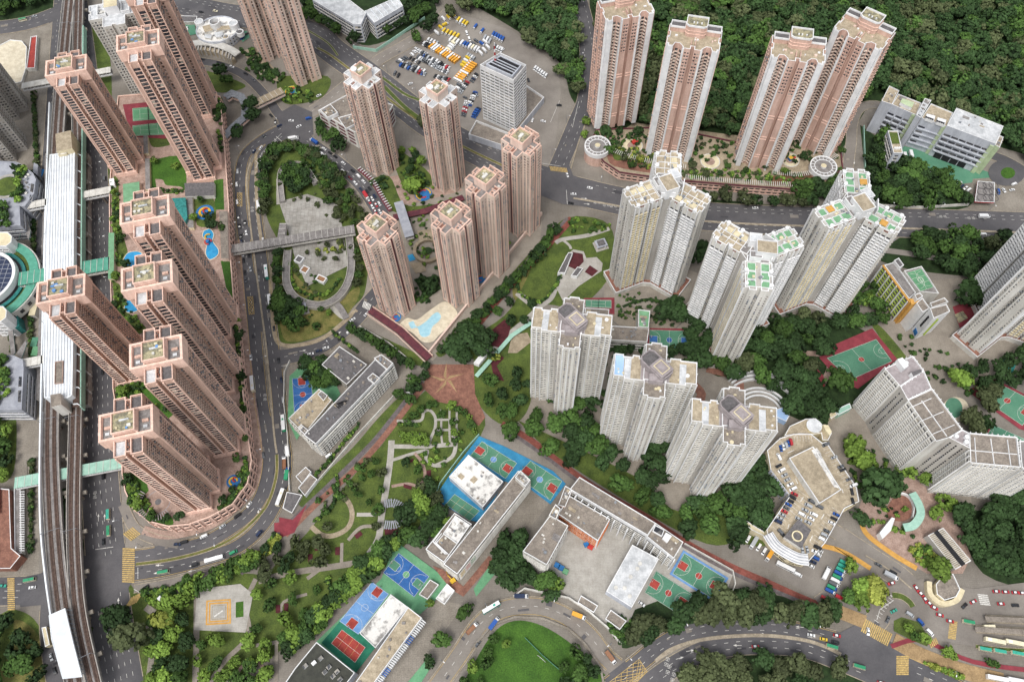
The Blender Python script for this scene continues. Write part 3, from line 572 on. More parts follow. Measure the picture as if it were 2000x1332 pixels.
for px, w_, m in [
 ([(1190, 447), (1150, 460), (1100, 468), (1085, 475)], 3.5, PW), ([(1100, 470), (1112, 480), (1115, 487)], 2, PW),
 ([(1010, 572), (1035, 592), (1050, 602), (1030, 625), (1000, 650), (960, 690)], 5, PW), ([(1050, 602), (1075, 585), (1085, 565)], 3.5, PW),
 ([(765, 860), (762, 900), (755, 950), (745, 1010), (738, 1055), (710, 1095), (680, 1130), (640, 1180), (590, 1235)], 4.2, PW),
 ([(765, 872), (830, 872), (885, 868)], 3, PW), ([(850, 910), (882, 893), (890, 870), (885, 850)], 2.6, PW), ([(762, 900), (830, 880), (832, 895), (845, 908), (862, 910)], 2.2, PW),
 ([(775, 822), (820, 822), (828, 805), (840, 802), (850, 815), (850, 835), (842, 855), (835, 875)], 2.0, PW), ([(780, 850), (830, 848)], 1.6, PW),
 ([(862, 800), (862, 850), (865, 870)], 1.4, PW), ([(878, 795), (878, 850), (880, 868)], 1.4, PW), ([(892, 800), (892, 830), (890, 860)], 1.4, PW), ([(853, 820), (895, 820)], 1.6, PW), ([(853, 840), (895, 840)], 1.6, PW),
 ([(810, 885), (825, 905), (830, 930), (818, 948), (795, 945), (765, 950)], 2.0, 'brick_pink'),
 ([(657, 958), (680, 980), (688, 1005), (680, 1030), (655, 1045), (630, 1045), (608, 1028)], 3.2, 'deck_stone'), ([(697, 1005), (735, 1005)], 2.5, PW), ([(680, 1055), (705, 1030), (735, 1028)], 2.2, 'paving'), ([(668, 1060), (667, 1103)], 2, 'paving'),
 ([(505, 1135), (560, 1120), (640, 1108), (690, 1100), (705, 1095)], 3.8, 'paving'), ([(600, 1160), (555, 1175), (550, 1200), (558, 1215)], 1.8, 'paving'), ([(500, 1260), (550, 1252), (590, 1240)], 2.2, 'paving'), ([(540, 1250), (540, 1332)], 2.0, 'paving'),
 ([(385, 1150), (384, 1240), (382, 1332)], 3.6, 'paving'), ([(640, 1100), (600, 1130)], 2.4, 'paving'), ([(500, 1130), (480, 1180), (485, 1240), (440, 1290), (410, 1332)], 3, 'paving'), ([(460, 1332), (470, 1305), (500, 1292), (530, 1320)], 2, 'brick_pink'),
 ([(545, 350), (545, 400)], 4, 'plaza_white'), ([(640, 590), (665, 615), (675, 620)], 4.5, 'plaza_white'),
 ([(290, 1220), (298, 1260), (290, 1332)], 3.5, 'concrete'), ([(350, 1165), (330, 1190), (310, 1200), (285, 1185)], 4, 'concrete'), ([(410, 1122), (460, 1100), (505, 1080)], 5, 'paving'), ([(500, 1088), (450, 1108), (390, 1120), (360, 1140), (340, 1165)], 3, 'track_grey'),
 ([(1560, 690), (1620, 700), (1600, 760), (1550, 800)], 4, 'brick_pink'), ([(1380, 720), (1440, 740), (1440, 780)], 6, 'brick_red'), ([(1340, 740), (1370, 770), (1350, 800)], 6, 'brick_red'), ([(1890, 560), (1905, 520), (1900, 470)], 6, 'paving'), ([(1730, 490), (1800, 500), (1900, 520)], 5, 'asphalt_light'),
 ([(45, 900), (50, 1050), (30, 1120)], 5, 'concrete'), ([(528, 520), (530, 577), (537, 655), (557, 675), (608, 670), (648, 650), (697, 606)], 3, 'deck_stone'), ([(463, 470), (475, 620), (490, 760), (505, 880), (495, 950), (450, 1000), (400, 1030), (330, 1045), (280, 1035)], 5.5, 'brick_pink'),
 ([(500, 300), (502, 400), (512, 480)], 2.5, 'deck_stone'), ([(1570, 1060), (1640, 1075), (1700, 1110)], 3, 'orange_y'), ([(1680, 1000), (1690, 1040), (1740, 1080), (1790, 1110)], 3.2, 'orange_y'), ([(1745, 1250), (1800, 1280), (1880, 1310), (1960, 1330)], 9, 'footway_tan'), ([(1640, 1195), (1690, 1215)], 8, 'footway_tan'),
 ([(1740, 1262), (1800, 1250), (1900, 1292), (2040, 1312)], 2.6, 'court_dkred'),
]: path(px, w_, m)
sheet('plaza', [(385, 1150), (470, 1140), (495, 1160), (480, 1235), (380, 1230)], PW)
b = MB()
for k, s_ in enumerate((1.0, .78, .58)):
    cx_, cy_ = 429, 1196; q = GL([(cx_-24*s_, cy_-22*s_), (cx_+21*s_, cy_-25*s_), (cx_+21*s_, cy_+20*s_), (cx_-25*s_, cy_+23*s_)]); b.strip(q, 1.0 if k < 2 else .4, .54+.004*k, 'orange_y' if k < 2 else 'deck_stone', True)
b.strip(GL([(419, 1204), (436, 1192)]), .8, .56, 'paint_white'); structure('plaza_pattern', b)
sheet('flower_bed', [(461, 1176), (476, 1174), (476, 1204), (461, 1206)], 'grass_bright', .55)
sheet('skating_plaza', [(545, 395), (600, 380), (660, 400), (670, 450), (680, 520), (600, 560), (575, 500), (560, 440)], 'plaza_tiled')
sheet('fitness_ground', [(1085, 560), (1105, 500), (1120, 488), (1140, 492), (1145, 505), (1165, 503), (1177, 515), (1175, 530), (1130, 560), (1100, 590)], PW)
sheet('rubber_floor', [(1108, 520), (1118, 493), (1138, 497), (1140, 512), (1125, 528)], 'rubber_maroon', .56); sheet('rubber_floor', [(1142, 532), (1152, 519), (1168, 530), (1156, 541)], 'rubber_maroon', .56)
sheet('playground_floor', [(955, 650), (985, 625), (1000, 630), (992, 660), (975, 680), (950, 672)], 'rubber_maroon'); sheet('playground_floor', ell(1018, 665, 18, 13), 'rubber_maroon'); sheet('playground_floor', [(958, 705), (978, 694), (985, 700), (970, 715), (985, 745), (965, 740)], 'rubber_maroon')
sheet('playground_floor', [(1000, 655), (1030, 650), (1038, 668), (1010, 690), (992, 690)], 'deck_stone')
for q in [[(751, 1032), (779, 1032), (776, 1046), (752, 1044)], [(612, 1064), (626, 1060), (628, 1074), (616, 1076)], [(655, 1069), (664, 1068), (664, 1084), (655, 1084)], [(602, 1082), (611, 1082), (611, 1094), (602, 1098)], [(692, 1045), (704, 1037), (709, 1044), (697, 1053)], [(789, 945), (805, 950), (803, 957), (788, 952)], [(833, 919), (842, 918), (842, 932), (833, 932)], [(800, 899), (808, 896), (809, 902), (801, 904)], [(539, 1181), (548, 1181), (548, 1197), (539, 1197)], [(555, 1178), (564, 1178), (563, 1194), (555, 1194)]]: sheet('exercise_mat', q, 'rubber_maroon', .57)
sheet('pool_terrace', [(778, 636), (795, 622), (815, 625), (842, 605), (870, 590), (893, 610), (885, 630), (858, 655), (845, 668), (825, 668), (805, 650), (790, 645)], 'pool_deck', sm=4)
def pool(name, px, label, m='pool', z=0, zl=.6, sm=5):
    pts = GL(px, z); pts = smooth(pts+[pts[0]], sm)[:-1] if sm else pts
    r = empty(name, (*pts[0], z), label, 'swimming pool'); b = MB(); b.cap(ccw(pts), z+zl, m); b.build('water', r); c = MB(); c.wall(ccw(pts), z, z+zl+.12, .5, 'pool_deck', True); c.build('pool_edge', r)
pool('swimming_pool', [(797, 631), (808, 628), (815, 638), (832, 628), (845, 615), (855, 610), (862, 618), (858, 628), (845, 640), (840, 655), (828, 660), (820, 655), (815, 642), (803, 643)], 'pale blue lagoon swimming pool with a sandy deck between two pink towers')
def stars(c, n): pass
cc_ = G((1262, 585)); lb = MB()
for k in range(46):
    a = math.radians(205+k*2.9); lb.strip([(cc_[0]+12*math.cos(a), cc_[1]+12*math.sin(a)), (cc_[0]+31*math.cos(a), cc_[1]+31*math.sin(a))], .3, .5, 'deck_stone')
for r_ in (12, 20, 31): lb.strip(circ(cc_, r_, 40, math.radians(205), math.radians(338)), .4, .504, 'roof_slate')
structure('paving_bands', lb)
for px in ([(1240, 592), (1262, 586), (1285, 590), (1300, 604)], [(1216, 600), (1240, 590)], [(1130, 835), (1180, 880), (1230, 880)], [(1330, 770), (1360, 800), (1330, 840)]): path(px, 2.2, 'undergrowth', 'planting_bed')
# ================================================================ sports courts
def court(corners, floor, label, border=None, bm=None, key=None, circ_m=None, kind='basket', hoops=True, z=0, zl=.6, keyin=.5, cat='sports court', hl=None, name=None):
    a, b_, c_, d_ = GL(corners, z)
    name = name or {'basket': 'basketball_court', 'tennis': 'tennis_court', 'badminton': 'volleyball_court', 'foot': 'football_court'}[kind]
    r = empty(name, (a[0], a[1], z), label, cat)
    def L(u, v): return (a[0]*(1-u)*(1-v)+b_[0]*u*(1-v)+c_[0]*u*v+d_[0]*(1-u)*v, a[1]*(1-u)*(1-v)+b_[1]*u*(1-v)+c_[1]*u*v+d_[1]*(1-u)*v)
    z += zl; Lx = math.hypot(b_[0]-a[0], b_[1]-a[1]); Ly = math.hypot(d_[0]-a[0], d_[1]-a[1])
    s = MB()
    if border: e = border/Lx; f = border/Ly; s.cap(ccw([L(-e, -f), L(1+e, -f), L(1+e, 1+f), L(-e, 1+f)]), z-.004, bm)
    s.cap(ccw([L(0, 0), L(1, 0), L(1, 1), L(0, 1)]), z, floor); s.build('court_surface', r)
    ln = MB(); W_ = .14
    ln.strip([L(.01, .01), L(.99, .01), L(.99, .99), L(.01, .99)], W_, z+.008, 'paint_white', True)
    if kind in ('basket', 'foot'):
        ln.strip([L(.5, .01), L(.5, .99)], W_, z+.012, 'paint_white'); ko = MB()
        R_ = 2.0/Lx; T = [2*math.pi*i/24 for i in range(25)]
        ce = [L(.5+R_*math.cos(t), .5+R_*Lx/Ly*math.sin(t)) for t in T]
        if circ_m: ko.cap(ccw(ce[:-1]), z+.004, circ_m)
        ln.strip(ce, W_, z+.016, 'paint_white')
        for sd in (0, 1):
            X = lambda u: u if sd == 0 else 1-u
            ku, kv = 5.8/Lx, 2.5/Ly
            if kind == 'foot': ku, kv = 3/Lx, 2.5/Ly
            if key: ko.cap(ccw([L(X(.012), .5-kv), L(X(ku), .5-kv), L(X(ku), .5+kv), L(X(.012), .5+kv)]), z+.004, key)
            ln.strip([L(X(.01), .5-kv), L(X(ku), .5-kv), L(X(ku), .5+kv), L(X(.01), .5+kv)], W_, z+.016, 'paint_white')
            rr = 6.5; arc = [L(X(max(.01, (1.5+rr*math.cos(t))/Lx)), .5+rr*math.sin(t)/Ly) for t in [math.radians(-90+180*i/16) for i in range(17)]]
            ln.strip(arc, W_, z+.02, 'paint_white')
            arc = [L(X(ku+1.8*math.cos(t)/Lx), .5+1.8*math.sin(t)/Ly) for t in [math.radians(-90+180*i/10) for i in range(11)]]; ln.strip(arc, W_, z+.024, 'paint_white')
            if hoops and kind == 'basket': hoop(L(X(-.02), .5), L(X(.1), .5), z, (hl or label), sd)
        if ko.f: split_build(ko, 'painted_key', r)
    elif kind == 'tennis':
        for u in (.23, .77): ln.strip([L(u, .12), L(u, .88)], W_, z+.012, 'paint_white')
        for v in (.12, .88): ln.strip([L(.01, v), L(.99, v)], W_, z+.016, 'paint_white')
        ln.strip([L(.23, .5), L(.77, .5)], W_, z+.02, 'paint_white')
        nb = MB(); nb.wall([L(.5, -.03), L(.5, 1.03)], z, z+1, .12, 'dark'); nb.build('net', r)
    else:
        for u in (.25, .5, .75): ln.strip([L(u, .01), L(u, .99)], W_, z+.012, 'paint_yellow')
        ln.strip([L(.01, .5), L(.99, .5)], W_, z+.016, 'paint_white')
    ln.build('court_lines', r)
HOOPN = []
def hoop(p, q, z, label, sd):
    l = math.hypot(q[0]-p[0], q[1]-p[1]); t = ((q[0]-p[0])/l, (q[1]-p[1])/l); n = (-t[1], t[0])
    short = label.split(' court')[0]; r = empty('basketball_hoop', (p[0], p[1], z), 'white hoop of the '+short+' court', 'basketball hoop', 'hoops of the '+short+' court')
    b = MB(); b.tube((p[0], p[1], z-.3), (p[0], p[1], z+3), .16, 'steel'); b.tube((p[0], p[1], z+3), (p[0]+t[0]*1.5, p[1]+t[1]*1.5, z+3.3), .13, 'steel'); b.build('post', r)
    c = (p[0]+t[0]*1.55, p[1]+t[1]*1.55); m = MB(); m.box(c, .1, 1.8, z+2.9, z+4, math.atan2(t[1], t[0]), 'paint_white'); m.build('backboard', r)
    k = MB(); k.wall(circ((c[0]+t[0]*.45, c[1]+t[1]*.45), .25, 10), z+3.0, z+3.06, .06, 'play_red', True); k.build('rim', r)
# ================================================================ window styles
WS_BAY = wstyle(1.45, 1.9, .1, .06, 1.2, .45, -1.0, .5, 'glass_warm', 'pink_trim')
WS_BAY2 = wstyle(1.5, 1.6, .0, .5, 1.9, .35, -1.05, .8, 'glass_warm', 'pink')
WS_SMALL = wstyle(1.3, 1.7, .1, .05, .9, .4, -.95, .45, 'glass_warm', 'pink_light')
WS_DARKROW = wstyle(2.1, 2.3, .1, .05, 2.2, .22, -1.22, .35, 'glass_dark', 'pink_trim')
WS_TAN = wstyle(1.35, 1.55, .1, .05, 1.0, .4, -.9, .45, 'glass_warm', 'tan_pink')
WS_BALC = wstyle(2.2, 1.5, .45, .04, 2.7, 1.0, -.8, 1.0, 'glass_dark', 'white_clean')
WS_BALC2 = wstyle(2.0, 1.5, .45, .04, 2.5, .9, -.8, .8, 'glass', 'cream')
WS_CRU = wstyle(1.5, 1.35, .25, .04, 1.7, .6, -.8, .45, 'glass', 'white_wall')
WS_CRU2 = wstyle(.9, 1.0, .2, .04, .9, .35, -.7, .5, 'glass', 'grey_wall')
WS_CTOWER = wstyle(1.9, 2.1, .1, .05, 2.3, .55, -1.2, 1.0, 'glass_dark', 'tan_pink')
WS_CPINK = wstyle(1.2, 1.2, .2, .05, 2.0, .4, -.9, .3, 'glass_dark', 'salmon')
WS_SLAB = wstyle(2.3, 1.5, .3, .04, 2.9, .9, -.85, .9, 'glass_dark', 'white_wall')
WS_RIB = wstyle(3.7, 1.2, .2, .04, 4.1, .5, -.9, .35, 'glass', 'white_clean')
WS_SCH = wstyle(2.6, 1.6, .1, .04, 2.9, .5, -1.1, .5, 'glass_dark', 'white_wall')
WS_LIME = wstyle(2.4, 1.3, .5, .04, 2.9, 1.0, -.75, .5, 'glass', 'lime')
WS_ORG = wstyle(2.4, 1.5, .5, .04, 2.9, 1.0, -.85, .3, 'glass', 'orange')
WS_SLOT = wstyle(.9, 2.0, 0, .05, .5, .3, -1.25, .2, 'dark', 'white_wall')
WS_GREYP = wstyle(1.5, 1.3, .2, .04, 1.9, .5, -.9, .4, 'glass', 'grey_wall')
WS_PODL = wstyle(3.0, 2.0, 0, .06, 3.4, .4, -1.4, .6, 'dark', 'pink_trim')
# ================================================================ pink twin-block towers of the western estate
def mid(a, b): return ((a[0]+b[0])/2, (a[1]+b[1])/2)
def ptower(label, fl, fr, h, floors=36, ang=None):
    a, b = G(fl, h), G(fr, h); ang = math.atan2(b[1]-a[1], b[0]-a[0]) if ang is None else ang; m = mid(a, b)
    ca, sa = math.cos(ang), math.sin(ang); c = (m[0]-17*sa, m[1]+17*ca); z0 = 12.0; top = h-1.2
    B = Bld('apartment_tower', label, 'apartment tower', c, z0, 'pink apartment towers on the western podium'); T = lambda p: local(c, ang, p)
    sl = [(-13, -7), (13, -7), (13, 7), (-13, 7)]; lo = [(-7.5, -17), (-1.2, -17), (-1.2, -15.2), (1.2, -15.2), (1.2, -17), (7.5, -17), (7.5, -6.9), (-7.5, -6.9)]
    up = [(-x, -y) for x, y in lo]; fh = (top-z0-4)/floors
    for q, zt in ((lo, top), (up, top)):
        P = ccw(T(q)); B.block(P, z0, zt, 'pink', 'roof_grey', 1.6, .5, 'pink_trim', foot=False)
    P = ccw(T(sl)); B.block(P, z0, top+2.2, 'pink', 'roof_grey', 1.2, .6, 'pink_trim', foot=False)
    FOOT.append(ccw(T([(-14, -18), (14, -18), (14, 18), (-14, 18)])))
    # overhanging crown of the slab
    cr = B.part('roof_crown'); o1 = ccw(T([(-14, -7.9), (14, -7.9), (14, 7.9), (-14, 7.9)])); i1 = offs(o1, 1.3, True); zc = top+4.2
    for i in range(4):
        j = (i+1) % 4; cr.face([(*o1[i], top-4.5), (*o1[j], top-4.5), (*o1[j], zc), (*o1[i], zc)], 'pink_trim'); cr.face([(*o1[i], zc), (*o1[j], zc), (*i1[j], zc), (*i1[i], zc)], 'pink_trim')
        cr.face([(*i1[j], top-2), (*i1[i], top-2), (*i1[i], zc), (*i1[j], zc)], 'pink'); cr.face([(*o1[j], top-4.5), (*o1[i], top-4.5), (*i1[i], top-4.5), (*i1[j], top-4.5)], 'pink')
    for x in (-6.5, 5.5):
        q = T([(x, -6.5), (x, 6.5)]); cr.wall(q, top+2, top+3.9, .7, 'pink_trim')
    # sunk roof panels of the end blocks
    for sy in (-1, 1):
        for x0, x1, m in ((-6.8, -1.3, 'roof_white' if sy < 0 else 'roof_slate'), (1.3, 6.8, 'roof_slate')):
            B.r.cap(ccw(T([(x0, sy*8.2), (x1, sy*8.2), (x1, sy*16.2), (x0, sy*16.2)])), top+.05, m)
        cr.wall(T([(-1.3, sy*8), (-1.3, sy*15)]), top, top+1.5, .5, 'pink_trim'); cr.wall(T([(1.3, sy*8), (1.3, sy*15)]), top, top+1.5, .5, 'pink_trim')
        for k in range(4): cr.box(T([(random.uniform(-.7, .7), sy*(9+1.6*k))])[0], .9, .9, top, top+1, ang, 'brick_red')
    mr = B.part('machine_room'); q = ccw(T([(-6.3, -5.8), (5.3, -5.8), (5.3, 5.8), (-6.3, 5.8)])); mr.ring(q, top+2, zc+2.4, 'pink_trim'); mr.wall(q, zc+1.7, zc+3.0, .6, 'pink_trim', True); mr.cap(offs(q, .2, True), zc+1.9, 'roof_mottle')
    wt = B.part('roof_equipment'); clutter(wt, q, zc+1.9, 5, ('white_wall', 'cream', 'court_lblue'), 2.2, 1.2); wt.box(T([(0, 1)])[0], 5, .9, zc+1.8, zc+2.6, ang, 'roof_white')
    for x in (-10, 9.5):
        qq = T([(x, 0)])[0]; wt.box(qq, 3.2, 1.6, top+2.2, top+3.2, ang, 'pink'); wt.box(T([(x, -3.4)])[0], 2.2, 1.6, top+2.2, top+3.0, ang, 'roof_white')
    # windows: end faces dark loggias, side faces dense bays, solid piers between
    for q in (lo, up):
        P = T(q)
        for i in range(len(P)):
            a_, b_ = P[i], P[(i+1) % len(P)]; L = math.hypot(a_[0]-b_[0], a_[1]-b_[1])
            if q is up or True:
                if L > 9.5: 
                    if i != 6: B.edge(a_, b_, z0+4, top-1, fh, 1.75, WS_SMALL, margin=.8)
                elif 6 < L < 7: B.edge(a_, b_, z0+4, top-1, fh, 2.4, WS_DARKROW, margin=1.0); B.fin(a_, b_, 0, .8, z0, top-.2, .5, 'pink_trim'); B.fin(a_, b_, -.8, L, z0, top-.2, .5, 'pink_trim')
                elif L < 3 and 2 < L: B.edge(a_, b_, z0+4, top-1, fh, 2.0, WS_SMALL, margin=.2)
    P = T(sl)
    for i in (1, 3): B.edge(P[i], P[(i+1) % 4], z0+4, top-5, fh, 1.9, WS_BAY, margin=.9); B.fin(P[i], P[(i+1) % 4], 0, 1.0, z0, top-4.6, .6, 'pink_trim'); B.fin(P[i], P[(i+1) % 4], -1.0, 14, z0, top-4.6, .6, 'pink_trim')
    for i, (s, e) in ((0, ((-13, -7), (-7.5, -7))), (0, ((7.5, -7), (13, -7))), (2, ((13, 7), (7.5, 7))), (2, ((-7.5, 7), (-13, 7)))):
        a_, b_ = T([s, e]); B.edge(a_, b_, z0+4, top-5, fh, 2.2, WS_SMALL, (1, 0) if s[0] > 0 else (0, 1), margin=.4)
    sk = B.part('base_skirt'); o2 = ccw(T([(-8.3, -17.9), (8.3, -17.9), (8.3, -7.9), (13.9, -7.9), (13.9, 7.9), (8.3, 7.9), (8.3, 17.9), (-8.3, 17.9), (-8.3, 7.9), (-13.9, 7.9), (-13.9, -7.9), (-8.3, -7.9)])); sk.prism(o2, z0, z0+3.4, 'pink_trim')
    B.done(100); return B
PINK = [
 ('salmon pink tower nearest the top left corner, left of the tennis courts', (110, 173), (153, 163), 105.5),
 ('tall salmon pink tower rising just right of the red and green tennis courts', (250, 123), (297, 118), 132.5),
 ('salmon pink tower cut by the upper frame edge, right of the grey tower', (262, 14), (307, 7), 123),
 ('salmon pink tower beside the teal glass pool hall and the round blue playground', (263, 466), (312, 457), 135.5),
 ('salmon pink tower whose roof overlaps the two blue lagoon pools', (267, 598), (317, 589), 131.5),
 ('salmon pink tower directly above the bottommost tower of the western estate', (282, 751), (338, 741), 122.5),
 ('bottommost salmon pink tower of the western estate, above the round paved garden', (222, 894), (279.6, 883), 114),
 ('salmon pink tower whose roof overlaps the long white station roof', (97, 621), (147, 612), 104)]
for l, a_, b_, h in PINK: ptower(l, a_, b_, h, ang=math.radians(11.5))
# ================================================================ cross plan towers in the centre
def cross(label, corner_px, h, ang, white=False, arm=12.4, ext=12.5, top=None):
    """corner_px: photo points of two opposite outer corners' mid, i.e. the plan centre at roof level"""
    c = G(corner_px, h); B = Bld('apartment_tower', label, 'apartment tower', c, 0, 'cross-shaped towers of the central estate'); T = lambda p: local(c, ang, p)
    a, e = arm/2, ext; q = []
    base = [(a, -a), (e, -a), (e, -1.2), (e-1.3, -1.2), (e-1.3, 1.2), (e, 1.2), (e, a)] if True else 0
    for k in range(4):
        t = k*math.pi/2; q += [(x*math.cos(t)-y*math.sin(t), x*math.sin(t)+y*math.cos(t)) for x, y in base]
    P = T(q); wall = 'tan_pink'; B.block(P, 0, h-1.1, wall, 'roof_white' if white else 'roof_grey', 1.1, .55, 'white_clean' if white else 'pink_trim'); fh = 2.75; z1 = h-2
    n = len(P)
    for i in range(n):
        p, r = P[i], P[(i+1) % n]; L = math.hypot(p[0]-r[0], p[1]-r[1]); k = i % 7
        if k in (0, 6): 
            B.edge(p, r, 3, z1, fh, 2.1, WS_TAN, margin=.4)
            if k == 6: B.edge(p, r, 3, z1, fh, 2.1, WS_SMALL, (0, 0, 0), margin=.4)
        elif k in (1, 5): B.edge(p, r, 3, z1, fh, 2.3, WS_TAN, margin=.5); B.fin(p, r, *((0, .7) if k == 1 else (-.7, L)), 0, h-.4, .25, 'pink_trim'); B.fin(p, r, *((L-.6, L) if k == 1 else (0, .6)), 0, h-.4, .25, 'pink_trim')
        elif k == 3: B.fin(p, r, .1, L-.1, 0, h-1.5, .12, 'maroon')
    mr = B.part('machine_room'); s = 5.2; m = ccw(T([(-s, -s), (s, -s), (s, s), (-s, s)])); mr.ring(m, h-1.2, h+6.2, 'tan_pink' if white else 'pink_light'); mr.wall(m, h+5, h+6.9, .5, 'pink_trim', True); mr.cap(offs(m, .2, True), h+5.6, 'roof_mottle')
    eq = B.part('roof_equipment'); eq.box(T([(0, 0)])[0], 4.2, 2, h+5.5, h+6.8, ang, 'white_wall'); clutter(eq, m, h+5.6, 4, ('white_wall', 'cream'), 1.8, 1.0)
    if white: eq.cyl(T([(-3.2, 3.4)])[0], 2.2, h+5.4, h+7.2, 'white_clean')
    pr = B.part('roof_walls')
    for k in range(4):
        t = k*math.pi/2; R = lambda p: [(x*math.cos(t)-y*math.sin(t), x*math.sin(t)+y*math.cos(t)) for x, y in p]
        for y in (-1.3, 1.3): pr.wall(T(R([(6.5, y), (e-.6, y)])), h-1.2, h+.35, .4, 'white_clean' if white else 'pink_trim')
        if not white:
            w0 = T(R([(e-2.4, -5), (e-2.4, -2.6), (e-4.8, -2.6), (e-4.8, -5)])); pr.wall(w0, h-1.2, h+.3, .4, 'pink_trim', True); pr.wall(T(R([(e-.9, -a+.3), (e-.9, a-.3)])), h+1.4, h+2.1, .7, 'pink_trim') if k in (0, 3) else None
            if k in (0, 3):
                for y in (-a+.4, -1, 1, a-.4): pr.box(T(R([(e-.9, y)]))[0], .5, .5, h-.2, h+1.5, ang, 'pink_trim')
        pr.box(T(R([(8.6, 0)]))[0], 2.6, 1.6, h-1.2, h-.4, ang+t, 'brick_red')
    clutter(eq, T(R([(7, -5), (11, -5), (11, 5), (7, 5)])), h-1.1, 3)
    B.done(100); return B
A49 = math.radians(49.5)
cross('pink tower with white cross roof behind the red-striped building', (707, 149), 93, math.radians(49), True)
cross('pink tower with white cross roof in front of the crowded vehicle lot', (855, 184), 92.5, math.radians(49), True)
cross('pink cross-shaped tower standing in front of the white striped office block', (1018, 278), 89.5+1, A49)
cross('pink cross-shaped tower in the middle of the row of three, behind the bushy tree line', (948, 356), 95, A49)
cross('pink cross-shaped tower at the right of the lagoon pool', (881, 424), 91.5, A49)
cross('pink cross-shaped tower at the left of the lagoon pool, nearest the zebra crossing', (737, 448), 89.5, A49)
# two more pink towers cut by the upper frame edge
def topt(label, base_px, wd, dp, h, ang, grp):
    c = G(base_px, 4); B = Bld('apartment_tower', label, 'apartment tower', c, 0, grp); T = lambda p: local(c, ang, p)
    q = [(-wd/2, -dp/2), (-2, -dp/2), (-2, -dp/2+4), (2, -dp/2+4), (2, -dp/2), (wd/2, -dp/2), (wd/2, dp/2), (2, dp/2), (2, dp/2-4), (-2, dp/2-4), (-2, dp/2), (-wd/2, dp/2)]
    P = ccw(T(q)); B.block(P, 0, h, 'tan_pink', 'roof_grey', 1.1, .5, 'pink_trim'); n = len(P)
    for i in range(n):
        p, r = P[i], P[(i+1) % n]; L = math.hypot(p[0]-r[0], p[1]-r[1])
        if L > 3: B.edge(p, r, 3, h-1, 2.8, 2.5, WS_SMALL, (1, 1, 0) if L > 12 else (1, 0)); 
        if L > 6:
            for t in (0, L/2-.6): B.fin(p, r, t, t+1.2, 0, h, .4, 'pink_trim')
    m = B.part('machine_room'); m.prism(ccw(T([(-5, -5), (5, -5), (5, 5), (-5, 5)])), h, h+7, 'pink_light', 'roof_mottle'); B.done(100)
topt('pink tower above the spiral flower bed, right one of a pair cut by the frame', (592, 138), 22, 26, 120, math.radians(28), 'pink towers cut by the upper edge')
topt('pink tower of a pair cut by the upper frame edge, left and further back', (528, 92), 22, 24, 120, math.radians(28), 'pink towers cut by the upper edge')
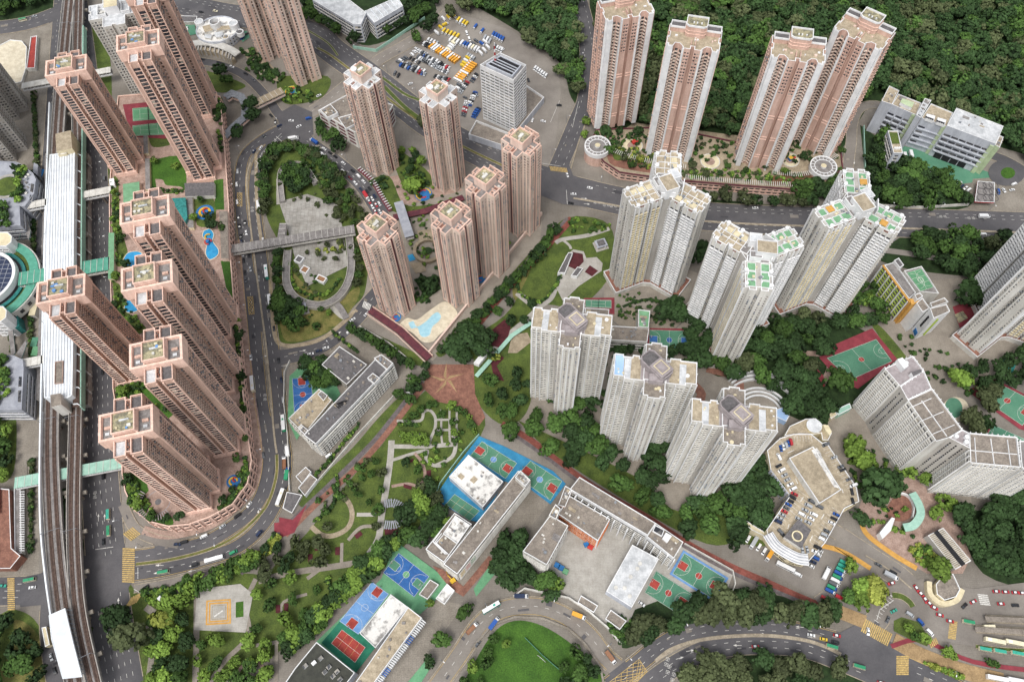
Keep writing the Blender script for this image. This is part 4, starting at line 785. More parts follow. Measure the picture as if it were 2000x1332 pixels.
# ================================================================ white three-winged towers
def trident(label, c, ang0, h, R=28.5, wd=13.5, roofs=('roof_beige',)*3, green=False, z0=0):
    B = Bld('apartment_tower', label, 'apartment tower', c, z0, 'white three-winged towers'); zt = h-1.1; body = []
    for k in range(3):
        t = math.radians(ang0+120*k); ca, sa = math.cos(t), math.sin(t); T = lambda p: local(c, t, p); a = wd/2
        q = [(4, -a), (8, -a), (8, -a-1.4), (15, -a-1.4), (15, -a+.6), (17, -a+.6), (17, -a-1.4), (R-1.5, -a-1.4), (R-1.5, -a+1), (R, -a+1), (R, -1.2), (R-2.2, -1.2), (R-2.2, 1.2), (R, 1.2), (R, a-1), (R-1.5, a-1), (R-1.5, a+1.4), (17, a+1.4), (17, a-.6), (15, a-.6), (15, a+1.4), (8, a+1.4), (8, a), (4, a)]
        P = ccw(T(q)); rf = roofs[k]; B.block(P, z0, zt, 'white_wall', 'grey_wall' if rf == 'roof_green' else rf, 1.3, .5, 'white_clean')
        n = len(P)
        for i in range(n):
            p, r = P[i], P[(i+1) % n]; L = math.hypot(p[0]-r[0], p[1]-r[1])
            if L > 6.5: B.edge(p, r, z0+6, zt-3.2, 2.72, 3.3, WS_BALC2 if (i+k) % 2 else WS_BALC, margin=.15)
            elif 4.2 < L < 6.5: B.edge(p, r, z0+6, zt-3.2, 2.72, 2.4, WS_CRU2, (1, 0), margin=.3)
            elif 3.3 < L: B.edge(p, r, z0+6, zt-3.2, 2.72, 2.8, WS_BALC, margin=.1)
            elif 1.9 < L < 2.6: B.edge(p, r, z0+6, zt-3.2, 2.72, 1.6, WS_CRU2, margin=.1)
            if L > 6.5:
                nb = int(L/3.3+.3)
                for j in range(nb+1): t0 = .15+(L-.3)*j/nb; B.fin(p, r, max(0, t0-.16), min(L, t0+.16), z0, zt, 1.0, 'white_clean')
                f = B.part('roof_opening'); f.box(mid(p, r), L*.3, .1, zt-.6, zt+.8, math.atan2(r[1]-p[1], r[0]-p[0]), 'brick_red')
        # roof compartments
        rp = B.part('roof_walls')
        if rf == 'roof_green':
            for (x0, x1) in ((9, 14.5), (15.2, 20.5), (21.3, R-2.8)):
                for y0, y1 in ((-a+.2, -1.6), (1.6, a-.2)): B.r.cap(ccw(T([(x0, y0), (x1, y0), (x1, y1), (x0, y1)])), zt+.3, 'roof_green'); rp.wall(T([(x0, y0), (x1, y0), (x1, y1), (x0, y1)]), zt, zt+.8, .3, 'white_clean', True)
            if 'upper' in label: B.r.cap(ccw(T([(16, -a+.4), (20.5, -a+.4), (20.5, -1.8), (16, -1.8)])), zt+1.4, 'orange_y')
        else:
            for x in (9, 14, 19, 24): rp.wall(T([(x, -a+.5), (x, a-.5)]), zt, zt+.7, .3, 'white_clean')
            rp.wall(T([(7, -1.5), (R-2.5, -1.5)]), zt, zt+.6, .3, 'white_clean'); rp.wall(T([(7, 2), (R-2.5, 2)]), zt, zt+.6, .3, 'white_clean')
            for x in (11, 16.5, 21.5): B.r.cap(ccw(T([(x-2, -a+1), (x+2, -a+1), (x+2, -2), (x-2, -2)])), zt+.3, 'cream')
        eq = B.part('roof_equipment'); clutter(eq, T([(8, -a+1), (R-3, -a+1), (R-3, a-1), (8, a-1)]), zt, 7, ('white_clean', 'steel', 'cream'), 2.2, 1.6)
        for x in (14.9, R-4): 
            for y in (-a-.5, a+.5): eq.prism(circ(T([(x, y)])[0], 1.3, 8), zt-.1, zt+2.2, 'white_clean')
    tt = [math.radians(ang0+60+120*k) for k in range(3)]; pts = []
    for k in range(3):
        t = math.radians(ang0+120*k); pts += local(c, t, [(9, -wd/2+.3), (9, wd/2-.3)])
    B.block(pts, z0, zt+.4, 'grey_wall', 'roof_grey', 1.1, .4, 'white_clean', foot=False)
    m = B.part('machine_room'); t = math.radians(ang0)
    for (x, y, sx, sy, hh, rm) in ((-4, 0, 12, 9, 8, 'roof_beige'), (5, -3.5, 7, 6, 6, 'roof_white'), (-1, 6, 7, 4.5, 4.5, 'roof_grey')):
        q = ccw(local(local(c, t, [(x, y)])[0], t+.5, [(-sx/2, -sy/2), (sx/2, -sy/2), (sx/2, sy/2), (-sx/2, sy/2)])); m.prism(q, zt, zt+hh, 'white_clean', rm); m.wall(q, zt+hh, zt+hh+.8, .4, 'white_clean', True)
    m.wall(local(c, t, [(-7, -9), (2, -10)]), zt, zt+6, .6, 'white_clean'); m.wall(local(c, t, [(-9, -5), (-10, 4)]), zt, zt+5, .6, 'white_clean')
    bs = B.part('base_podium'); pp = []
    for k in range(3):
        t = math.radians(ang0+120*k); pp += local(c, t, [(9, -wd/2-3.2), (R+2.5, -wd/2-3.2), (R+2.5, wd/2+3.2), (9, wd/2+3.2)])
    bs.prism(ccw(pp), z0, z0+4.2, 'white_wall', 'brick_red'); bs.wall(ccw(pp), z0+4.2, z0+5.2, .4, 'white_clean', True)
    B.done(100); return B
trident('white three-winged tower with weathered beige roof beside the striped fitness garden', (102.1, 323.3), 81.3, 100)
trident('white three-winged tower with one beige and two green roofed wings', (150.5, 270.8), 140.8, 100, roofs=('roof_beige', 'roof_green', 'roof_green'))
trident('upper white three-winged tower with green roof panels and small orange roof sheds', (217.3, 300.3), 81, 103, roofs=('roof_green',)*3)
# ================================================================ lower white cruciform towers
def cruci(label, px, h, ang, blue=False):
    c = G(px, h); B = Bld('apartment_tower', label, 'apartment tower', c, 0, 'white cruciform towers'); T = lambda p: local(c, ang, p); zt = h-1
    arms = [[(-23, -6), (-17, -6), (-17, -7.3), (-6, -7.3), (-6, 6.6), (-9, 6.6), (-9, 8), (-13, 8), (-13, 6.6), (-18, 6.6), (-18, 7.8), (-23, 7.8)],
            [(6, -7.3), (17, -7.3), (17, -6), (23, -6), (23, 7.8), (14, 7.8), (14, 8.6), (8, 8.6), (8, 6.6), (6, 6.6)],
            [(-6, 6), (6, 6), (6, 16.2), (3, 16.2), (3, 17.4), (-3, 17.4), (-3, 16.2), (-6, 16.2)],
            [(-6, -6), (-6, -16), (-3.6, -16), (-3.6, -17.2), (3.6, -17.2), (3.6, -16), (6, -16), (6, -6)]]
    rs = ['roof_beige', 'roof_beige', 'roof_brown', 'roof_brown']
    for k, q in enumerate(arms):
        P = ccw(T(q)); B.block(P, 0, zt, 'white_wall', rs[k], 1.2, .45, 'white_clean'); n = len(P)
        for i in range(n):
            p, r = P[i], P[(i+1) % n]; L = math.hypot(p[0]-r[0], p[1]-r[1])
            if L > 10.5 and k < 2 : B.edge(p, r, 3, zt-1.5, 2.72, 2.0, WS_CRU, (1, 1, 0, 1), margin=.4)
            elif L > 6.5 and k == 3: B.edge(p, r, 3, zt-1.5, 2.72, 2.2, WS_CRU2, margin=.7)
            elif L > 5: B.edge(p, r, 3, zt-1.5, 2.72, 2.0, WS_CRU, (1, 1, 0), margin=.3)
            elif L > 2.2: B.edge(p, r, 3, zt-1.5, 2.72, 2.0, WS_CRU2, margin=.2)
            if L > 5:
                for t0 in (0, L*.5): B.fin(p, r, t0, t0+.5, 0, zt, .7, 'white_clean')
    for s in (-1, 1):
        x0, x1 = (s*22.4, s*17.6); B.r.cap(ccw(T([(x0, -5.4), (x1, -5.4), (x1, 7.2), (x0, 7.2)])), zt+.2, 'shade_blue' if (blue and s < 0) else 'roof_beige')
        B.r.cap(ccw(T([(s*17.2, -6.7), (s*13.5, -6.7), (s*13.5, 6), (s*17.2, 6)])), zt+.15, 'roof_white')
    core = ccw(T([(-8, -8), (8, -8), (8, 8), (-8, 8)])); B.block(core, 0, zt+.15, 'grey_wall', 'roof_mauve', .6, .3, foot=False)
    m = B.part('machine_room'); hexa = ccw(local(T([(0, 1)])[0], ang-.75, [(-9, -3), (-7, -4.6), (8, -4.6), (9, -3), (9, 3), (7, 4.6), (-7, 4.6), (-9, 3)])); m.ring(hexa, zt, zt+6, 'roof_mauve'); m.wall(hexa, zt+5.2, zt+6.8, .5, 'roof_mauve', True); m.cap(offs(hexa, .2, True), zt+5.3, 'roof_slate')
    qq = ccw(local(T([(0, 1)])[0], ang-.75, [(-1.5, -4.4), (8.4, -4.4), (8.4, 4.4), (-1.5, 4.4)])); m.prism(qq, zt+5, zt+8, 'roof_mauve', 'roof_mauve'); m.wall(offs(qq, 1.6, True), zt+8, zt+8.6, .4, 'cream', True)
    m.prism(ccw(T([(-3.5, -8.5), (4, -8.5), (4, -4), (-3.5, -4)])), zt, zt+4.6, 'roof_mauve')
    eq = B.part('roof_equipment')
    for q in arms: clutter(eq, T(q), zt, 3, ('white_clean', 'cream'), 1.5, 1.0)
    B.done(100); return B
A9 = math.radians(-9.5)
cruci('white cruciform tower at the left of the three, beside the children rubber playground', (1117, 630), 98, A9)
cruci('middle white cruciform tower with one pale blue roof patch', (1280, 723), 100, A9, True)
cruci('white cruciform tower next to the curved amphitheatre steps', (1434, 812), 97.5, A9)
# ================================================================ pink and white towers by the wooded hill
def ctower(label, c, ang, h):
    B = Bld('apartment_tower', label, 'apartment tower', c, 8, 'pink and white towers by the wooded hill'); T = lambda p: local(c, ang, p); zt = h-1
    half = [(5.5, -12.5), (6.5, -12.5), (6.5, -11), (9, -8.2), (12, -8.2), (13.2, -11.5), (16.5, -11.5), (16.5, -9.5), (18, -9.5), (18, -2), (16.8, -2), (16.8, 2), (18, 2), (18, 10), (13, 10), (13, 12), (5, 12), (5, 10)]
    q = [(1.2, -12.5)]+half+[(-x, y) for x, y in half[::-1]]+[(-1.2, -12.5), (-1.2, -9.5), (1.2, -9.5)]
    P = ccw(T(q)); B.block(P, 8, zt, 'salmon', 'roof_beige', 1.3, .5, 'white_clean'); n = len(P); F8 = 2.85
    for i in range(n):
        p, r = P[i], P[(i+1) % n]; L = math.hypot(p[0]-r[0], p[1]-r[1]); lx = [(q_[0], q_[1]) for q_ in (((p[0]-c[0])*math.cos(-ang)-(p[1]-c[1])*math.sin(-ang), (p[0]-c[0])*math.sin(-ang)+(p[1]-c[1])*math.cos(-ang)), ((r[0]-c[0])*math.cos(-ang)-(r[1]-c[1])*math.sin(-ang), (r[0]-c[0])*math.sin(-ang)+(r[1]-c[1])*math.cos(-ang)))]
        my = (lx[0][1]+lx[1][1])/2; mx = abs(lx[0][0]+lx[1][0])/2
        if my < -7 and 6.4 < mx < 13.3: B.edge(p, r, 11, zt-1, F8, 2.2, WS_CTOWER, margin=.1)
        elif my < -9 and mx > 13: B.fin(p, r, 0, L, 8, h+.25, .2, 'white_clean')
        elif my < -12 and 2 < mx < 6:
            B.edge(p, r, 8+(h-8)*.72, zt-1, F8, 2.0, WS_CPINK, margin=.3)
            for zz in (.12, .3, .5): B.fin(p, r, 0, L, 8+(h-8)*zz, 8+(h-8)*zz+.7, .3, 'pink_trim'); B.fin(p, r, 0, L, 8+(h-8)*zz+2.6, 8+(h-8)*zz+3.3, .3, 'pink_trim')
        elif mx > 16: B.edge(p, r, 11, zt-1, F8, 2.3, WS_CPINK if L < 5 else WS_BAY, (1, 0, 1) if L > 7 else (1,), margin=.3); B.fin(p, r, 0, .6, 8, zt, .4, 'pink_trim'); 
        elif my > 8: B.edge(p, r, 11, zt-1, F8, 2.6, WS_CPINK, (1, 1, 0), margin=.3)
        if my < -10 and mx < 1: B.fin(p, r, .1, L-.1, 8, zt-1, .3, 'maroon')
        if 6 <= mx <= 7 and my < -11: B.fin(p, r, 0, L, 8, h+.25, .3, 'white_clean')
    for s in (-1, 1): 
        a_, b_ = T([(s*6.5, -12.6), (s*6.5, -11)]); f = B.w; f.box(mid(a_, b_), .8, 2.4, 8, h+.25, ang, 'white_clean')
        f.box(T([(s*14.9, -11.8)])[0], 3.6, .8, 8, h+.25, ang, 'white_clean')
    m = B.part('machine_room'); b1 = ccw(T([(-7, 2), (-5, .5), (5, .5), (7, 2), (7, 10.5), (-7, 10.5)])); m.ring(b1, zt, zt+9, 'salmon'); m.wall(b1, zt+8.4, zt+9.8, .5, 'white_clean', True); m.cap(offs(b1, .2, True), zt+8.6, 'roof_mottle')
    for zz in (2.5, 5): m.wall(offs(b1, -.1, True), zt+zz, zt+zz+.5, .3, 'pink_trim', True)
    for s in (-1, 1):
        b2 = ccw(T([(s*7.3, 4), (s*17, 4), (s*17, 9.6), (s*7.3, 9.6)])); m.ring(b2, zt, zt+4, 'salmon'); m.wall(b2, zt+3.4, zt+4.8, .5, 'white_clean', True); m.cap(offs(b2, .2, True), zt+3.6, 'roof_slate')
    eq = B.part('roof_equipment')
    for x in (-2.2, 0, 3): eq.box(T([(x, 4.5)])[0], .9, .9, zt+8.5, zt+9.6, ang, 'white_clean')
    eq.wall(T([(-1.4, -9), (-1.4, -4)]), zt, zt+3, .5, 'salmon'); eq.wall(T([(1.4, -9), (1.4, -4)]), zt, zt+3, .5, 'salmon'); clutter(eq, T([(-16, -6), (16, -6), (16, 3), (-16, 3)]), zt, 6, ('white_clean', 'pink_light'), 2, 1.2)
    B.done(100); return B
def cpos(px, h, dx, dy, ang):
    p = G(px, h); return local(p, ang, [(dx, dy)])[0]
a2 = math.radians(-15)
ctower('pink and white tower nearest the hill road, its roof cut by the upper frame edge', cpos((1208+21, 37+1), 113, 0, 11, math.radians(8)), math.radians(12), 115)
ctower('second pink and white tower from the hill road, facing straight down', cpos((1352, 98), 117.5, 0, 12.5, a2), a2, 117.5)
ctower('third pink and white tower from the hill road, above the round rosette plaza', cpos((1556, 126), 114, 0, 12.5, math.radians(-14)), math.radians(-14), 116)
ctower('pink and white tower beside the curved access road, leaning furthest right', cpos((1679, 75), 117.5, 0, 9, math.radians(-35)), math.radians(-40), 117.5)
# ================================================================ lower buildings
def low(name, label, cat, blocks, group=None, fh=3.6, pitch=3.0, st=WS_SCH, z0=0, eq=0, keep=100, par=.9, done=True, edges=None):
    """blocks: (roof outline in the photo, roof height, wall material, roof material, windows?)"""
    c0 = G(blocks[0][0][0], blocks[0][1]); B = Bld(name, label, cat, c0, z0, group); B.P = []
    for blk in blocks:
        px, h, wm, rm = blk[:4]; P = ccw(GL(px, h)); b0 = blk[5] if len(blk) > 5 else z0
        B.block(P, b0, h-par, wm, rm, par, .45, 'white_clean'); B.P.append(P)
        if len(blk) > 4 and blk[4]: B.face_all(P, b0+.4, h-par, fh, pitch, blk[4] if isinstance(blk[4], dict) else st, minl=6)
        if eq: clutter(B.part('roof_equipment'), P, h-par, eq+4, ('white_wall', 'steel', 'roof_grey', 'roof_brown'), 2.2, 1.2); clutter(B.part('roof_equipment'), P, h-par, 2, ('roof_grey', 'roof_beige'), 6, .5)
    if done: B.done(keep)
    return B
hp = hfrom((768, 709), (776.7, 744)); 
# school 1 (long white block)
B = low('school_building', 'long white-walled school block with dark felt roof beside the blue basketball court', 'school', [
    ([(741.7, 692), (768.3, 709), (616.7, 867), (593.3, 849)], 22, 'white_clean', 'roof_slate', 1), ([(623, 759), (648, 781), (594, 848), (563, 817)], 18, 'cream', 'roof_beige', 1),
    ([(663, 676), (717, 712), (677, 751), (628, 712)], 10, 'grey_wall', 'roof_slate'), ([(730, 699), (745, 692), (768, 709), (756, 722)], 24, 'white_clean', 'roof_brown', 0, 21.2), ([(717, 738), (728, 728), (742, 738), (731, 749)], 25, 'white_clean', 'roof_brown', 0, 21.2), ([(620, 770), (627, 762), (640, 772), (632, 783)], 20.5, 'cream', 'roof_brown', 0, 17.2), ([(581, 835), (588, 828), (602, 840), (595, 849)], 20, 'white_clean', 'roof_slate', 0, 17.2)], pitch=2.4, fh=3.2, st=WS_SLAB, eq=5, done=False)
for q in ([(598, 742), (603, 745)],): pass
gr = B.part('roof_grille')
for i in range(6): gr.wall(GL([(652+3.2*i, 789-1*i), (662+3.2*i, 797-3*i)], 22), 21.2, 22.3, .35, 'dark')
B.done()
# school 2 (beige with orange ground works)
B = low('school_building', 'beige school block with long brown roof and excavation along its foot', 'school', [
    ([(1012, 919), (1037, 938), (893, 1121), (866, 1101)], 19, 'grey_wall', 'roof_brown', 1), ([(887.7, 1001), (921, 1023), (867, 1098), (831, 1072)], 18, 'white_wall', 'roof_brown', 1),
    ([(889, 1006), (918, 1025), (893, 1062), (865, 1042)], 19.5, 'white_wall', 'roof_stain', 0, 17.2), ([(1016, 918), (1036, 937), (1026, 950), (1006, 932)], 24, 'white_wall', 'roof_stain', 0, 18.2)], pitch=2.8, fh=3.3, eq=3, done=False)
eq = B.part('roof_pipes')
for k in range(3): eq.wall(GL([(866-3*k, 1044-3*k), (852-3*k, 1060-1*k), (876-3*k, 1082-0*k)], 18), 17.2, 18.2, .4, 'white_clean')
a, b = B.P[0][0], B.P[0][1]
mp = B.part('mural'); 
e = max(((math.hypot(p[0]-q[0], p[1]-q[1]), p, q) for p, q in zip(B.P[0], B.P[0][1:]+B.P[0][:1]) if q[0] > p[0]), key=lambda t: t[0])
for i, m in enumerate(('play_yellow', 'play_red', 'court_lgreen')): B.fin(e[1], e[2], 2+5*i, 6+5*i, 3, 14, .25, m, mp)
B.done()
low('sports_hall', 'hall with stained white flat roof standing on the blue school playground', 'sports hall', [([(915, 888), (983, 940), (943, 990), (877, 931)], 9, 'cool_white', 'roof_stain')], eq=2)
low('sports_hall', 'white stained flat roofed hall by the pale blue basketball court', 'sports hall', [([(763, 1160), (797, 1185), (733, 1265), (702, 1236)], 9, 'white_clean', 'roof_stain')], eq=0)
B = low('school_building', 'school block with brown roof and louvred wall cut by the lower frame edge', 'school', [([(797, 1185), (824, 1206), (722, 1345), (685, 1345)], 18, 'white_clean', 'roof_beige', 0)], eq=3, done=False)
sc = B.part('louvre_screen')
for i in range(9):
    t = i/9; a_ = (824+10-t*104, 1212+t*140); b_ = (a_[0]-9, a_[1]+12); q = ccw(GL([(a_[0]-13, a_[1]-5), (a_[0]-2, a_[1]+3), (b_[0]-2, b_[1]+3), (b_[0]-13, b_[1]-5)], 15)); m = 'blue_panel' if i in (2, 6, 8) else ('red_sign' if i == -1 else 'white_clean')
    for k in range(4): sc.wall([((q[0][0]*(1-k/3.2)+q[3][0]*k/3.2), (q[0][1]*(1-k/3.2)+q[3][1]*k/3.2)), ((q[1][0]*(1-k/3.2)+q[2][0]*k/3.2), (q[1][1]*(1-k/3.2)+q[2][1]*k/3.2))], 12, 15.2, .5, m)
B.done()
B = low('assembly_hall', 'dark green roofed hall with white skylights cut by the lower frame edge', 'hall', [([(618, 1253), (693, 1313), (665, 1350), (545, 1350), (576, 1304)], 12, 'cool_white', 'roof_dark')], done=False)
for q in ((626, 1285), (613, 1294), (596, 1300), (642, 1302), (658, 1311), (634, 1312), (650, 1320), (664, 1326)):
    s_ = B.part('skylight'); s_.box(G(q, 12), 2.6, 2.0, 11, 12.4, .75, 'white_clean', 'white_clean' if q[0] % 2 else 'glass')
B.done()
low('electrical_hut', 'small roofless brown block, left of two beside the court end', 'hut', [([(840, 1131), (857, 1141), (835, 1170), (818, 1160)], 4, 'white_wall', 'roof_brown')]); low('electrical_hut', 'small roofless brown block, right of two beside the excavation', 'hut', [([(873, 1139), (888, 1153), (868, 1180), (851, 1168)], 4, 'white_wall', 'roof_stain')])
# school 4
B = low('school_building', 'large school with long brown roof, louvred classrooms and orange striped hall', 'school', [
    ([(1131.7, 931), (1281, 1021), (1265, 1045), (1113, 955)], 22, 'white_clean', 'roof_brown', 1), ([(1281, 1021), (1335, 1058), (1316, 1090), (1263, 1047)], 22, 'white_clean', 'roof_brown', 1), ([(1113, 968), (1192, 1013), (1168, 1056), (1090, 1003)], 19, 'white_clean', 'roof_brown', WS_ORG),
    ([(1075, 1005), (1110, 1026), (1068, 1103), (1021, 1076)], 24, 'white_wall', 'roof_brown', 1), ([(1085, 984), (1095, 993), (1086, 1014), (1072, 1006)], 26, 'white_wall', 'roof_brown'), ([(1104, 948), (1118, 956), (1104, 990), (1090, 986)], 20, 'pink_light', 'roof_brown')], pitch=2.6, fh=3.5, eq=2, done=False)
p, q = G((1113, 957), 22), G((1318, 1090), 22); 
for i in range(17): t = i/16*math.hypot(q[0]-p[0], q[1]-p[1]); B.fin(p, q, t, t+.6, 0, 21, 2.0, 'white_clean')
a_ = B.part('roof_void'); a_.cap(ccw(GL([(1280, 1026), (1297, 1035), (1292, 1047), (1275, 1037)], 22)), 22.0, 'glass_dark'); a_.wall(GL([(1280, 1026), (1297, 1035), (1292, 1047), (1275, 1037)], 22), 21, 22.6, .5, 'white_clean', True)
r_ = B.part('roof_gate'); r_.prism(ccw(GL([(1300, 1040), (1312, 1047), (1303, 1060), (1293, 1052)], 22)), 21, 23, 'white_clean')
B.done()
B = low('canopy', 'wide white flat canopy covering the middle of the school yard', 'canopy', [([(1235, 1063), (1287, 1091), (1234, 1186), (1184, 1154)], 9, 'cool_white', 'roof_white')], par=.4, done=False)
for i in range(1, 5):
    for s_ in (0, 1): pass
c_ = B.part('roof_vent')
for q in ((1250, 1100), (1245, 1110), (1232, 1126), (1203, 1147), (1220, 1148), (1230, 1164)): c_ = B.part('roof_vent'); c_.cyl(G(q, 9), 1.2, 8.5, 9.3, 'white_wall', n=14)
B.done()
low('guard_house', 'small dark roofed hut by the curved school wall', 'hut', [([(1193, 1190), (1224, 1212), (1211, 1229), (1182, 1208)], 4, 'white_clean', 'roof_brown')]); low('guard_house', 'low white and brown gate house behind the curved school wall', 'hut', [([(1135, 1162), (1168, 1182), (1160, 1196), (1128, 1176)], 4, 'white_clean', 'roof_brown')])
# white striped office tower
hO = hfrom((937, 127), (942, 233))
B = low('office_tower', 'white office block striped with dark window bands beside the vehicle lot', 'office block', [([(937, 127), (977, 103), (1028, 127), (1003, 157)], hO, 'white_clean', 'roof_grey'), ([(930, 235), (1000, 262), (985, 285), (915, 262)], 7, 'cool_white', 'roof_brown'), ([(1026, 165), (1063, 190), (1010, 255), (995, 240)], 7, 'cool_white', 'roof_brown')], done=False, par=2.4)
P = B.P[0]
for i in range(4): B.edge(P[i], P[(i+1) % 4], 2, hO-3, 3.1, 4.0, WS_RIB, margin=.3)
v = B.part('light_well'); v.cap(offs(P, 3.2, True), hO-.4, 'dark'); v.wall(offs(P, 3.2, True), hO-2.4, hO+.4, .8, 'cool_white', True)
for t in (.3, .5, .7): v2 = B.part('roof_beam'); i_ = offs(P, 3.2, True); v2.wall([(i_[0][0]*(1-t)+i_[1][0]*t, i_[0][1]*(1-t)+i_[1][1]*t), (i_[3][0]*(1-t)+i_[2][0]*t, i_[3][1]*(1-t)+i_[2][1]*t)], hO-2, hO, .7, 'cool_white')
B.done()
b = empty('radio_mast', (*G((967, 118), hO), hO), 'red and white lattice radio mast on the striped office roof', 'mast'); p = G((967, 118), hO)
for k in range(6): m = MB(); m.tube((p[0], p[1], hO-1+3*k), (p[0], p[1], hO+2+3*k), .9-.1*k, 'red_sign' if k % 2 == 0 else 'white_clean', 6, .8-.1*k); m.build('mast_section', b)
# red striped low block
B = low('office_block', 'white low block with maroon window stripes half hidden by the first pink tower', 'office block', [([(621, 216), (690, 178), (768, 205), (745, 245), (692, 258)], 19, 'white_wall', 'roof_brown'), ([(625, 215), (645, 203), (660, 220), (640, 230)], 22, 'white_clean', 'roof_brown', 0, 18), ([(660, 230), (690, 222), (700, 240), (675, 252)], 20, 'roof_white', 'roof_brown', 0, 18)], eq=4, done=False)
P = B.P[0]; n = len(P); sb_ = MB()
for i in range(n):
    a_, b_ = P[i], P[(i+1) % n]; L = math.hypot(a_[0]-b_[0], a_[1]-b_[1])
    for fl in range(4):
        for j in range(int(L/8)): t = L*(j+.15)/max(1, int(L/8)); B.fin(a_, b_, t, t+L*.7/max(1, int(L/8)), 3+4*fl, 5+4*fl, .12, 'maroon', B.part('window_band'))
B.done()
# school at the top
B = low('school_building', 'white ribbed-roof school hall cut by the upper frame edge', 'school', [([(711, 23), (776, -6), (787, 12), (731, 45)], 18, 'cool_white', 'roof_white', 1), ([(610, 0), (650, -25), (715, 25), (705, 48), (690, 48)], 20, 'cool_white', 'roof_white', 1)], pitch=3, done=False)
for i in range(7): rr = B.part('roof_rib'); rr.wall(GL([(713+10*i, 22-4.2*i), (731+9*i, 43-5.2*i)], 18), 17, 18.4, .5, 'white_metal')
B.done()
# depot at the right top
hF = hfrom((1722, 197), (1692, 251))
def z9(pts): return [(1660+x/5.33, 150+y/5.33) for x, y in pts]
B = low('fire_station', 'pale grey and green five-storey station with green forecourt at the foot of the wood', 'fire station', [
    (z9([(410, 95), (515, 145), (440, 290), (330, 255)]), hF+2, 'cool_white', 'roof_beige'), (z9([(505, 180), (745, 275), (690, 400), (440, 290)]), hF, 'cool_white', 'roof_beige'), (z9([(780, 225), (850, 245), (740, 430), (690, 400)]), hF+4, 'cool_white', 'roof_white'),
    (z9([(845, 280), (1075, 375), (1010, 520), (745, 430)]), hF, 'cool_white', 'roof_beige'), (z9([(1110, 325), (1600, 515), (1520, 700), (1010, 510)]), hF+2, 'cool_white', 'roof_white'), (z9([(1560, 610), (1600, 630), (1560, 740), (1510, 710)]), hF, 'pale_green', 'roof_beige')], eq=1, done=False)
for k, (a_, b_) in enumerate((((330, 255), (690, 400)), ((740, 430), (1010, 515)), ((1010, 515), (1520, 700)))):
    pa, pb = GL(z9([a_, b_]), hF if k < 2 else hF+2); B.edge(pa, pb, 6 if k == 2 else 4, hF-1.5, (hF-5)/5, 6.0, dict(gw=5, gh=1.7, gz=.6, gp=.05, lw=5.9, lh=.8, lz=-1.0, ld=1.4, gm='glass_dark', lm='cool_white'), margin=1)
    LL = math.hypot(pa[0]-pb[0], pa[1]-pb[1])
    for t in ((0, LL-3) if k == 0 else (LL-3,)): B.fin(pa, pb, t, t+3.0, 0, hF-.5, 1.2, 'pale_green')
for i in range(2):
    e_ = B.part('cooling_unit'); qx = 800+115*i; Q = ccw(GL(z9([(qx, 385+40*i), (qx+90, 410+40*i), (qx+75, 460+40*i), (qx-10, 430+40*i)]), hF+2)); e_.prism(Q, hF-1, hF+2, 'white_clean', 'white_clean')
    for u in range(4): e2 = B.part('fan'); e2.cyl((Q[0][0]*(1-(u+.5)/4)+Q[1][0]*(u+.5)/4, Q[0][1]*(1-(u+.5)/4)+Q[1][1]*(u+.5)/4+1.0), .9, hF+1.9, hF+2.2, 'dark', n=12)
e_ = B.part('roof_shed'); e_.prism(ccw(GL(z9([(545, 225), (670, 270), (645, 325), (525, 270)]), hF+2.5)), hF-1, hF+2.5, 'white_clean', 'pale_green')
for i in range(4): f_ = B.part('engine_bay'); LL = math.hypot(pa[0]-pb[0], pa[1]-pb[1]); B.fin(pa, pb, LL*(.1+.17*i), LL*(.25+.17*i), .5, 5.5, .3, 'dark', f_)
B.done()
B = low('drill_tower', 'slim white tower with a grassed roof in front of the fire station', 'training tower', [(z9([(395, 560), (500, 565), (552, 795), (455, 795)]), 21, 'cool_white', 'roof_beige', 0)], done=False)
B.r.cap(ccw(GL(z9([(408, 580), (495, 585), (520, 700), (430, 700)]), 20.3)), 20.4, 'grass'); P = B.P[0]
for k in range(3):
    w_ = B.part('tank'); w_.cyl(G((1660+480+25*(k-1), 0), 0) if 0 else G((1660+(470+22*k)/5.33, 150+745/5.33), 21), .9, 20, 21.6, 'white_clean', n=12)
for i in range(4): B.face_all(P, 2, 19, 3.4, 3.4, WS_SCH, minl=6) if i == 0 else None
B.done()
# petrol station
B = low('petrol_station', 'petrol station canopy with grey coffered roof and red fascia', 'petrol station', [(z9([(1330, 1085), (1510, 1100), (1505, 1310), (1300, 1300)]), 7, 'red_sign', 'roof_grey', 0, 5.8)], done=False, par=.5)
for u in range(3):
    for v in range(3): c_ = B.part('roof_coffer'); c_.wall(circ(G((1660+(1375+62*u)/5.33, 150+(1130+65*v)/5.33), 7), 3.4, 18), 6.4, 6.9, .35, 'roof_slate', True)
B.done()
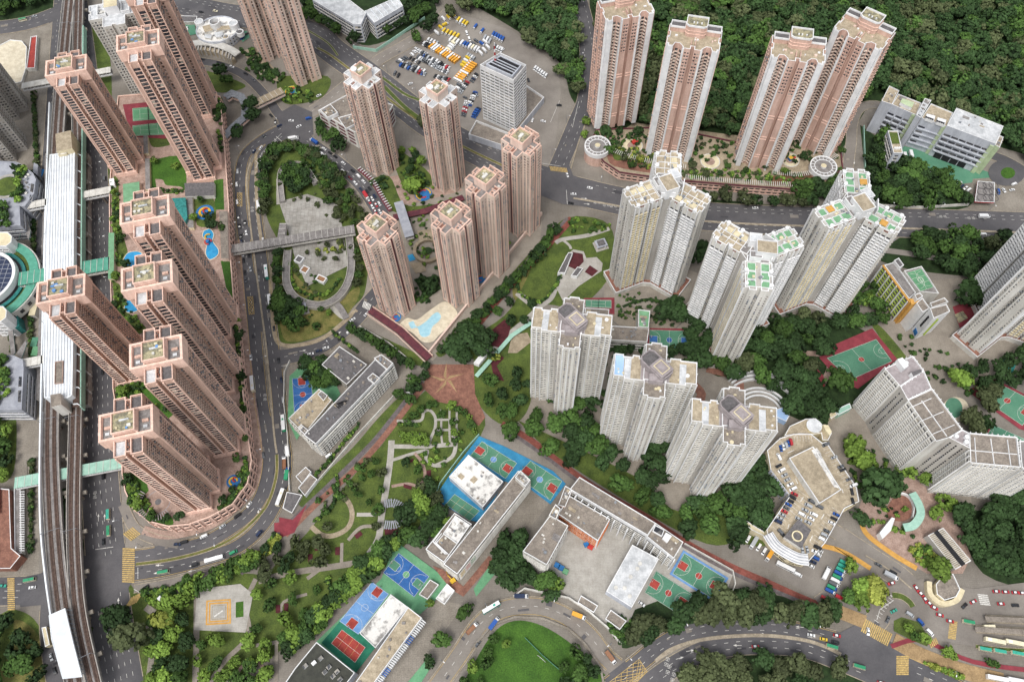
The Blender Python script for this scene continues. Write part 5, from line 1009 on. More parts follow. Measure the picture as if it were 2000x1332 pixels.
# orange and lime school
def z8(pts): return [(1640+x/4.933, 470+y/4.933) for x, y in pts]
hG = hfrom(z8([(905, 750)])[0], z8([(725, 950)])[0])
B = low('school_building', 'lime green and orange school with white end tower and rooftop court', 'school', [
    (z8([(430, 235), (530, 205), (735, 500), (670, 560)]), hG-3, 'white_clean', 'roof_grey'), (z8([(800, 550), (870, 650), (800, 690), (740, 600)]), hG-2, 'white_clean', 'roof_brown'), (z8([(870, 650), (1030, 610), (1065, 680), (905, 750)]), hG, 'white_clean', 'roof_brown'),
    (z8([(620, 290), (790, 245), (960, 510), (770, 490)]), 13, 'white_wall', 'roof_grey'), (z8([(870, 600), (1010, 548), (1050, 590), (890, 645)]), hG-3, 'white_wall', 'roof_brown'), (z8([(720, 520), (775, 500), (805, 535), (745, 570)]), hG+1, 'white_clean', 'roof_brown'), (z8([(525, 190), (570, 165), (620, 235), (580, 262)]), hG-1, 'white_clean', 'roof_slate')], done=False)
a_, b_ = GL(z8([(415, 240), (670, 590)]), hG-3); L = math.hypot(a_[0]-b_[0], a_[1]-b_[1]); B.edge(a_, b_, 3, hG-4, 3.2, 2.9, WS_LIME, margin=.8)
for i in range(8): B.fin(a_, b_, L*i/7.2, L*i/7.2+.5, 0, hG-3, 1.3, 'white_clean')
rd = B.part('orange_frame'); rd.wall([a_, b_], hG-3.4, hG-2.4, 1.2, 'orange_y'); 
c_, d_ = GL(z8([(670, 592), (765, 570)]), hG-3); rd2 = B.part('orange_wall'); L2 = math.hypot(c_[0]-d_[0], c_[1]-d_[1]); B.fin(c_, d_, 0, L2, 0, hG-3, .4, 'orange_y', rd2)
rd3 = B.part('orange_wall'); rd3.prism(ccw(GL(z8([(670, 560), (690, 620), (770, 590), (745, 570)]), hG-3)), 0, hG-2.6, 'orange_y')
a_, b_ = GL(z8([(770, 600), (870, 680)]), hG-3)
for i in range(6): B.fin(a_, b_, 1+2.6*i, 2+2.6*i, 3, hG-4, .3, 'dark', B.part('window_slot')); B.fin(a_, b_, 2.1+2.6*i, 3.4+2.6*i, 3, hG-4, .3, 'lime', B.part('lime_panel'))
P = B.P[2]; e = min(((abs((p[0]+q[0])/2*0+math.atan2(q[1]-p[1], q[0]-p[0])+1.0), p, q) for p, q in zip(P, P[1:]+P[:1])), key=lambda t: t[0])
a_, b_ = GL(z8([(870, 660), (905, 750)]), hG); sg = B.part('wall_sign')
L = math.hypot(a_[0]-b_[0], a_[1]-b_[1]); dx, dy = (b_[0]-a_[0])/L, (b_[1]-a_[1])/L
def onwall(u, z, s_, m, mb, w_=None):   # small raised strokes on the white end wall
    B.fin(a_, b_, u, u+(w_ or s_), z, z+s_, .2, m, mb)
for k in range(6):
    z_ = hG-6-2.3*k
    for (du, dz, ww, hh) in ((0, 1.5, 1.5, .25), (0, .75, 1.5, .25), (0, 0, 1.5, .25), (.6, 0, .25, 1.7), (0, 0, .25, 1.7 if k % 2 else .9), (1.3, 0, .25, .9 if k % 3 else 1.7)): B.fin(a_, b_, L*.35+du, L*.35+du+ww, z_+dz, z_+dz+hh, .2, 'dark', sg)
ps = B.part('poster'); B.fin(a_, b_, L*.2, L*.75, 1.5, 6, .25, 'play_blue', ps)
B.done()
court(z8([(645, 310), (785, 270), (905, 450), (780, 490)]), 'court_lgreen', 'green rooftop basketball court of the lime school', z=13, zl=.2, hoops=False)
# big slab block, three wings at angles
def z7(pts): return [(1640+x/4.44, 680+y/4.44) for x, y in pts]
hS = 57
B = low('housing_block', 'grey-white slab housing block bent in three wings with gridded balconies', 'apartment block', [
    (z7([(390, 175), (635, 65), (730, 190), (525, 330)]), hS, 'white_wall', 'roof_mauve'), (z7([(525, 330), (730, 190), (800, 350), (590, 448)]), hS, 'grey_wall', 'roof_mauve'), (z7([(590, 448), (805, 350), (1068, 705), (950, 775), (838, 808)]), hS, 'white_wall', 'roof_brown'),
    (z7([(950, 775), (1068, 705), (1128, 735), (1132, 870)]), hS, 'grey_wall', 'roof_mauve'), (z7([(1125, 732), (1540, 768), (1572, 1032), (1135, 992)]), hS, 'white_wall', 'roof_brown'), (z7([(1560, 800), (1800, 810), (1830, 1080), (1580, 1035)]), hS, 'white_wall', 'roof_grey')], done=False, par=1.2)
for P in B.P:
    for a_, b_ in zip(P, P[1:]+P[:1]):
        L = math.hypot(a_[0]-b_[0], a_[1]-b_[1])
        if (L > 14.5 or (L > 10 and B.P.index(P) == 0)) and B.P.index(P) not in (1, 3):
            B.edge(a_, b_, 5, hS-1.5, 2.6, 3.1, WS_SLAB, margin=1); nb = int((L-2)/3.1+.3)
            for j in range(nb+1): t0 = 1+(L-2)*j/nb; B.fin(a_, b_, t0-.14, t0+.14, 3, hS-.3, 1.0, 'white_clean')
        elif L > 7 and B.P.index(P) in (1, 3): B.edge(a_, b_, 4, hS-1.5, 2.6, 3.4, WS_SLOT, margin=1)
rl = B.part('roof_walls')
for q in ([(715, 450), (935, 760)], [(640, 500), (800, 430)], [(725, 620), (905, 545)], [(810, 740), (1000, 660)], [(1130, 880), (1545, 915)], [(1175, 770), (1190, 985)], [(1315, 780), (1345, 1000)], [(1460, 790), (1490, 1015)]): rl.wall(GL(z7(q), hS), hS-1.2, hS-.5, .35, 'white_clean')
m = B.part('machine_room'); m.prism(ccw(GL(z7([(500, 95), (545, 80), (600, 150), (560, 180)]), hS+4)), hS-1.2, hS+4, 'white_clean')
m = B.part('machine_room'); m.prism(ccw(GL(z7([(620, 210), (700, 180), (715, 205), (640, 245)]), hS+3)), hS-1.2, hS+3, 'white_clean', 'roof_slate')
for q in ((1010, 765), (1100, 770), (1095, 815), (575, 130)): w_ = B.part('water_tank'); w_.cyl(G((1640+q[0]/4.44, 680+q[1]/4.44), hS), 1.3, hS-1.2, hS+1, 'white_clean', n=14)
B.done()
# towers cut by the frame edge
c_ = G((1940, 632)); t_ = G((1858, 698)); trident('tall grey-white tower cut by the right frame edge, beside the slab housing block', c_, math.degrees(math.atan2(t_[1]-c_[1], t_[0]-c_[0])), 110, R=32, wd=15)
def edget(label, c, ang, h, ext=15, arm=14, wall='white_wall', st=WS_GREYP):
    B = Bld('apartment_tower', label, 'apartment tower', c, 0); T = lambda p: local(c, ang, p); a, e = arm/2, ext
    q = []
    for k in range(4):
        t = k*math.pi/2; q += [(x*math.cos(t)-y*math.sin(t), x*math.sin(t)+y*math.cos(t)) for x, y in ((a, -a), (e, -a), (e, -1.5), (e-1.5, -1.5), (e-1.5, 1.5), (e, 1.5), (e, a))]
    P = T(q); B.block(P, 0, h-1.2, wall, 'roof_white', 1.2, .5, 'white_clean'); B.face_all(P, 3, h-2, 2.75, 2.6, st, minl=3, margin=.4); m = B.part('machine_room')
    m.prism(ccw(T([(-5, -5), (5, -5), (5, 5), (-5, 5)])), h-1.2, h+6, 'white_clean', 'cream'); eq = B.part('roof_equipment'); clutter(eq, T([(-13, -5), (13, -5), (13, 5), (-13, 5)]), h-1.1, 6)
    for x in (-9, 9): m2 = B.part('roof_frame'); m2.wall(T([(x-3, -6), (x+3, -6), (x+3, 6), (x-3, 6)]), h-1, h+1.5, .6, 'white_clean', True)
    B.done()
edget('pale grey tower beside the railway at the top left, partly behind the pink towers', G((222, 18), 82), math.radians(12), 82, 19, 17)
edget('grey tower on the left frame edge beside the paved sports ground', G((12, 292)), math.radians(20), 95, 17, 15, 'grey_wall'); edget('grey tower on the left frame edge, further back', G((20, 215)), math.radians(20), 95, 15, 14, 'grey_wall')
# school annex between the cruciform towers
low('annex_building', 'low white annex with brown roof and small green roof court between white towers', 'building', [([(1192, 636), (1268, 640), (1264, 668), (1190, 664)], 14, 'white_wall', 'roof_brown', 1), ([(1143, 601), (1190, 604), (1188, 626), (1143, 624)], 14, 'white_wall', 'roof_brown', 1), ([(1247, 604), (1270, 607), (1267, 640), (1247, 638)], 16, 'white_wall', 'roof_green')], pitch=2.6, eq=3)
# ---------------------------------------------------------------- car park with roof deck
def z6(pts): return [(1440+x/3.6, 740+y/3.6) for x, y in pts]
HC = 14
deck = z6([(210, 500), (300, 415), (400, 385), (520, 385), (600, 450), (625, 440), (840, 760), (858, 860), (755, 910), (620, 1150), (500, 1285), (380, 1260), (270, 1170), (215, 1090), (205, 1060), (370, 820), (340, 780), (235, 640)])
B = low('car_park', 'low car park building with parked cars on its beige roof deck', 'car park', [(deck, HC, 'cream', 'roof_beige')], done=False, par=1.0)
dp = B.P[0]; B.face_all(dp, 1, HC-1, 3.2, 4.4, wstyle(3.8, 1.6, .2, .06, 4.3, .6, -1, .3, 'glass_dark', 'cream'), minl=8)
u = z6([(365, 560), (530, 480), (725, 780), (575, 875)]); ub = B.part('upper_roof'); P = ccw(GL(u, HC+5)); ub.ring(P, HC-1, HC+5.8, 'white_wall'); ub.wall(P, HC+5, HC+5.9, .5, 'white_clean', True); ub.cap(offs(P, .2, True), HC+5, 'roof_beige')
us = B.part('roof_gutter'); us.cap(ccw(GL(z6([(520, 500), (560, 485), (720, 770), (680, 760)]), HC+5)), HC+5.1, 'roof_stain')
u2 = z6([(430, 985), (520, 1060), (450, 1190), (330, 1110)]); ub = B.part('upper_roof'); P = ccw(GL(u2, HC+3)); ub.prism(P, HC-1, HC+3, 'white_wall', 'roof_slate'); w_ = B.part('roof_drum'); w_.wall(circ(G((1440+420/3.6, 740+1105/3.6), HC+3), 3, 20), HC+3, HC+4, .7, 'cream', True)
rb = B.part('ribbed_canopy')
arc = GL(z6([(215, 1090), (270, 1170), (350, 1225), (430, 1262), (500, 1270)]), HC+1); rb.strip(smooth(arc, 4), 7, HC+1.2, 'white_clean')
for k in (-2.6, -.9, .9, 2.6): rb.wall(offs(smooth(arc, 4), k), HC+1.2, HC+1.6, .3, 'panel_grey')
rb2 = B.part('ribbed_wall'); a_, b_ = GL(z6([(235, 640), (365, 815)]), HC); 
for i in range(9): rb2.fin = None; B.fin(a_, b_, i*2.3, i*2.3+1.5, 0, HC+.6, .9, 'panel_grey', rb2)
ms = MB()
def bay(p0, p1, n, depth, name='parking_bays'):
    a_, b_ = GL(z6([p0, p1]), HC-1); L = math.hypot(b_[0]-a_[0], b_[1]-a_[1]); t = ((b_[0]-a_[0])/L, (b_[1]-a_[1])/L); nn = (-t[1]*depth, t[0]*depth)
    for i in range(n+1): s_ = L*i/n; ms.strip([(a_[0]+t[0]*s_, a_[1]+t[1]*s_), (a_[0]+t[0]*s_+nn[0], a_[1]+t[1]*s_+nn[1])], .15, HC-.985, 'paint_white')
bay((640, 460), (820, 750), 13, -5); bay((300, 430), (400, 385), 3, -4); bay((400, 395), (520, 400), 6, -4); bay((275, 600), (360, 790), 6, 5); bay((385, 830), (250, 1040), 9, 5); bay((715, 935), (560, 1180), 10, -5); bay((520, 850), (430, 970), 5, -10)
for q in ((355, 520, 400, 500), (410, 700, 425, 735), (445, 860, 465, 830), (365, 1020, 355, 1050), (590, 985, 610, 950), (510, 1140, 530, 1100), (745, 800, 735, 770), (570, 500, 590, 530)): ms.strip(GL(z6([q[:2], q[2:]]), HC-1), .5, HC-.98, 'paint_white')
ms.build('deck_markings', B.root); B.done()
# annex of the car park with round stair
B = low('stair_hall', 'cream curved stair hall with white round skylight beside the car park roof', 'stair hall', [(z6([(370, 330), (480, 280), (550, 275), (600, 320), (665, 380), (640, 430), (600, 430), (590, 380), (530, 390), (440, 385), (330, 400)]), 12, 'cream', 'roof_beige')], done=False)
s_ = B.part('round_skylight'); s_.cyl(G((1440+540/3.6, 740+330/3.6), 13), 5, 11, 13.4, 'cream', 'roof_white', 28); s_ = B.part('stair_drum'); s_.prism(ccw(GL(z6([(605, 320), (640, 325), (665, 370), (650, 395), (620, 360)]), 15)), 11, 15, 'cream'); B.done()
B = low('amphitheatre_stage', 'pale blue sail roof over the stage of the curved amphitheatre', 'canopy', [(z6([(195, 240), (370, 180), (385, 225), (345, 300), (260, 260)]), 6, 'shade_blue', 'shade_blue')], par=.1)
am = empty('amphitheatre', (*G((1485, 790)), 0), 'white curved amphitheatre steps behind the cruciform tower', 'amphitheatre'); cc = G(z6([(165, 250)])[0])
for k in range(6): s_ = MB(); s_.wall(circ(cc, 14+2.6*k+(4 if k > 2 else 0), 30, math.radians(15), math.radians(125)), 0, .8+.45*k, 1.3, 'white_clean'); s_.build('step', am)
s_ = MB(); s_.cap(ccw(circ(cc, 13, 24, math.radians(0), math.radians(180))), .65, 'paving'); s_.build('floor', am)
# yellow low wing and small depot roofs
low('depot_wing', 'yellowish narrow roof wing below the car park', 'building', [(z6([(50, 985), (120, 1030), (220, 1090), (200, 1110), (100, 1060), (35, 1000)]), 9, 'cream', 'cream')], par=.5); low('depot_roof', 'small dark gridded rooftop between tree belt and car park', 'building', [(z6([(195, 975), (235, 1000), (200, 1050), (165, 1025)]), 7, 'cool_white', 'roof_slate')])
# open hall roofs of the plaza on the right
B = low('market_canopy', 'long slatted canopy in two strips over the brick shopping plaza', 'canopy', [([(1812, 1045), (1842, 1030), (1897, 1095), (1866, 1112)], 7, 'grey_wall', 'roof_beige')], par=.2, done=False)
for i in range(16): s_ = i/16; w_ = B.part('slat') if 0 else None
sl_ = B.part('slatted_roof'); a_, b_, c_, d_ = GL([(1812, 1045), (1842, 1030), (1897, 1095), (1866, 1112)], 7.2)
for i in range(22):
    t = (i+.5)/22; p = (a_[0]*(1-t)+d_[0]*t, a_[1]*(1-t)+d_[1]*t); q = (b_[0]*(1-t)+c_[0]*t, b_[1]*(1-t)+c_[1]*t); sl_.wall([p, q], 7.0, 7.4, .35, 'white_wall')
gt = B.part('gutter'); gt.strip([mid(a_, b_), mid(c_, d_)], 3.2, 7.5, 'dark'); B.done()
B = low('round_pavilion', 'curved ramp pavilion with fan shaped grey roof beside the taxi road', 'pavilion', [([(1828, 1140), (1845, 1120), (1862, 1120), (1876, 1150), (1868, 1165), (1845, 1172), (1830, 1160)], 6, 'cream', 'roof_brown')], done=False)
rm = B.part('curved_ramp'); rm.wall(smooth(GL([(1815, 1135), (1818, 1160), (1840, 1178), (1868, 1172), (1880, 1150)], 4), 6), 0, 4.2, 3.0, 'cream'); B.done()
g_ = empty('arcade', (*G((1760, 1000)), 0), 'teal glass-roofed curved arcade around the sunken brick court', 'arcade')
for k, (pt, m) in enumerate((([(1738, 950), (1752, 945), (1762, 950)], 'teal_light'), ([(1782, 962), (1795, 985), (1798, 1005), (1785, 1025), (1766, 1030)], 'teal_light'))): s_ = MB(); s_.wall(smooth(GL(pt, 6), 5), 5.4, 6, 5, m); s_.build('glass_roof', g_)
s_ = MB(); s_.wall(smooth(GL([(1745, 962), (1770, 966), (1784, 985), (1782, 1010)], 2), 6), 0, 3, .8, 'white_clean'); s_.build('curved_wall', g_)
s_ = MB(); s_.cap(ccw(smooth(GL([(1733, 990), (1750, 968), (1775, 975), (1780, 1005), (1762, 1018), (1735, 1012), (1733, 990)]), 4)[:-1]), .7, 'brick_red'); s_.build('court_floor', g_)
low('gate_frame', 'white tubular archway crossing the plaza steps', 'archway', [([(1718, 1040), (1742, 1010), (1748, 1012), (1740, 1036), (1724, 1052)], 6, 'white_clean', 'white_metal')], par=.2)
low('plant_room', 'long flat beige plant roof beside the bent slab block', 'building', [([(1680, 885), (1694, 878), (1716, 925), (1700, 935)], 5, 'cream', 'roof_beige')]); low('lift_shelter', 'small cream roofed covered way leading to the slab block', 'shelter', [(z6([(620, 215), (665, 192), (705, 250), (660, 280)]), 6, 'cream', 'cream')], par=.2)
low('glass_walkway', 'ribbed teal walkway roof between cream shelter and slab block', 'walkway', [(z6([(690, 215), (790, 170), (805, 205), (710, 255)]), 6, 'teal_light', 'teal_light')], par=.2)
# works area huts near the bend
low('site_hut', 'white roofed site hut beside the cycle track bend, upper one', 'hut', [([(577, 930), (597, 911), (608, 921), (590, 945)], 4, 'white_clean', 'roof_brown')], eq=0); low('site_hut', 'brown roofed site hut beside the cycle track bend, lower one', 'hut', [([(582, 952), (606, 925), (620, 936), (595, 968)], 4.5, 'white_clean', 'roof_brown')]); low('canopy', 'grey tarpaulin canopy below the two site huts', 'canopy', [([(560, 960), (590, 966), (570, 1002), (552, 992)], 3, 'grey_wall', 'roof_slate')], par=.2)
for lb, q in (('white park pavilion with grey roof on the lower lawn of the oval park', (587, 601)), ('small grey-roofed pavilion on the park lawn beside the trees', (1174, 475)), ):
    B = Bld('pavilion', lb, 'pavilion', G(q), 0); c = G(q, 4)
    for sx in (-3, 3):
        for sy in (-3, 3): B.part('post').box((c[0]+sx, c[1]+sy), .5, .5, 0, 3.6, .4, 'white_clean')
    B.part('base').box(c, 10, 9, 0, .9, .3, 'plaza_white'); B.r.prism(local(c, .3, [(-4.2, -3.6), (4.2, -3.6), (4.2, 3.6), (-4.2, 3.6)]), 3.6, 4, 'panel_grey'); B.part('roof_lantern').prism(local(c, .3, [(-2.6, -2.2), (2.6, -2.2), (2.6, 2.2), (-2.6, 2.2)]), 4, 5, 'roof_slate'); B.done()
for k, q in enumerate(((584, 506), (595, 526), (627, 544))):
    B = Bld('light_well', ('topmost', 'middle', 'lowest')[k]+' of three white framed square roof openings on the skating plaza', 'light well', G(q), 0); c = G(q, 3); P = local(c, -.5, [(-2.6, -2.6), (2.6, -2.6), (2.6, 2.6), (-2.6, 2.6)] if k < 2 else [(-3.4, -2.2), (3.4, -2.2), (3.4, 2.2), (-3.4, 2.2)]); B.w.wall(P, 0, 3, .7, 'white_clean', True); B.r.cap(P, 2.2, 'roof_slate' if k == 0 else 'wood'); B.done()
for lb, px, h in (('long roofed shelter on the striped fitness garden', [(1110, 493), (1119, 494), (1104, 533), (1089, 533)], 4), ('short roofed shelter on the striped fitness garden', [(1128, 521), (1139, 524), (1127, 540), (1115, 538)], 4)): low('shelter', lb, 'shelter', [(px, h, 'white_clean', 'roof_slate')], par=.3)
B = Bld('pergola', 'horseshoe shaped slatted pergola beside the maroon mat on the park path', 'pergola', G((765, 1003)), 0); cl = smooth(GL([(752, 984), (768, 982), (783, 990), (787, 1004), (781, 1018), (768, 1025), (750, 1024)], 3), 6); c_ = cum(cl)
rr = B.part('slatted_roof'); s = 0
while s < c_[-1]:
    p, t = at(cl, c_, s); rr.wall([(p[0]-t[1]*2.8, p[1]+t[0]*2.8), (p[0]+t[1]*2.8, p[1]-t[0]*2.8)], 3, 3.3, .7, 'panel_grey'); s += 1.35
fr = B.part('frame'); fr.wall(offs(cl, 2), 2.7, 3, .3, 'steel'); fr = B.part('frame'); fr.wall(offs(cl, -2), 2.7, 3, .3, 'steel')
s = 1
while s < c_[-1]:
    p, t = at(cl, c_, s)
    for e in (-2, 2): B.part('post').box((p[0]-t[1]*e, p[1]+t[0]*e), .3, .3, 0, 2.8, 0, 'steel')
    s += 6
B.done()
low('hut', 'white flat roofed hut under the big tree beside the star plaza', 'hut', [([(940, 690), (952, 680), (955, 688), (935, 712), (925, 708)], 4, 'white_clean', 'white_clean')], par=.2)
# ================================================================ western podium (garden deck 12 m up)
PZ = 12.0
def zed(pts, ox=0, oy=0): return [(ox+x/3, oy+y/3) for x, y in pts]
pod = [(232, 190), (300, 184), (430, 190), (440, 300), (447, 400), (449, 480), (458, 600), (470, 720), (484, 850), (492, 900), (484, 945), (455, 985), (410, 1010), (370, 1024), (330, 1028), (290, 1018), (262, 995), (246, 960), (240, 925), (238, 860), (222, 760), (220, 640), (217, 540), (216, 480), (215, 400), (217, 345)]
B = Bld('podium', 'long pink garden podium carrying the western row of salmon towers', 'podium', G((330, 600), PZ), 0); P = ccw(GL(pod, PZ)); B.w.ring(P, 0, PZ+1.2, 'salmon'); B.w.wall(P, PZ+.3, PZ+1.3, .6, 'pink_trim', True); B.r.cap(offs(P, .1, True), PZ, 'brick_pink')
n = len(P)
for i in range(n):
    a_, b_ = P[i], P[(i+1) % n]; B.edge(a_, b_, 1, 11, 5, 5.0, WS_PODL, margin=.5); L = math.hypot(a_[0]-b_[0], a_[1]-b_[1])
    for j in range(int(L/5)): B.fin(a_, b_, j*5, j*5+.7, 0, PZ, .7, 'pink_trim')
def dsheet(px, m, nm, k, sm=4):
    pts = GL(px, PZ); pts = smooth(pts+[pts[0]], sm)[:-1] if sm else pts; b = B.part(nm); b.cap(ccw(pts), PZ+.02+.01*k, m); return pts
dsheet([(300, 190), (425, 196), (430, 225), (300, 215)], 'undergrowth', 'lawn', 1); dsheet([(292, 315), (345, 305), (362, 330), (360, 372), (320, 378), (295, 372)], 'grass_bright', 'lawn', 2)
dsheet([(303, 350), (318, 352), (325, 362), (352, 365), (355, 371), (322, 376), (308, 372)], 'brick_pink', 'path', 3); dsheet([(290, 270), (330, 266), (335, 282), (300, 288)], 'grass', 'lawn', 4)
dsheet([(378, 385), (415, 385), (420, 435), (385, 440)], 'grass', 'lawn', 5); dsheet([(418, 352), (436, 350), (438, 410), (420, 410)], 'grass_bright', 'lawn', 6, 0); dsheet([(431, 510), (449, 508), (455, 580), (446, 583)], 'grass_bright', 'lawn', 7, 0)
dsheet([(218, 350), (230, 350), (236, 440), (250, 500), (228, 520), (220, 460)], 'grass', 'lawn', 8); dsheet([(220, 550), (236, 560), (250, 610), (285, 640), (262, 652), (228, 610)], 'grass', 'lawn', 9); dsheet([(226, 755), (300, 745), (335, 760), (345, 800), (300, 830), (235, 800)], 'grass_bright', 'lawn', 10)
dsheet([(243, 925), (280, 930), (300, 985), (335, 1010), (333, 1026), (285, 1012), (255, 985)], 'grass_bright', 'lawn', 11); dsheet([(455, 620), (462, 620), (480, 830), (474, 830)], 'undergrowth', 'lawn', 12, 0); dsheet([(425, 990), (470, 950), (478, 900), (484, 930), (455, 978), (430, 998)], 'grass', 'lawn', 13)
cp = G((309, 980), PZ); b = B.part('round_plaza'); b.cap(ccw(circ(cp, 10.5, 32)), PZ+.16, 'brick_pink'); b.wall(circ(cp, 7.6, 32), PZ+.15, PZ+.2, .5, 'roof_mauve', True); b.cap(ccw(circ(cp, 2, 16)), PZ+.2, 'roof_slate')
b = B.part('ring_pergola')
for i in range(22): a = math.radians(150+i*8); b.wall([(cp[0]+9.2*math.cos(a), cp[1]+9.2*math.sin(a)), (cp[0]+13*math.cos(a), cp[1]+13*math.sin(a))], PZ+2.6, PZ+2.9, .5, 'roof_mauve')
for px, m, r_ in (((400, 415), 'play_blue', 7), ((456, 940), 'play_blue', 4.5)):
    b = B.part('play_surface'); c_ = G(px, PZ); b.cap(ccw(circ(c_, r_, 24)), PZ+.2, m); b.wall(circ(c_, r_*.55, 16, 0, 4.5), PZ+.2, PZ+.6, r_*.25, 'play_yellow'); b.wall(circ((c_[0]+1, c_[1]+1), r_*.3, 12, 1, 5), PZ+.25, PZ+1.2, r_*.15, 'play_red')
rc = [(240, 205), (316, 198), (330, 270), (322, 272), (258, 268), (246, 230)]; dsheet(rc, 'court_dkred', 'court_surround', 20, 0)
b = B.part('lift_block'); b.prism(ccw(GL([(240, 360), (272, 355), (273, 395), (241, 398)], PZ+5)), PZ, PZ+5, 'pink_light', 'roof_green'); b = B.part('lift_block'); b.prism(ccw(GL([(360, 358), (418, 356), (418, 382), (362, 384)], PZ+4)), PZ, PZ+4, 'white_wall', 'roof_slate')
b = B.part('pool_hall'); P2 = ccw(GL([(330, 388), (362, 386), (366, 425), (352, 450), (335, 430)], PZ+6)); b.prism(P2, PZ, PZ+6, 'teal_glass', 'teal_glass')
b = B.part('side_block'); b.prism(ccw(GL([(212, 455), (223, 455), (222, 545), (211, 545)], PZ+4)), 0, PZ+4, 'cream', 'roof_green'); b = B.part('side_block'); b.prism(ccw(GL([(428, 413), (444, 413), (446, 505), (432, 505)], PZ+4)), PZ, PZ+4, 'pink_light', 'roof_brown')
for k, q in enumerate(([(213, 350), (222, 348), (224, 362), (214, 362)],)): b = B.part('canopy'); b.prism(ccw(GL(q, PZ+3)), PZ, PZ+3, 'white_clean')
for px in ([(280, 265), (288, 265), (290, 300), (281, 300)], [(283, 310), (292, 310), (293, 370), (284, 370)], [(365, 385), (376, 385), (378, 445), (366, 445)]): b = B.part('trellis'); q = ccw(GL(px, PZ+3)); b.prism(q, PZ, PZ+3, 'cream', 'roof_grey')
B.wins = [w_ for w_ in B.wins]; B.done(60, 'opening')
court([(259, 213), (320, 208), (322, 233), (260, 238)], 'court_lgreen', 'upper of the two green tennis courts on the pink podium', kind='tennis', z=PZ, zl=.5)
court([(259, 247), (322, 240), (325, 264), (261, 267)], 'court_lgreen', 'lower of the two green tennis courts on the pink podium', kind='tennis', z=PZ, zl=.5)
pool('swimming_pool', [(240, 510), (250, 495), (270, 492), (280, 500), (285, 525), (262, 530), (243, 525)], 'blue pool with curved edge between the pink towers, upper one', 'pool_blue', PZ, .4)
pool('swimming_pool', [(246, 575), (252, 585), (268, 598), (268, 608), (250, 611), (243, 602), (247, 590)], 'teardrop blue pool beside the pink podium edge', 'pool_blue', PZ, .4)
pool('swimming_pool', [(398, 452), (410, 448), (418, 458), (416, 472), (427, 488), (425, 500), (410, 508), (402, 496), (404, 475), (396, 462)], 'shallow water playground pool with slides on the podium', 'pool_blue', PZ, .4)
pg = empty('play_frame', (*G((408, 478), PZ), PZ), 'red and yellow water slides standing in the shallow podium pool', 'playground'); c_ = G((408, 475), PZ)
b = MB(); b.wall(circ(c_, 2.4, 14, 0, 5), PZ+1.5, PZ+2.2, .8, 'play_red'); b.build('slide', pg); b = MB(); b.wall(circ((c_[0]-1, c_[1]+5), 2.2, 12, 1, 4.5), PZ+1, PZ+1.8, .8, 'play_yellow'); b.build('slide', pg); b = MB(); b.prism(circ(c_, 1.4, 8), PZ, PZ+3.4, 'play_blue'); b.build('tower', pg)
# low ring wall planters along the ring pavement
# ================================================================ railway
def viaduct(label, px, wd, z, tracks, grp='railway viaducts'):
    pts = smooth(GL(px, z), 8); c_ = cum(pts); r = empty('railway_viaduct', (*pts[len(pts)//2], 0), label, 'viaduct', grp)
    b = MB(); l, rr = offs(pts, wd/2), offs(pts, -wd/2)
    b.wall(pts, z-1.8, z, wd, 'roof_grey'); b.build('deck', r)
    for s_ in (-1, 1): b = MB(); b.wall(offs(pts, s_*(wd/2-.2)), z, z+1.1, .35, 'grey_wall'); b.build('parapet', r)
    for t_ in tracks:
        b = MB(); b.strip(offs(pts, t_), 2.7, z+.02, 'track_bed'); b.build('ballast', r)
        for e in (-.72, .72): b = MB(); b.wall(offs(pts, t_+e), z+.02, z+.3, .16, 'rail'); b.build('rail', r)
    s = 8
    while s < c_[-1]:
        p, t = at(pts, c_, s); a = math.atan2(t[1], t[0]); b = MB(); b.cyl(p, 1.3, 0, z-1.8, 'concrete', n=12); b.box(p, 2.2, wd+5, z-3.6, z-1.9, a, 'concrete'); b.build('pier', r)
        if int(s) % 3 == 0: b = MB(); q1 = (p[0]-t[1]*(wd/2), p[1]+t[0]*(wd/2)); q2 = (p[0]+t[1]*(wd/2), p[1]-t[0]*(wd/2)); b.tube((*q1, z), (*q1, z+6), .14, 'steel'); b.tube((*q2, z), (*q2, z+6), .14, 'steel'); b.tube((*q1, z+6), (*q2, z+6), .12, 'steel'); b.build('catenary_gantry', r)
        s += 26
    return pts
v1 = viaduct('curved twin-track viaduct with pale noise barrier that runs under the white station roof', [(138, -30), (126, 90), (117, 200), (110, 320), (108, 500), (103, 700), (100, 800), (99, 888), (103, 990), (110, 1090), (122, 1190), (133, 1260), (150, 1350)], 11, 12, (-2.2, 2.2))
v2 = viaduct('narrower viaduct right of the station, over the junction', [(155, -30), (150, 150), (152, 300), (152, 500), (150, 700), (147, 850), (144, 1000), (147, 1110), (157, 1210), (188, 1350)], 8.5, 12, (-1.9, 1.9))
for lb, px, z, m in (('pale green noise barrier along the left viaduct edge', [(96, 200), (92, 300), (86, 480), (81, 700), (77, 888), (78, 1021), (87, 1121), (98, 1200)], 15, 'white_metal'), ('green edge beam of the glazed track cover', [(162, 50), (161, 170), (159, 400), (158, 600), (157, 795)], 17, 'teal_light')):
    b = MB(); b.wall(smooth(GL(px, z), 6), 11, z, .9, m); o = b.build('noise_barrier'); tag(o, lb, 'noise barrier')
B = Bld('railway_station', 'elevated station under a long white ribbed roof', 'railway station', G((115, 550), 22), 0); pr = GL([(97, 302), (146, 296), (144, 444), (143, 650), (141, 771), (132, 777), (86, 777), (84, 700), (87, 450)], 22)
B.block(pr, 11, 21.5, 'white_metal', 'white_metal', .5, .8); FOOT.pop()
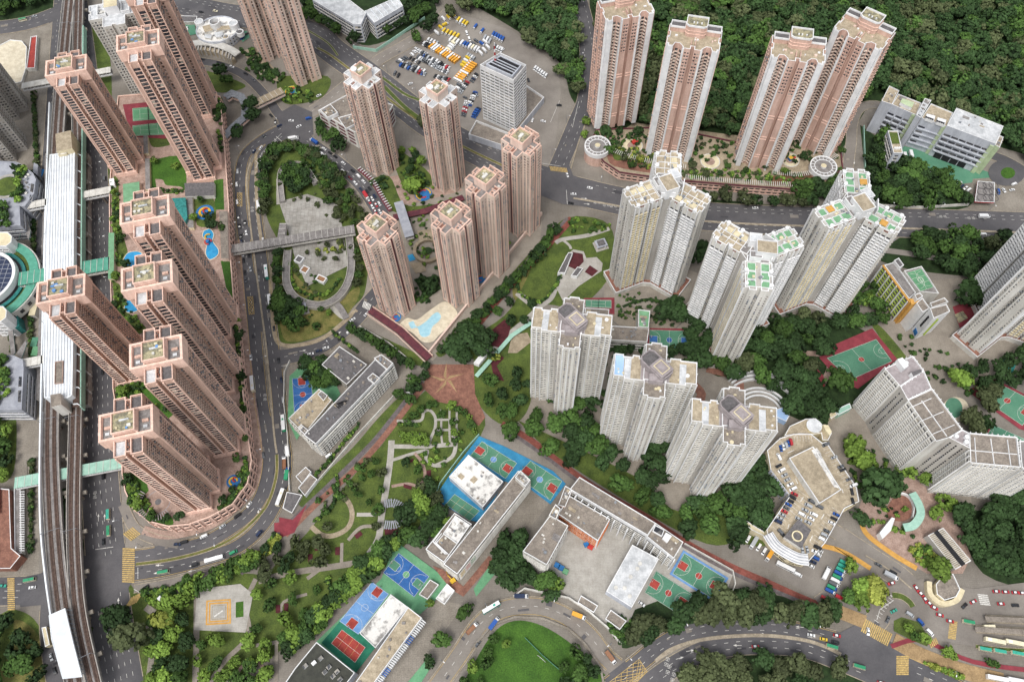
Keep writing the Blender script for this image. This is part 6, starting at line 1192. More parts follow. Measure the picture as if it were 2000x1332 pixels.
for i in range(9):
    b = B.part('roof_seam'); b.wall(GL([(101+5*i-1*(i < 0), 303-.6*i), (90+5.8*i, 775)], 21.5), 21.4, 21.75, .18, 'panel_grey')
b = B.part('roof_opening'); b.cap(ccw(GL([(109, 708), (124, 706), (123, 748), (108, 750)], 21.6)), 21.9, 'roof_brown'); b.wall(ccw(GL([(109, 708), (124, 706), (123, 748), (108, 750)], 21.6)), 21.4, 22.5, .5, 'brick_pink', True)
b = B.part('plant_room'); b.prism(ccw(GL([(108, 262), (138, 255), (141, 290), (110, 296)], 27)), 11, 27, 'cream', 'roof_beige'); b = B.part('plant_room'); b.prism(ccw(GL([(98, 771), (118, 768), (120, 790), (100, 795)], 26)), 11, 26, 'white_wall', 'roof_brown'); b = B.part('plant_room'); b.prism(ccw(GL([(112, 285), (128, 282), (130, 300), (113, 303)], 24)), 20, 24, 'cream', 'roof_stain')
gl = B.part('glazed_cover'); gl.cap(ccw(GL([(146, 300), (158, 300), (156, 795), (142, 795)], 17)), 17, 'track_bed')
for i in range(16): b = B.part('cover_rib'); y = 302+32.5*i; b.wall(GL([(146-.2*i, y), (151, y-1), (158-.1*i, y+2)], 17.6), 16.5, 18, .55, 'white_metal')
for i in range(14): b = B.part('platform_frame'); y = 310+34*i; b.wall(GL([(160, y), (176, y+14)], 8), 5, 8, 1.0, 'grey_wall')
b = B.part('concourse'); b.prism(ccw(GL([(160, 300), (172, 300), (172, 790), (158, 790)], 6)), 0, 6, 'grey_wall', 'roof_brown'); b = B.part('concourse'); b.prism(ccw(GL([(88, 300), (97, 300), (84, 780), (70, 780)], 6)), 0, 6, 'grey_wall', 'roof_grey'); B.done()
B = Bld('platform_shelter', 'bright white flat shelter over the left viaduct at the lower left', 'canopy', G((125, 1250), 19), 0); P = GL([(127, 1187), (95, 1201), (100, 1248), (122, 1325), (160, 1321), (143, 1255)], 19); B.block(P, 17.8, 18.8, 'white_metal', 'white_metal', .2, .4); FOOT.pop()
for k in range(5): b = B.part('post'); q = G((110+8*k, 1215+24*k), 18); b.box(q, .6, .6, 12, 17.8, 0, 'steel')
lt = B.part('lattice'); 
for k in range(15): lt.wall(GL([(131+1.6*k, 1190+8.8*k), (141+1.6*k, 1192+8.8*k)], 15), 14.5, 15, .5, 'steel')
B.done()
low('bus_shelter_roof', 'cream narrow roof beside the parking bays at the lower left', 'shelter', [([(81, 1225), (90, 1223), (97, 1258), (88, 1263)], 5, 'cream', 'cream')], par=.2)
# ================================================================ footbridges
def fbridge(label, a, b_, z, wd, roof, side='white_clean', posts=True, mid_=None, seams=True):
    px = [a]+(mid_ or [])+[b_]; pts = GL(px, z); r = empty('footbridge', (*pts[0], 0), label, 'footbridge')
    m = MB(); m.wall(pts, z-4.2, z-3.6, wd, 'grey_wall'); m.build('deck', r); m = MB(); m.wall(pts, z-.5, z, wd+.6, roof); m.build('roof', r)
    c_ = cum(pts)
    for s_ in (-1, 1):
        m = MB(); m.wall(offs(pts, s_*wd/2*.96), z-3.6, z-2.3, .25, side); m.build('side_panel', r)
        m = MB(); s = 1
        while s < c_[-1]: p, t = at(pts, c_, s); e = s_*wd/2*.98; m.box((p[0]-t[1]*e, p[1]+t[0]*e), .3, .3, z-2.3, z-.5, math.atan2(t[1], t[0]), side); s += 3
        m.build('side_frame', r)
    if seams:
        s = 2; m = MB()
        while s < c_[-1]: p, t = at(pts, c_, s); e = wd/2; m.wall([(p[0]-t[1]*e, p[1]+t[0]*e), (p[0]+t[1]*e, p[1]-t[0]*e)], z, z+.22, .25, 'white_wall'); s += 4.5
        m.build('roof_seams', r)
    s = 6
    while posts and s < c_[-1]: p, t = at(pts, c_, s); m = MB(); m.cyl(p, .7, 0, z-4.2, 'concrete', n=10); m.build('pier', r); s += 24
fbridge('white covered footbridge at the upper end of the white station roof', (52, 402), (216, 370), 15, 6, 'white_wall'); fbridge('teal roofed footbridge crossing the highway beside the white station roof', (36, 545), (214, 514), 16, 11, 'teal', 'white_wall')
fbridge('white covered footbridge on the left side of the station roof below the teal one', (28, 712), (92, 700), 15, 6, 'white_wall'); fbridge('pale green covered footbridge under both viaducts at the bottom pink tower', (28, 943), (243, 902), 11, 7, 'teal_light', 'white_clean')
fbridge('long grey roofed footbridge over the ring road to the oval park', (448, 487), (692, 447), 9, 7, 'roof_grey', 'white_wall'); fbridge('pink trussed footbridge by the roundabout', (488, 207), (552, 176), 9, 7, 'deck_stone', 'pink_light'); fbridge('grey vaulted footbridge between the pink cross-shaped towers', (778, 394), (800, 462), 8, 6.5, 'panel_grey', 'white_wall', seams=False)
fbridge('covered footbridge at the top left over the rails behind the grey towers', (42, 168), (216, 136), 14, 6, 'white_wall'); fbridge('curved pink edged ramp bridge by the palm garden', (437, 268), (440, 190), 8, 6, 'steel', 'pink_trim', mid_=[(455, 248), (478, 228), (480, 205), (470, 188), (452, 182)], seams=False)
fbridge('small grey roofed branch of the long park footbridge', (548, 470), (553, 436), 8, 5, 'roof_grey', 'white_wall')
# curved park ramps
for lb, px, w_ in (('grey horseshoe ramp around the lower half of the oval park', [(562, 488), (559, 530), (562, 560), (578, 582), (605, 594), (635, 594), (662, 578), (680, 550), (686, 515), (682, 462)], 5.2), ('grey horseshoe walkway around the palms in the upper half of the oval park', [(551, 393), (547, 350), (552, 330), (568, 321), (588, 322), (602, 335), (616, 357)], 4.2)):
    pts = smooth(GL(px, 3), 6); r = empty('park_ramp', (*pts[0], 0), lb, 'ramp'); m = MB(); m.wall(pts, 0, 2.6, w_, 'roof_grey'); m.build('ramp', r)
    for s_ in (-1, 1): m = MB(); m.wall(offs(pts, s_*w_/2), 0, 3.6, .5, 'plaza_white'); m.build('parapet', r)
for lb, px in (('stepped grey footway from the ramp down to the ring road', [(650, 585), (665, 602), (677, 622)]),): pts = GL(px, 1); m = MB(); m.wall(pts, 0, 1.2, 4.5, 'roof_grey'); tag(m.build('steps'), lb, 'steps')
# ================================================================ shopping centre at the left edge
B = Bld('shopping_centre', 'blue-grey shopping centre with round roof and teal ring walkway on the left edge', 'shopping centre', G((0, 600), 20), 0)
def mall(px, h, w_, r_, b0=0, sm=0):
    pts = GL(px, h); pts = smooth(pts+[pts[0]], sm)[:-1] if sm else pts; P_ = B.block(pts, b0, h-1, w_, r_, 1, .6); B.face_all(P_, b0+1, h-2, 4.5, 4, WS_RIB, minl=8); return pts
mall([(-60, 312), (30, 316), (40, 320), (64, 338), (70, 350), (66, 378), (48, 404), (38, 402), (40, 440), (-60, 448)], 18, 'panel_grey', 'panel_grey'); mall([(-60, 690), (26, 694), (44, 702), (46, 720), (42, 800), (-60, 800)], 18, 'panel_grey', 'panel_grey')
mall([(-30, 452), (14, 453), (23, 461), (22, 473), (12, 481), (-30, 481)], 22, 'white_clean', 'cream'); mall([(-30, 596), (6, 598), (13, 606), (12, 620), (2, 628), (-30, 628)], 22, 'white_clean', 'cream')
cc = G((-34, 545), 18); dk = B.part('drum'); dk.prism(circ(cc, 21, 48), 0, 18, 'cool_white', 'solar'); tb_ = B.part('base_block'); tb_.prism(circ(cc, 28, 40), 0, 11, 'cool_white', 'roof_slate'); A0, A1 = math.radians(-75), math.radians(75)
for k in range(9): q = B.part('roof_seam'); o_ = -16+4*k; h_ = math.sqrt(max(0, 20.5**2-o_**2)); q.wall([(cc[0]-h_, cc[1]+o_), (cc[0]+h_, cc[1]+o_)], 18, 18.2, .25, 'panel_grey'); q = B.part('roof_seam'); q.wall([(cc[0]+o_, cc[1]-h_), (cc[0]+o_, cc[1]+h_)], 18, 18.25, .25, 'panel_grey')
for r_, z0_, z1_, t_, m in ((22.5, 14, 19.2, 2.2, 'white_clean'), (26.5, 9, 13, 2.6, 'teal_glass'), (29.5, 9, 12, 2.4, 'grass'), (34, 8, 14, 6.2, 'teal'), (37.6, 5, 13.2, 1.0, 'white_wall')): q = B.part('ring_band'); q.wall(circ(cc, r_, 40, A0, A1), z0_, z1_, t_, m)
for k in range(14): t_ = A0+(A1-A0)*(k+.5)/14; q = B.part('ring_window'); q.box((cc[0]+38.2*math.cos(t_), cc[1]+38.2*math.sin(t_)), .3, 3, 8, 11, t_, 'glass_dark')
gd = B.part('roof_lawn'); gd.cap(ccw(circ(G((12, 363), 18), 9.5, 28)), 17.3, 'grass'); q = B.part('path_ring'); q.strip(circ(G((12, 363), 18), 11, 28), 2.2, 17.35, 'plaza_white', True)
for px in ([(28, 408), (48, 412), (60, 450), (56, 470), (44, 440)], [(36, 470), (40, 445), (48, 425)], [(14, 632), (24, 630), (30, 690), (22, 696)], [(32, 690), (50, 664), (52, 672), (42, 700)]): q = B.part('glass_canopy'); q.prism(ccw(GL(px, 9)), 8.4, 9, 'teal_glass', 'roof_grey')
for q_, m, h_ in (([(28, 488), (42, 478), (48, 500), (40, 510)], 'dark', 10), ([(28, 402), (46, 404), (40, 420), (28, 450)], 'cool_white', 13), ([(22, 622), (34, 615), (38, 636), (26, 642)], 'teal_glass', 9), ([(66, 318), (74, 322), (73, 342), (64, 336)], 'panel_grey', 8)): q = B.part('annex'); q.prism(ccw(GL(q_, h_)), 0, h_, m, m if m != 'cool_white' else 'panel_grey')
for px in ([(60, 358), (67, 360), (64, 376), (58, 374)], [(58, 380), (63, 382), (60, 392), (56, 390)], [(36, 735), (42, 735), (41, 755), (35, 755)], [(35, 762), (41, 762), (40, 785), (34, 785)]): q = B.part('skylight'); q.prism(ccw(GL(px, 18)), 16.5, 17.6, 'white_clean', 'glass_dark')
clutter(B.part('roof_equipment'), GL([(40, 322), (66, 345), (62, 375), (46, 398)], 18), 17, 10); B.done()
for k, (q, m, hh) in enumerate((((72, 672), 'court_green', 3), ((73, 690), 'court_lgreen', 3), ((74, 606), 'cream', 5), ((82, 342), 'play_blue', 2))):
    B = Bld('kiosk', ('green roofed', 'bright green roofed', 'cream roofed long', 'blue roofed small')[k]+' kiosk in the street left of the station roof', 'kiosk', G(q), 0); B.w.box(G(q), 4, 7 if k != 2 else 14, 0, hh, 0, 'white_wall'); B.r.box(G(q), 4.6, 7.6 if k != 2 else 15, hh, hh+.4, 0, m); B.done()
B = low('paved_court', 'white sports deck with a red running strip at the upper left', 'sports deck', [([(-20, 100), (0, 88), (20, 78), (42, 80), (52, 92), (50, 135), (42, 160), (30, 163), (0, 130), (-20, 130)], 3, 'white_wall', 'pool_deck'), ([(60, 72), (72, 70), (68, 133), (51, 134)], 4, 'white_wall', 'court_red')], done=False); B.done()
B = low('clubhouse', 'maroon brick terrace building with long slatted arcade at the left edge', 'building', [([(-40, 950), (18, 955), (20, 1020), (22, 1070), (40, 1085), (20, 1110), (-40, 1110)], 8, 'brick_red', 'brick_red'), ([(27, 950), (40, 950), (42, 1080), (28, 1080)], 5, 'white_wall', 'roof_grey')], done=False)
b = B.part('slats')
for i in range(26): b.wall(GL([(38, 960+4.6*i), (48, 960+4.6*i)], 5.2), 4.9, 5.4, .5, 'white_clean')
B.done()
for k in range(9): clutter(B.part('roof_equipment'), GL([(-30, 960), (16, 965), (18, 1060), (-30, 1060)], 8), 7.1, 1, ('brick_red', 'brick_pink', 'roof_grey', 'teal'), 5, 1.4) if 0 else None
for q, m in (([(-10, 960), (15, 960), (15, 1010), (-10, 1010)], 'court_red'), ([(-10, 1065), (8, 1060), (12, 1085), (-10, 1095)], 'grass')): sheet('terrace_patch', q, m, z=8.1)
# round building at the top: clubhouse with drum
B = Bld('clubhouse', 'oval white clubhouse with open roof drums behind the pink towers', 'clubhouse', G((423, 58), 10), 0); c_ = G((424, 57), 9)
P = circ(c_, 19, 34, ry=17); B.block(P, 0, 8, 'cool_white', 'roof_stain', 1, .7); B.face_all(P, 1, 8, 3.4, 3.2, WS_GREYP, minl=2, margin=.1)
for k, (px, r_, h_, m) in enumerate((((418, 42), 4.4, 15, None), ((455, 45), 3.8, 14, 'roof_white'), ((388, 42), 3.6, 11, 'roof_white'), ((440, 72), 3, 10, 'roof_beige'), ((468, 62), 3, 9, 'roof_slate'))): b = B.part('drum'); q = G(px, h_); b.wall(circ(q, r_, 22), 5, h_, .8, 'white_clean', True); b.cap(ccw(circ(q, r_-.3, 20)), h_-(4 if m is None else .6), m or 'roof_grey')
for px in ([(395, 52), (412, 48), (416, 60), (400, 64)], [(420, 52), (448, 50), (450, 58), (424, 60)], [(418, 64), (434, 62), (438, 72), (422, 74)], [(400, 68), (414, 68), (412, 76), (400, 74)]): b = B.part('roof_box'); b.prism(ccw(GL(px, 10)), 8, 10, 'white_wall', random.choice(('roof_white', 'roof_beige', 'roof_stain')))
clutter(B.part('roof_equipment'), circ(c_, 16, 16), 8, 22, smax=3.2); B.done(60); FOOT.append(circ(c_, 19, 16))
r = empty('curved_terrace', (*G((420, 90)), 0), 'white curved terrace roof with grey retaining wall below the oval clubhouse', 'terrace'); l = smooth(GL([(374, 86), (395, 83), (425, 87), (450, 97), (464, 106)], 7), 6)
b = MB(); b.wall(l, 6, 7, 7, 'white_wall'); b.build('terrace_roof', r); l2 = offs(l, -6 if l[0][1] > l[-1][1] else 6); b = MB(); b.wall(l2, 0, 5, 4, 'roof_beige'); b.build('lower_terrace', r)
for i in range(0, len(l2)-1, 2): b = MB(); b.box(l2[i], 1.2, 5.5, 0, 6.4, 0, 'grey_wall'); b.build('buttress', r)
for q, m in (([(358, 48), (380, 47), (384, 68), (366, 72)], 'court_green'), ([(466, 66), (482, 62), (488, 74), (474, 84)], 'court_green'), ([(470, 100), (500, 96), (540, 140), (545, 162), (510, 150)], 'deck_stone'), ([(505, 138), (528, 132), (540, 146), (528, 156), (510, 152)], 'pool_deck'), ([(422, 192), (434, 192), (440, 220), (430, 222)], 'grass')): sheet('garden_bed', q, m)
sheet('rubber_floor', ell(527, 146, 8, 6), 'roof_slate', .57); sheet('rubber_floor', ell(528, 147, 4.5, 3.2), 'court_red', .575)
B = low('covered_car_bay', 'dark vaulted bay roof left of the oval clubhouse', 'car bay', [([(350, 31), (385, 32), (384, 43), (352, 44)], 4, 'grey_wall', 'roof_slate')], par=.2)
# car-ramp drums and terrace of the hill estate
def rdrum(px, label, h=11):
    B = Bld('ramp_drum', label, 'round tower', G(px, h), 0, 'round ramp drums'); c_ = G(px, h); B.w.prism(circ(c_, 10, 32), 0, h, 'salmon', 'roof_grey'); b = B.part('rim'); b.wall(circ(c_, 10, 32), h-3, h+1, .9, 'white_clean', True)
    for i in range(18): a = 2*math.pi*i/18; b = B.part('rim_beam'); b.wall([(c_[0]+6.8*math.cos(a), c_[1]+6.8*math.sin(a)), (c_[0]+9.6*math.cos(a), c_[1]+9.6*math.sin(a))], h+.3, h+.8, .4, 'white_clean')
    b = B.part('rim'); b.wall(circ(c_, 6.8, 28), h+.1, h+.7, .5, 'white_clean', True); b = B.part('skylight'); b.cyl(c_, 2.2, h, h+1.4, 'white_clean', 'cream', 10); FOOT.append(circ(c_, 11, 12)); B.done()
rdrum((1167, 286), 'round white-rimmed drum at the left end of the hill terrace', 13); rdrum((1608, 326), 'round white-rimmed drum at the right end of the hill terrace', 13)
TZ = 8.0
B = Bld('terrace', 'long pink garden terrace under the four hillside towers', 'terrace', G((1400, 340), TZ), 0); tp = [(1150, 285), (1165, 255), (1300, 250), (1440, 280), (1560, 270), (1640, 285), (1645, 330), (1600, 372), (1560, 372), (1450, 364), (1340, 355), (1260, 345), (1210, 338), (1180, 318)]
P = ccw(GL(tp, TZ)); B.w.ring(P, 0, TZ+1.1, 'salmon'); B.w.wall(P, TZ+.3, TZ+1.2, .9, 'maroon', True); B.r.cap(P, TZ, 'deck_stone')
for a_, b_ in zip(P, P[1:]+P[:1]): B.edge(a_, b_, .5, 7.5, 3.5, 4.4, wstyle(3.2, 1.4, 0, .06, 4.0, .3, -1.1, .3, 'dark', 'pink_trim'), margin=.4)
for k, (m, q) in enumerate((('brick_red', [(1185, 300), (1260, 322), (1300, 330), (1290, 340), (1200, 325)]), ('brick_pink', [(1165, 262), (1200, 268), (1195, 280), (1160, 272)]), ('grass', [(1195, 285), (1215, 290), (1225, 310), (1200, 312)]), ('soil', [(1500, 345), (1590, 340), (1585, 362), (1500, 360)]), ('brick_pink', [(1345, 330), (1360, 340), (1358, 352), (1340, 350)]))): b = B.part('bed'); b.cap(ccw(smooth(GL(q+[q[0]], TZ), 4)[:-1]), TZ+.02+.01*k, m)
for q, r_, m in (((1235, 285), 8, 'cream'), ((1387, 316), 7.5, 'cream'), ((1543, 313), 7, 'cream')): b = B.part('round_court'); b.cap(ccw(circ(G(q, TZ), r_, 24)), TZ+.08, m); b.wall(circ(G(q, TZ), r_, 24), TZ, TZ+.5, .6, 'white_wall', True); b.cap(ccw(circ(G(q, TZ), r_*.5, 18)), TZ+.1, 'brick_pink')
for px in ([(1190, 290), (1230, 305), (1290, 318), (1340, 325)], [(1340, 345), (1420, 352), (1500, 358), (1560, 360)], [(1510, 335), (1560, 340), (1600, 330), (1635, 300)]):
    pg_ = B.part('pergola'); l = smooth(GL(px, TZ+3), 6); c_ = cum(l); s = 0
    while s < c_[-1]: p, t = at(l, c_, s); pg_.wall([(p[0]-t[1]*2.2, p[1]+t[0]*2.2), (p[0]+t[1]*2.2, p[1]-t[0]*2.2)], TZ+2.6, TZ+2.9, .45, 'white_wall'); s += 1.6
B.done(60, 'opening')
for lb, q, z in (('red and pink climbing frame on the terrace garden', (1238, 280), TZ), ('blue climbing frame at the foot of the rightmost hillside tower', (1543, 312), TZ)):
    r = empty('play_frame', (*G(q, z), z), lb, 'playground'); c_ = G(q, z); m1 = 'play_red' if 'red' in lb else 'play_blue'; b = MB(); b.box(c_, 3, 3, z, z+2.4, .5, m1, 'play_yellow' if m1 == 'play_blue' else 'play_red'); b.build('tower', r); b = MB(); b.box((c_[0]+3, c_[1]+1), 3.2, 1.2, z, z+1.2, .3, 'play_red'); b.build('slide', r)
# sports courts ----------------------------------------------------------------
court([(778.7, 1079.6), (838.7, 1125.9), (809.3, 1166.1), (748, 1118.1)], 'court_blue', 'bright blue and green basketball court', key='court_green', circ_m='court_lgreen')
court([(1281.1, 1114.5), (1353.1, 1160.4), (1329, 1202), (1258.5, 1156.8)], 'court_green', 'green and red basketball court beside the white canopy', key='court_red', circ_m='court_red')
court([(1336, 1080), (1417, 1130), (1393, 1170), (1313, 1120)], 'court_green', 'basketball court framed in light blue', border=1.3, bm='court_lblue', key='court_red', circ_m='court_red')
sheet('school_playground', [(774, 1058), (818, 1090), (885, 1140), (820, 1200), (800, 1190), (765, 1160), (700, 1245), (693, 1312), (618, 1253), (745, 1130)], 'court_lgreen', .53)
sheet('school_playground', [(664, 1213), (745, 1238), (732, 1266), (695, 1314), (628, 1255)], 'court_deep', .535)
court([(760, 1160), (700, 1239), (663, 1213), (727, 1136)], 'court_lblue', 'pale blue basketball court beside the stained white hall', key='court_red')
court([(668, 1229), (714, 1264), (694, 1294), (647, 1256)], 'court_red', 'red three-lane ball court on deep green ground', kind='badminton')
sheet('school_playground', [(936, 852), (985, 872), (1080, 920), (1105, 945), (1075, 985), (1035, 955), (985, 940), (940, 1022), (915, 1015), (865, 985), (852, 968), (880, 925)], 'court_sky', .53)
court([(941, 862), (1010, 905), (988, 935), (918, 890)], 'court_green', 'green and red basketball court on blue ground behind the stained hall', key='court_red', circ_m='court_lblue'); court([(1036, 900), (1098, 940), (1075, 978), (1008, 930)], 'court_green', 'green and red basketball court beside the red cycle track', key='court_red', circ_m='court_lblue')
court([(888, 965), (937, 998), (918, 1018), (870, 985)], 'court_green', 'small green court with red middle below the stained white hall', kind='badminton')
sheet('school_playground', [(566, 735), (596, 707), (640, 715), (665, 770), (655, 785), (620, 790), (580, 860), (562, 820)], 'court_lgreen', .53); court([(607, 736), (614, 802), (575, 808), (571, 740)], 'court_blue', 'blue basketball court with red keys beside the white school', key='court_red', circ_m='court_red', hoops=True)
sheet('court_surround', [(1610, 682), (1703, 642), (1752, 702), (1675, 760), (1640, 745), (1600, 700)], 'court_dkred', .53); court([(1614, 700), (1711, 663), (1742, 706), (1660, 743)], 'court_green', 'large worn green football court in maroon surround', circ_m='court_red', kind='foot')
sheet('court_surround', [(1140, 583), (1200, 582), (1200, 615), (1140, 604)], 'court_dkred', .53); court([(1143, 586), (1194, 587), (1194, 603), (1143, 601)], 'court_green', 'green tennis court in maroon surround between white towers', kind='tennis')
court([(1268, 645), (1346, 647), (1346, 688), (1268, 680)], 'court_green', 'green court with blue keys beside the low white annex', border=1.5, bm='court_dkred', key='court_blue', circ_m='court_blue')
sheet('court_surround', [(1890, 765), (1930, 735), (2060, 800), (2060, 860), (1990, 838)], 'court_dkred', .53); court([(1936, 742), (2030, 790), (1996, 832), (1905, 770)], 'court_green', 'green basketball court with red keys at the right edge', key='court_red', circ_m='court_red'); court([(1922, 822), (2010, 862), (1990, 900), (1905, 850)], 'court_green', 'green court partly under trees at the right edge', key='court_dkred', hoops=False)
sheet('play_area', ell(1866, 800, 26, 24), 'pool_deck', .53); sheet('play_area', ell(1862, 797, 17, 20, rot=-15), 'court_green', .54)
sheet('play_area', [(1860, 600), (1900, 585), (1930, 650), (1880, 660)], 'court_dkred', .53); sheet('play_area', [(1864, 615), (1880, 608), (1890, 622), (1872, 632)], 'roof_mottle', .54); sheet('play_area', [(1960, 700), (1985, 710), (1975, 735), (1950, 718)], 'teal_glass', .54)
for k, (m, off_) in enumerate((('court_green', 0), ('court_lgreen', 3), ('play_yellow', 6), ('play_red', 9))): b = MB(); b.strip(smooth(GL([(1576+off_, 722-off_*.5), (1585+off_, 745), (1602+off_*.5, 765-off_)], 0), 6), 3, .55+.004*k, m); structure('rubber_paving', b)
sheet('playground_floor', [(1595, 720), (1608, 735), (1612, 762), (1598, 750)], 'court_dkred', .53)
# walls and fences ---------------------------------------------------------------
def fence(label, px, h, m='white_wall', t=.5, name='boundary_wall', cat='wall'): b = MB(); b.wall(GL(px), 0, h, t, m); tag(b.build(name), label, cat)
fence('pale school wall curving along the ring road below the blue court', [(568, 706), (557, 730), (556, 790), (563, 850), (567, 960)], 3); fence('white wall curving beside the school road below the white canopy school', [(1003, 1165), (1025, 1150), (1110, 1168), (1150, 1195), (1185, 1225), (1212, 1258)], 3, t=.8); fence('wall beside the maroon covered walk and vacant school ground', [(703, 640), (760, 672), (808, 712)], 3)
fence('white wall between red path and white canopy school courts', [(1336, 1062), (1400, 1098), (1430, 1115), (1435, 1140), (1428, 1160)], 2.5); fence('pink trimmed wall between the pink towers and the bushy tree line', [(1058, 420), (960, 540), (838, 692)], 4, 'pink_light', 1.2); fence('long wall along the works ground and hedge beside the cycle track', [(770, 775), (700, 850), (610, 955)], 3)
fence('retaining wall along the turfed football pitch road', [(920, 1268), (960, 1222), (1005, 1205), (1060, 1208), (1110, 1228), (1145, 1260), (1172, 1300), (1178, 1332)], 1.6, 'concrete', 1.2); fence('green edged wall at the fire station access road', [(1685, 250), (1688, 330)], 3, 'teal_light'); fence('pale wall along the highway below the wooded bank', [(1714, 404), (1800, 408), (1890, 402)], 3, 'white_wall')
fence('school wall with blue panels around the top school garden', [(690, 95), (735, 102), (830, 38)], 3, 'teal_light'); fence('wall of the blue playground beside the park', [(936, 850), (905, 885), (860, 945), (852, 965)], 3, 'teal_light', .4)
r = empty('covered_walk', (*G((780, 640)), 0), 'maroon covered walk along the edge of the lagoon pool garden', 'covered walk')
for px in ([(722, 605), (780, 645), (838, 700)], ): b = MB(); b.wall(GL(px, 3), 2.6, 3, 5, 'maroon'); b.build('roof', r); b = MB(); b.wall(offs(GL(px, 3), 3.4), 0, 3.4, .5, 'pink_trim'); b.build('wall', r); b = MB(); b.wall(offs(GL(px, 3), -3.4), 0, 2.6, .5, 'pink_light'); b.build('wall', r)
r = empty('covered_walk', (*G((730, 380)), 0), 'maroon covered walk with white posts along the queueing traffic', 'covered walk'); l = smooth(GL([(700, 330), (725, 352), (745, 385), (762, 412)], 3), 5); b = MB(); b.wall(l, 2.6, 3, 3, 'maroon'); b.build('roof', r); c_ = cum(l); s = 0
while s < c_[-1]: p, t = at(l, c_, s); b = MB(); b.wall([(p[0]-t[1]*2.6, p[1]+t[0]*2.6), (p[0]+t[1]*.5, p[1]-t[0]*.5)], 2.9, 3.3, .5, 'white_clean'); b.build('beam', r); s += 2.6
r = empty('covered_walk', (*G((870, 405)), 0), 'maroon roofed walk between two pink cross-shaped towers', 'covered walk'); b = MB(); b.wall(GL([(768, 424), (830, 412), (905, 385)], 4), 3, 4, 5, 'maroon'); b.build('roof', r)
r = empty('covered_walk', (*G((960, 750)), 0), 'pale green roofed straight walkway beside the park playgrounds', 'covered walk'); b = MB(); b.wall(GL([(930, 735), (1000, 655), (1038, 630)], 3), 2.8, 3.2, 3, 'teal_light'); b.build('roof', r)
for q in ([(930, 1165), (980, 1105), (965, 1092), (925, 1150)],): sheet('green_strip', q, 'court_lgreen', .54)
sheet('green_strip', [(790, 1340), (835, 1285), (850, 1290), (815, 1345)], 'court_lgreen', .54); sheet('excavation', [(845, 1105), (865, 1112), (905, 1145), (955, 1085), (965, 1095), (905, 1165), (880, 1150)], 'brick_red', .54)
ex = empty('excavator', (*G((885, 1133)), .6), 'yellow excavator digging beside the beige school', 'excavator'); c_ = G((885, 1135)); b = MB(); b.box(c_, 3.2, 2.6, .9, 2.6, .6, 'play_yellow'); b.build('body', ex); b = MB(); b.tube((c_[0], c_[1], 2), (c_[0]-3, c_[1]+3, 4), .3, 'play_yellow'); b.tube((c_[0]-3, c_[1]+3, 4), (c_[0]-4, c_[1]+6, 1), .25, 'play_yellow'); b.build('arm', ex); b = MB(); b.box((c_[0], c_[1]+1.2), 3.6, .6, .5, 1, .6, 'dark'); b.box((c_[0], c_[1]-1.2), 3.6, .6, .5, 1, .6, 'dark'); b.build('track', ex); 
for lb, q, mm in (('red and blue cloth heap on the white school yard', [(1140, 1060), (1150, 1063), (1158, 1072), (1147, 1074)], ('play_blue', 'play_red')),): r = empty('tarpaulin', (*G(q[0]), .6), lb, 'tarpaulin'); b = MB(); b.box(G((1145, 1064)), 3.2, 2.6, .5, 2, .4, mm[0]); b.build('blue_sheet', r); b = MB(); b.box(G((1153, 1069)), 3.4, 2.8, .5, 2, -.5, mm[1]); b.build('red_sheet', r)
r = empty('store_tent', (*G((1095, 1112)), .6), 'blue and green storage tents along the school wall', 'tent')
for q, m in (((1088, 1105), 'play_blue'), ((1096, 1110), 'play_blue'), ((1104, 1117), 'court_lgreen')): b = MB(); b.box(G(q), 3.4, 3, .5, 2.6, -.5, m); b.build('tent', r)
# fountain garden rings in the lagoon estate
r = empty('ring_pergola', (*G((833, 492)), 0), 'round pergola ring with planted centre between the pink towers', 'pergola'); c_ = G((836, 492)); b = MB(); b.wall(circ(c_, 10, 30), .5, 3, 2.4, 'deck_stone', True); b.build('ring', r); b = MB(); b.cyl(c_, 3.4, .5, 1.4, 'brick_pink', 'undergrowth'); b.build('planter', r)
for q, m in (([(815, 452), (845, 448), (845, 465), (818, 470)], 'deck_stone'), ([(800, 515), (828, 512), (832, 530), (812, 535)], 'deck_stone'), ([(796, 500), (806, 497), (812, 508), (800, 512)], 'pool_blue'), ([(812, 545), (850, 540), (862, 565), (830, 588)], 'undergrowth')): sheet('garden_bed', q, m)
for lb, q in (('yellow and blue round playground near the pink tower feet', (827, 380)), ('colourful spiral flower bed below the pair of pink towers at the top', (571, 180)), ('small blue and orange playground at the tower foot beside the tree line', (938, 545)), ('small blue playground at the foot of the tower beside the zebra crossing', (773, 620))):
    r = empty('playground' if 'play' in lb else 'spiral_flower_bed', (*G(q), .5), lb, 'playground' if 'play' in lb else 'flower bed'); c_ = G(q); b = MB(); b.cap(ccw(circ(c_, 7 if 'small' not in lb else 4, 22)), .62, 'court_lgreen' if 'spiral' in lb else 'play_blue'); b.build('floor', r)
    for k, m in enumerate(('play_yellow', 'play_red', 'play_blue')): b = MB(); b.wall(circ(c_, (5.6-1.9*k)*(1 if 'small' not in lb else .5), 18, k, k+4.4), .62, .9, 1.2 if 'small' not in lb else .6, m); b.build('ring', r)
r = empty('football_goal', (*G((1057, 1280)), .4), 'white football goal on the bright green pitch', 'football goal'); b = MB(); q1, q2 = G((1050, 1280)), G((1065, 1293)); b.tube((*q1, .3), (*q1, 2.6), .12, 'paint_white'); b.tube((*q2, .3), (*q2, 2.6), .12, 'paint_white'); b.tube((*q1, 2.6), (*q2, 2.6), .12, 'paint_white'); b.build('frame', r)
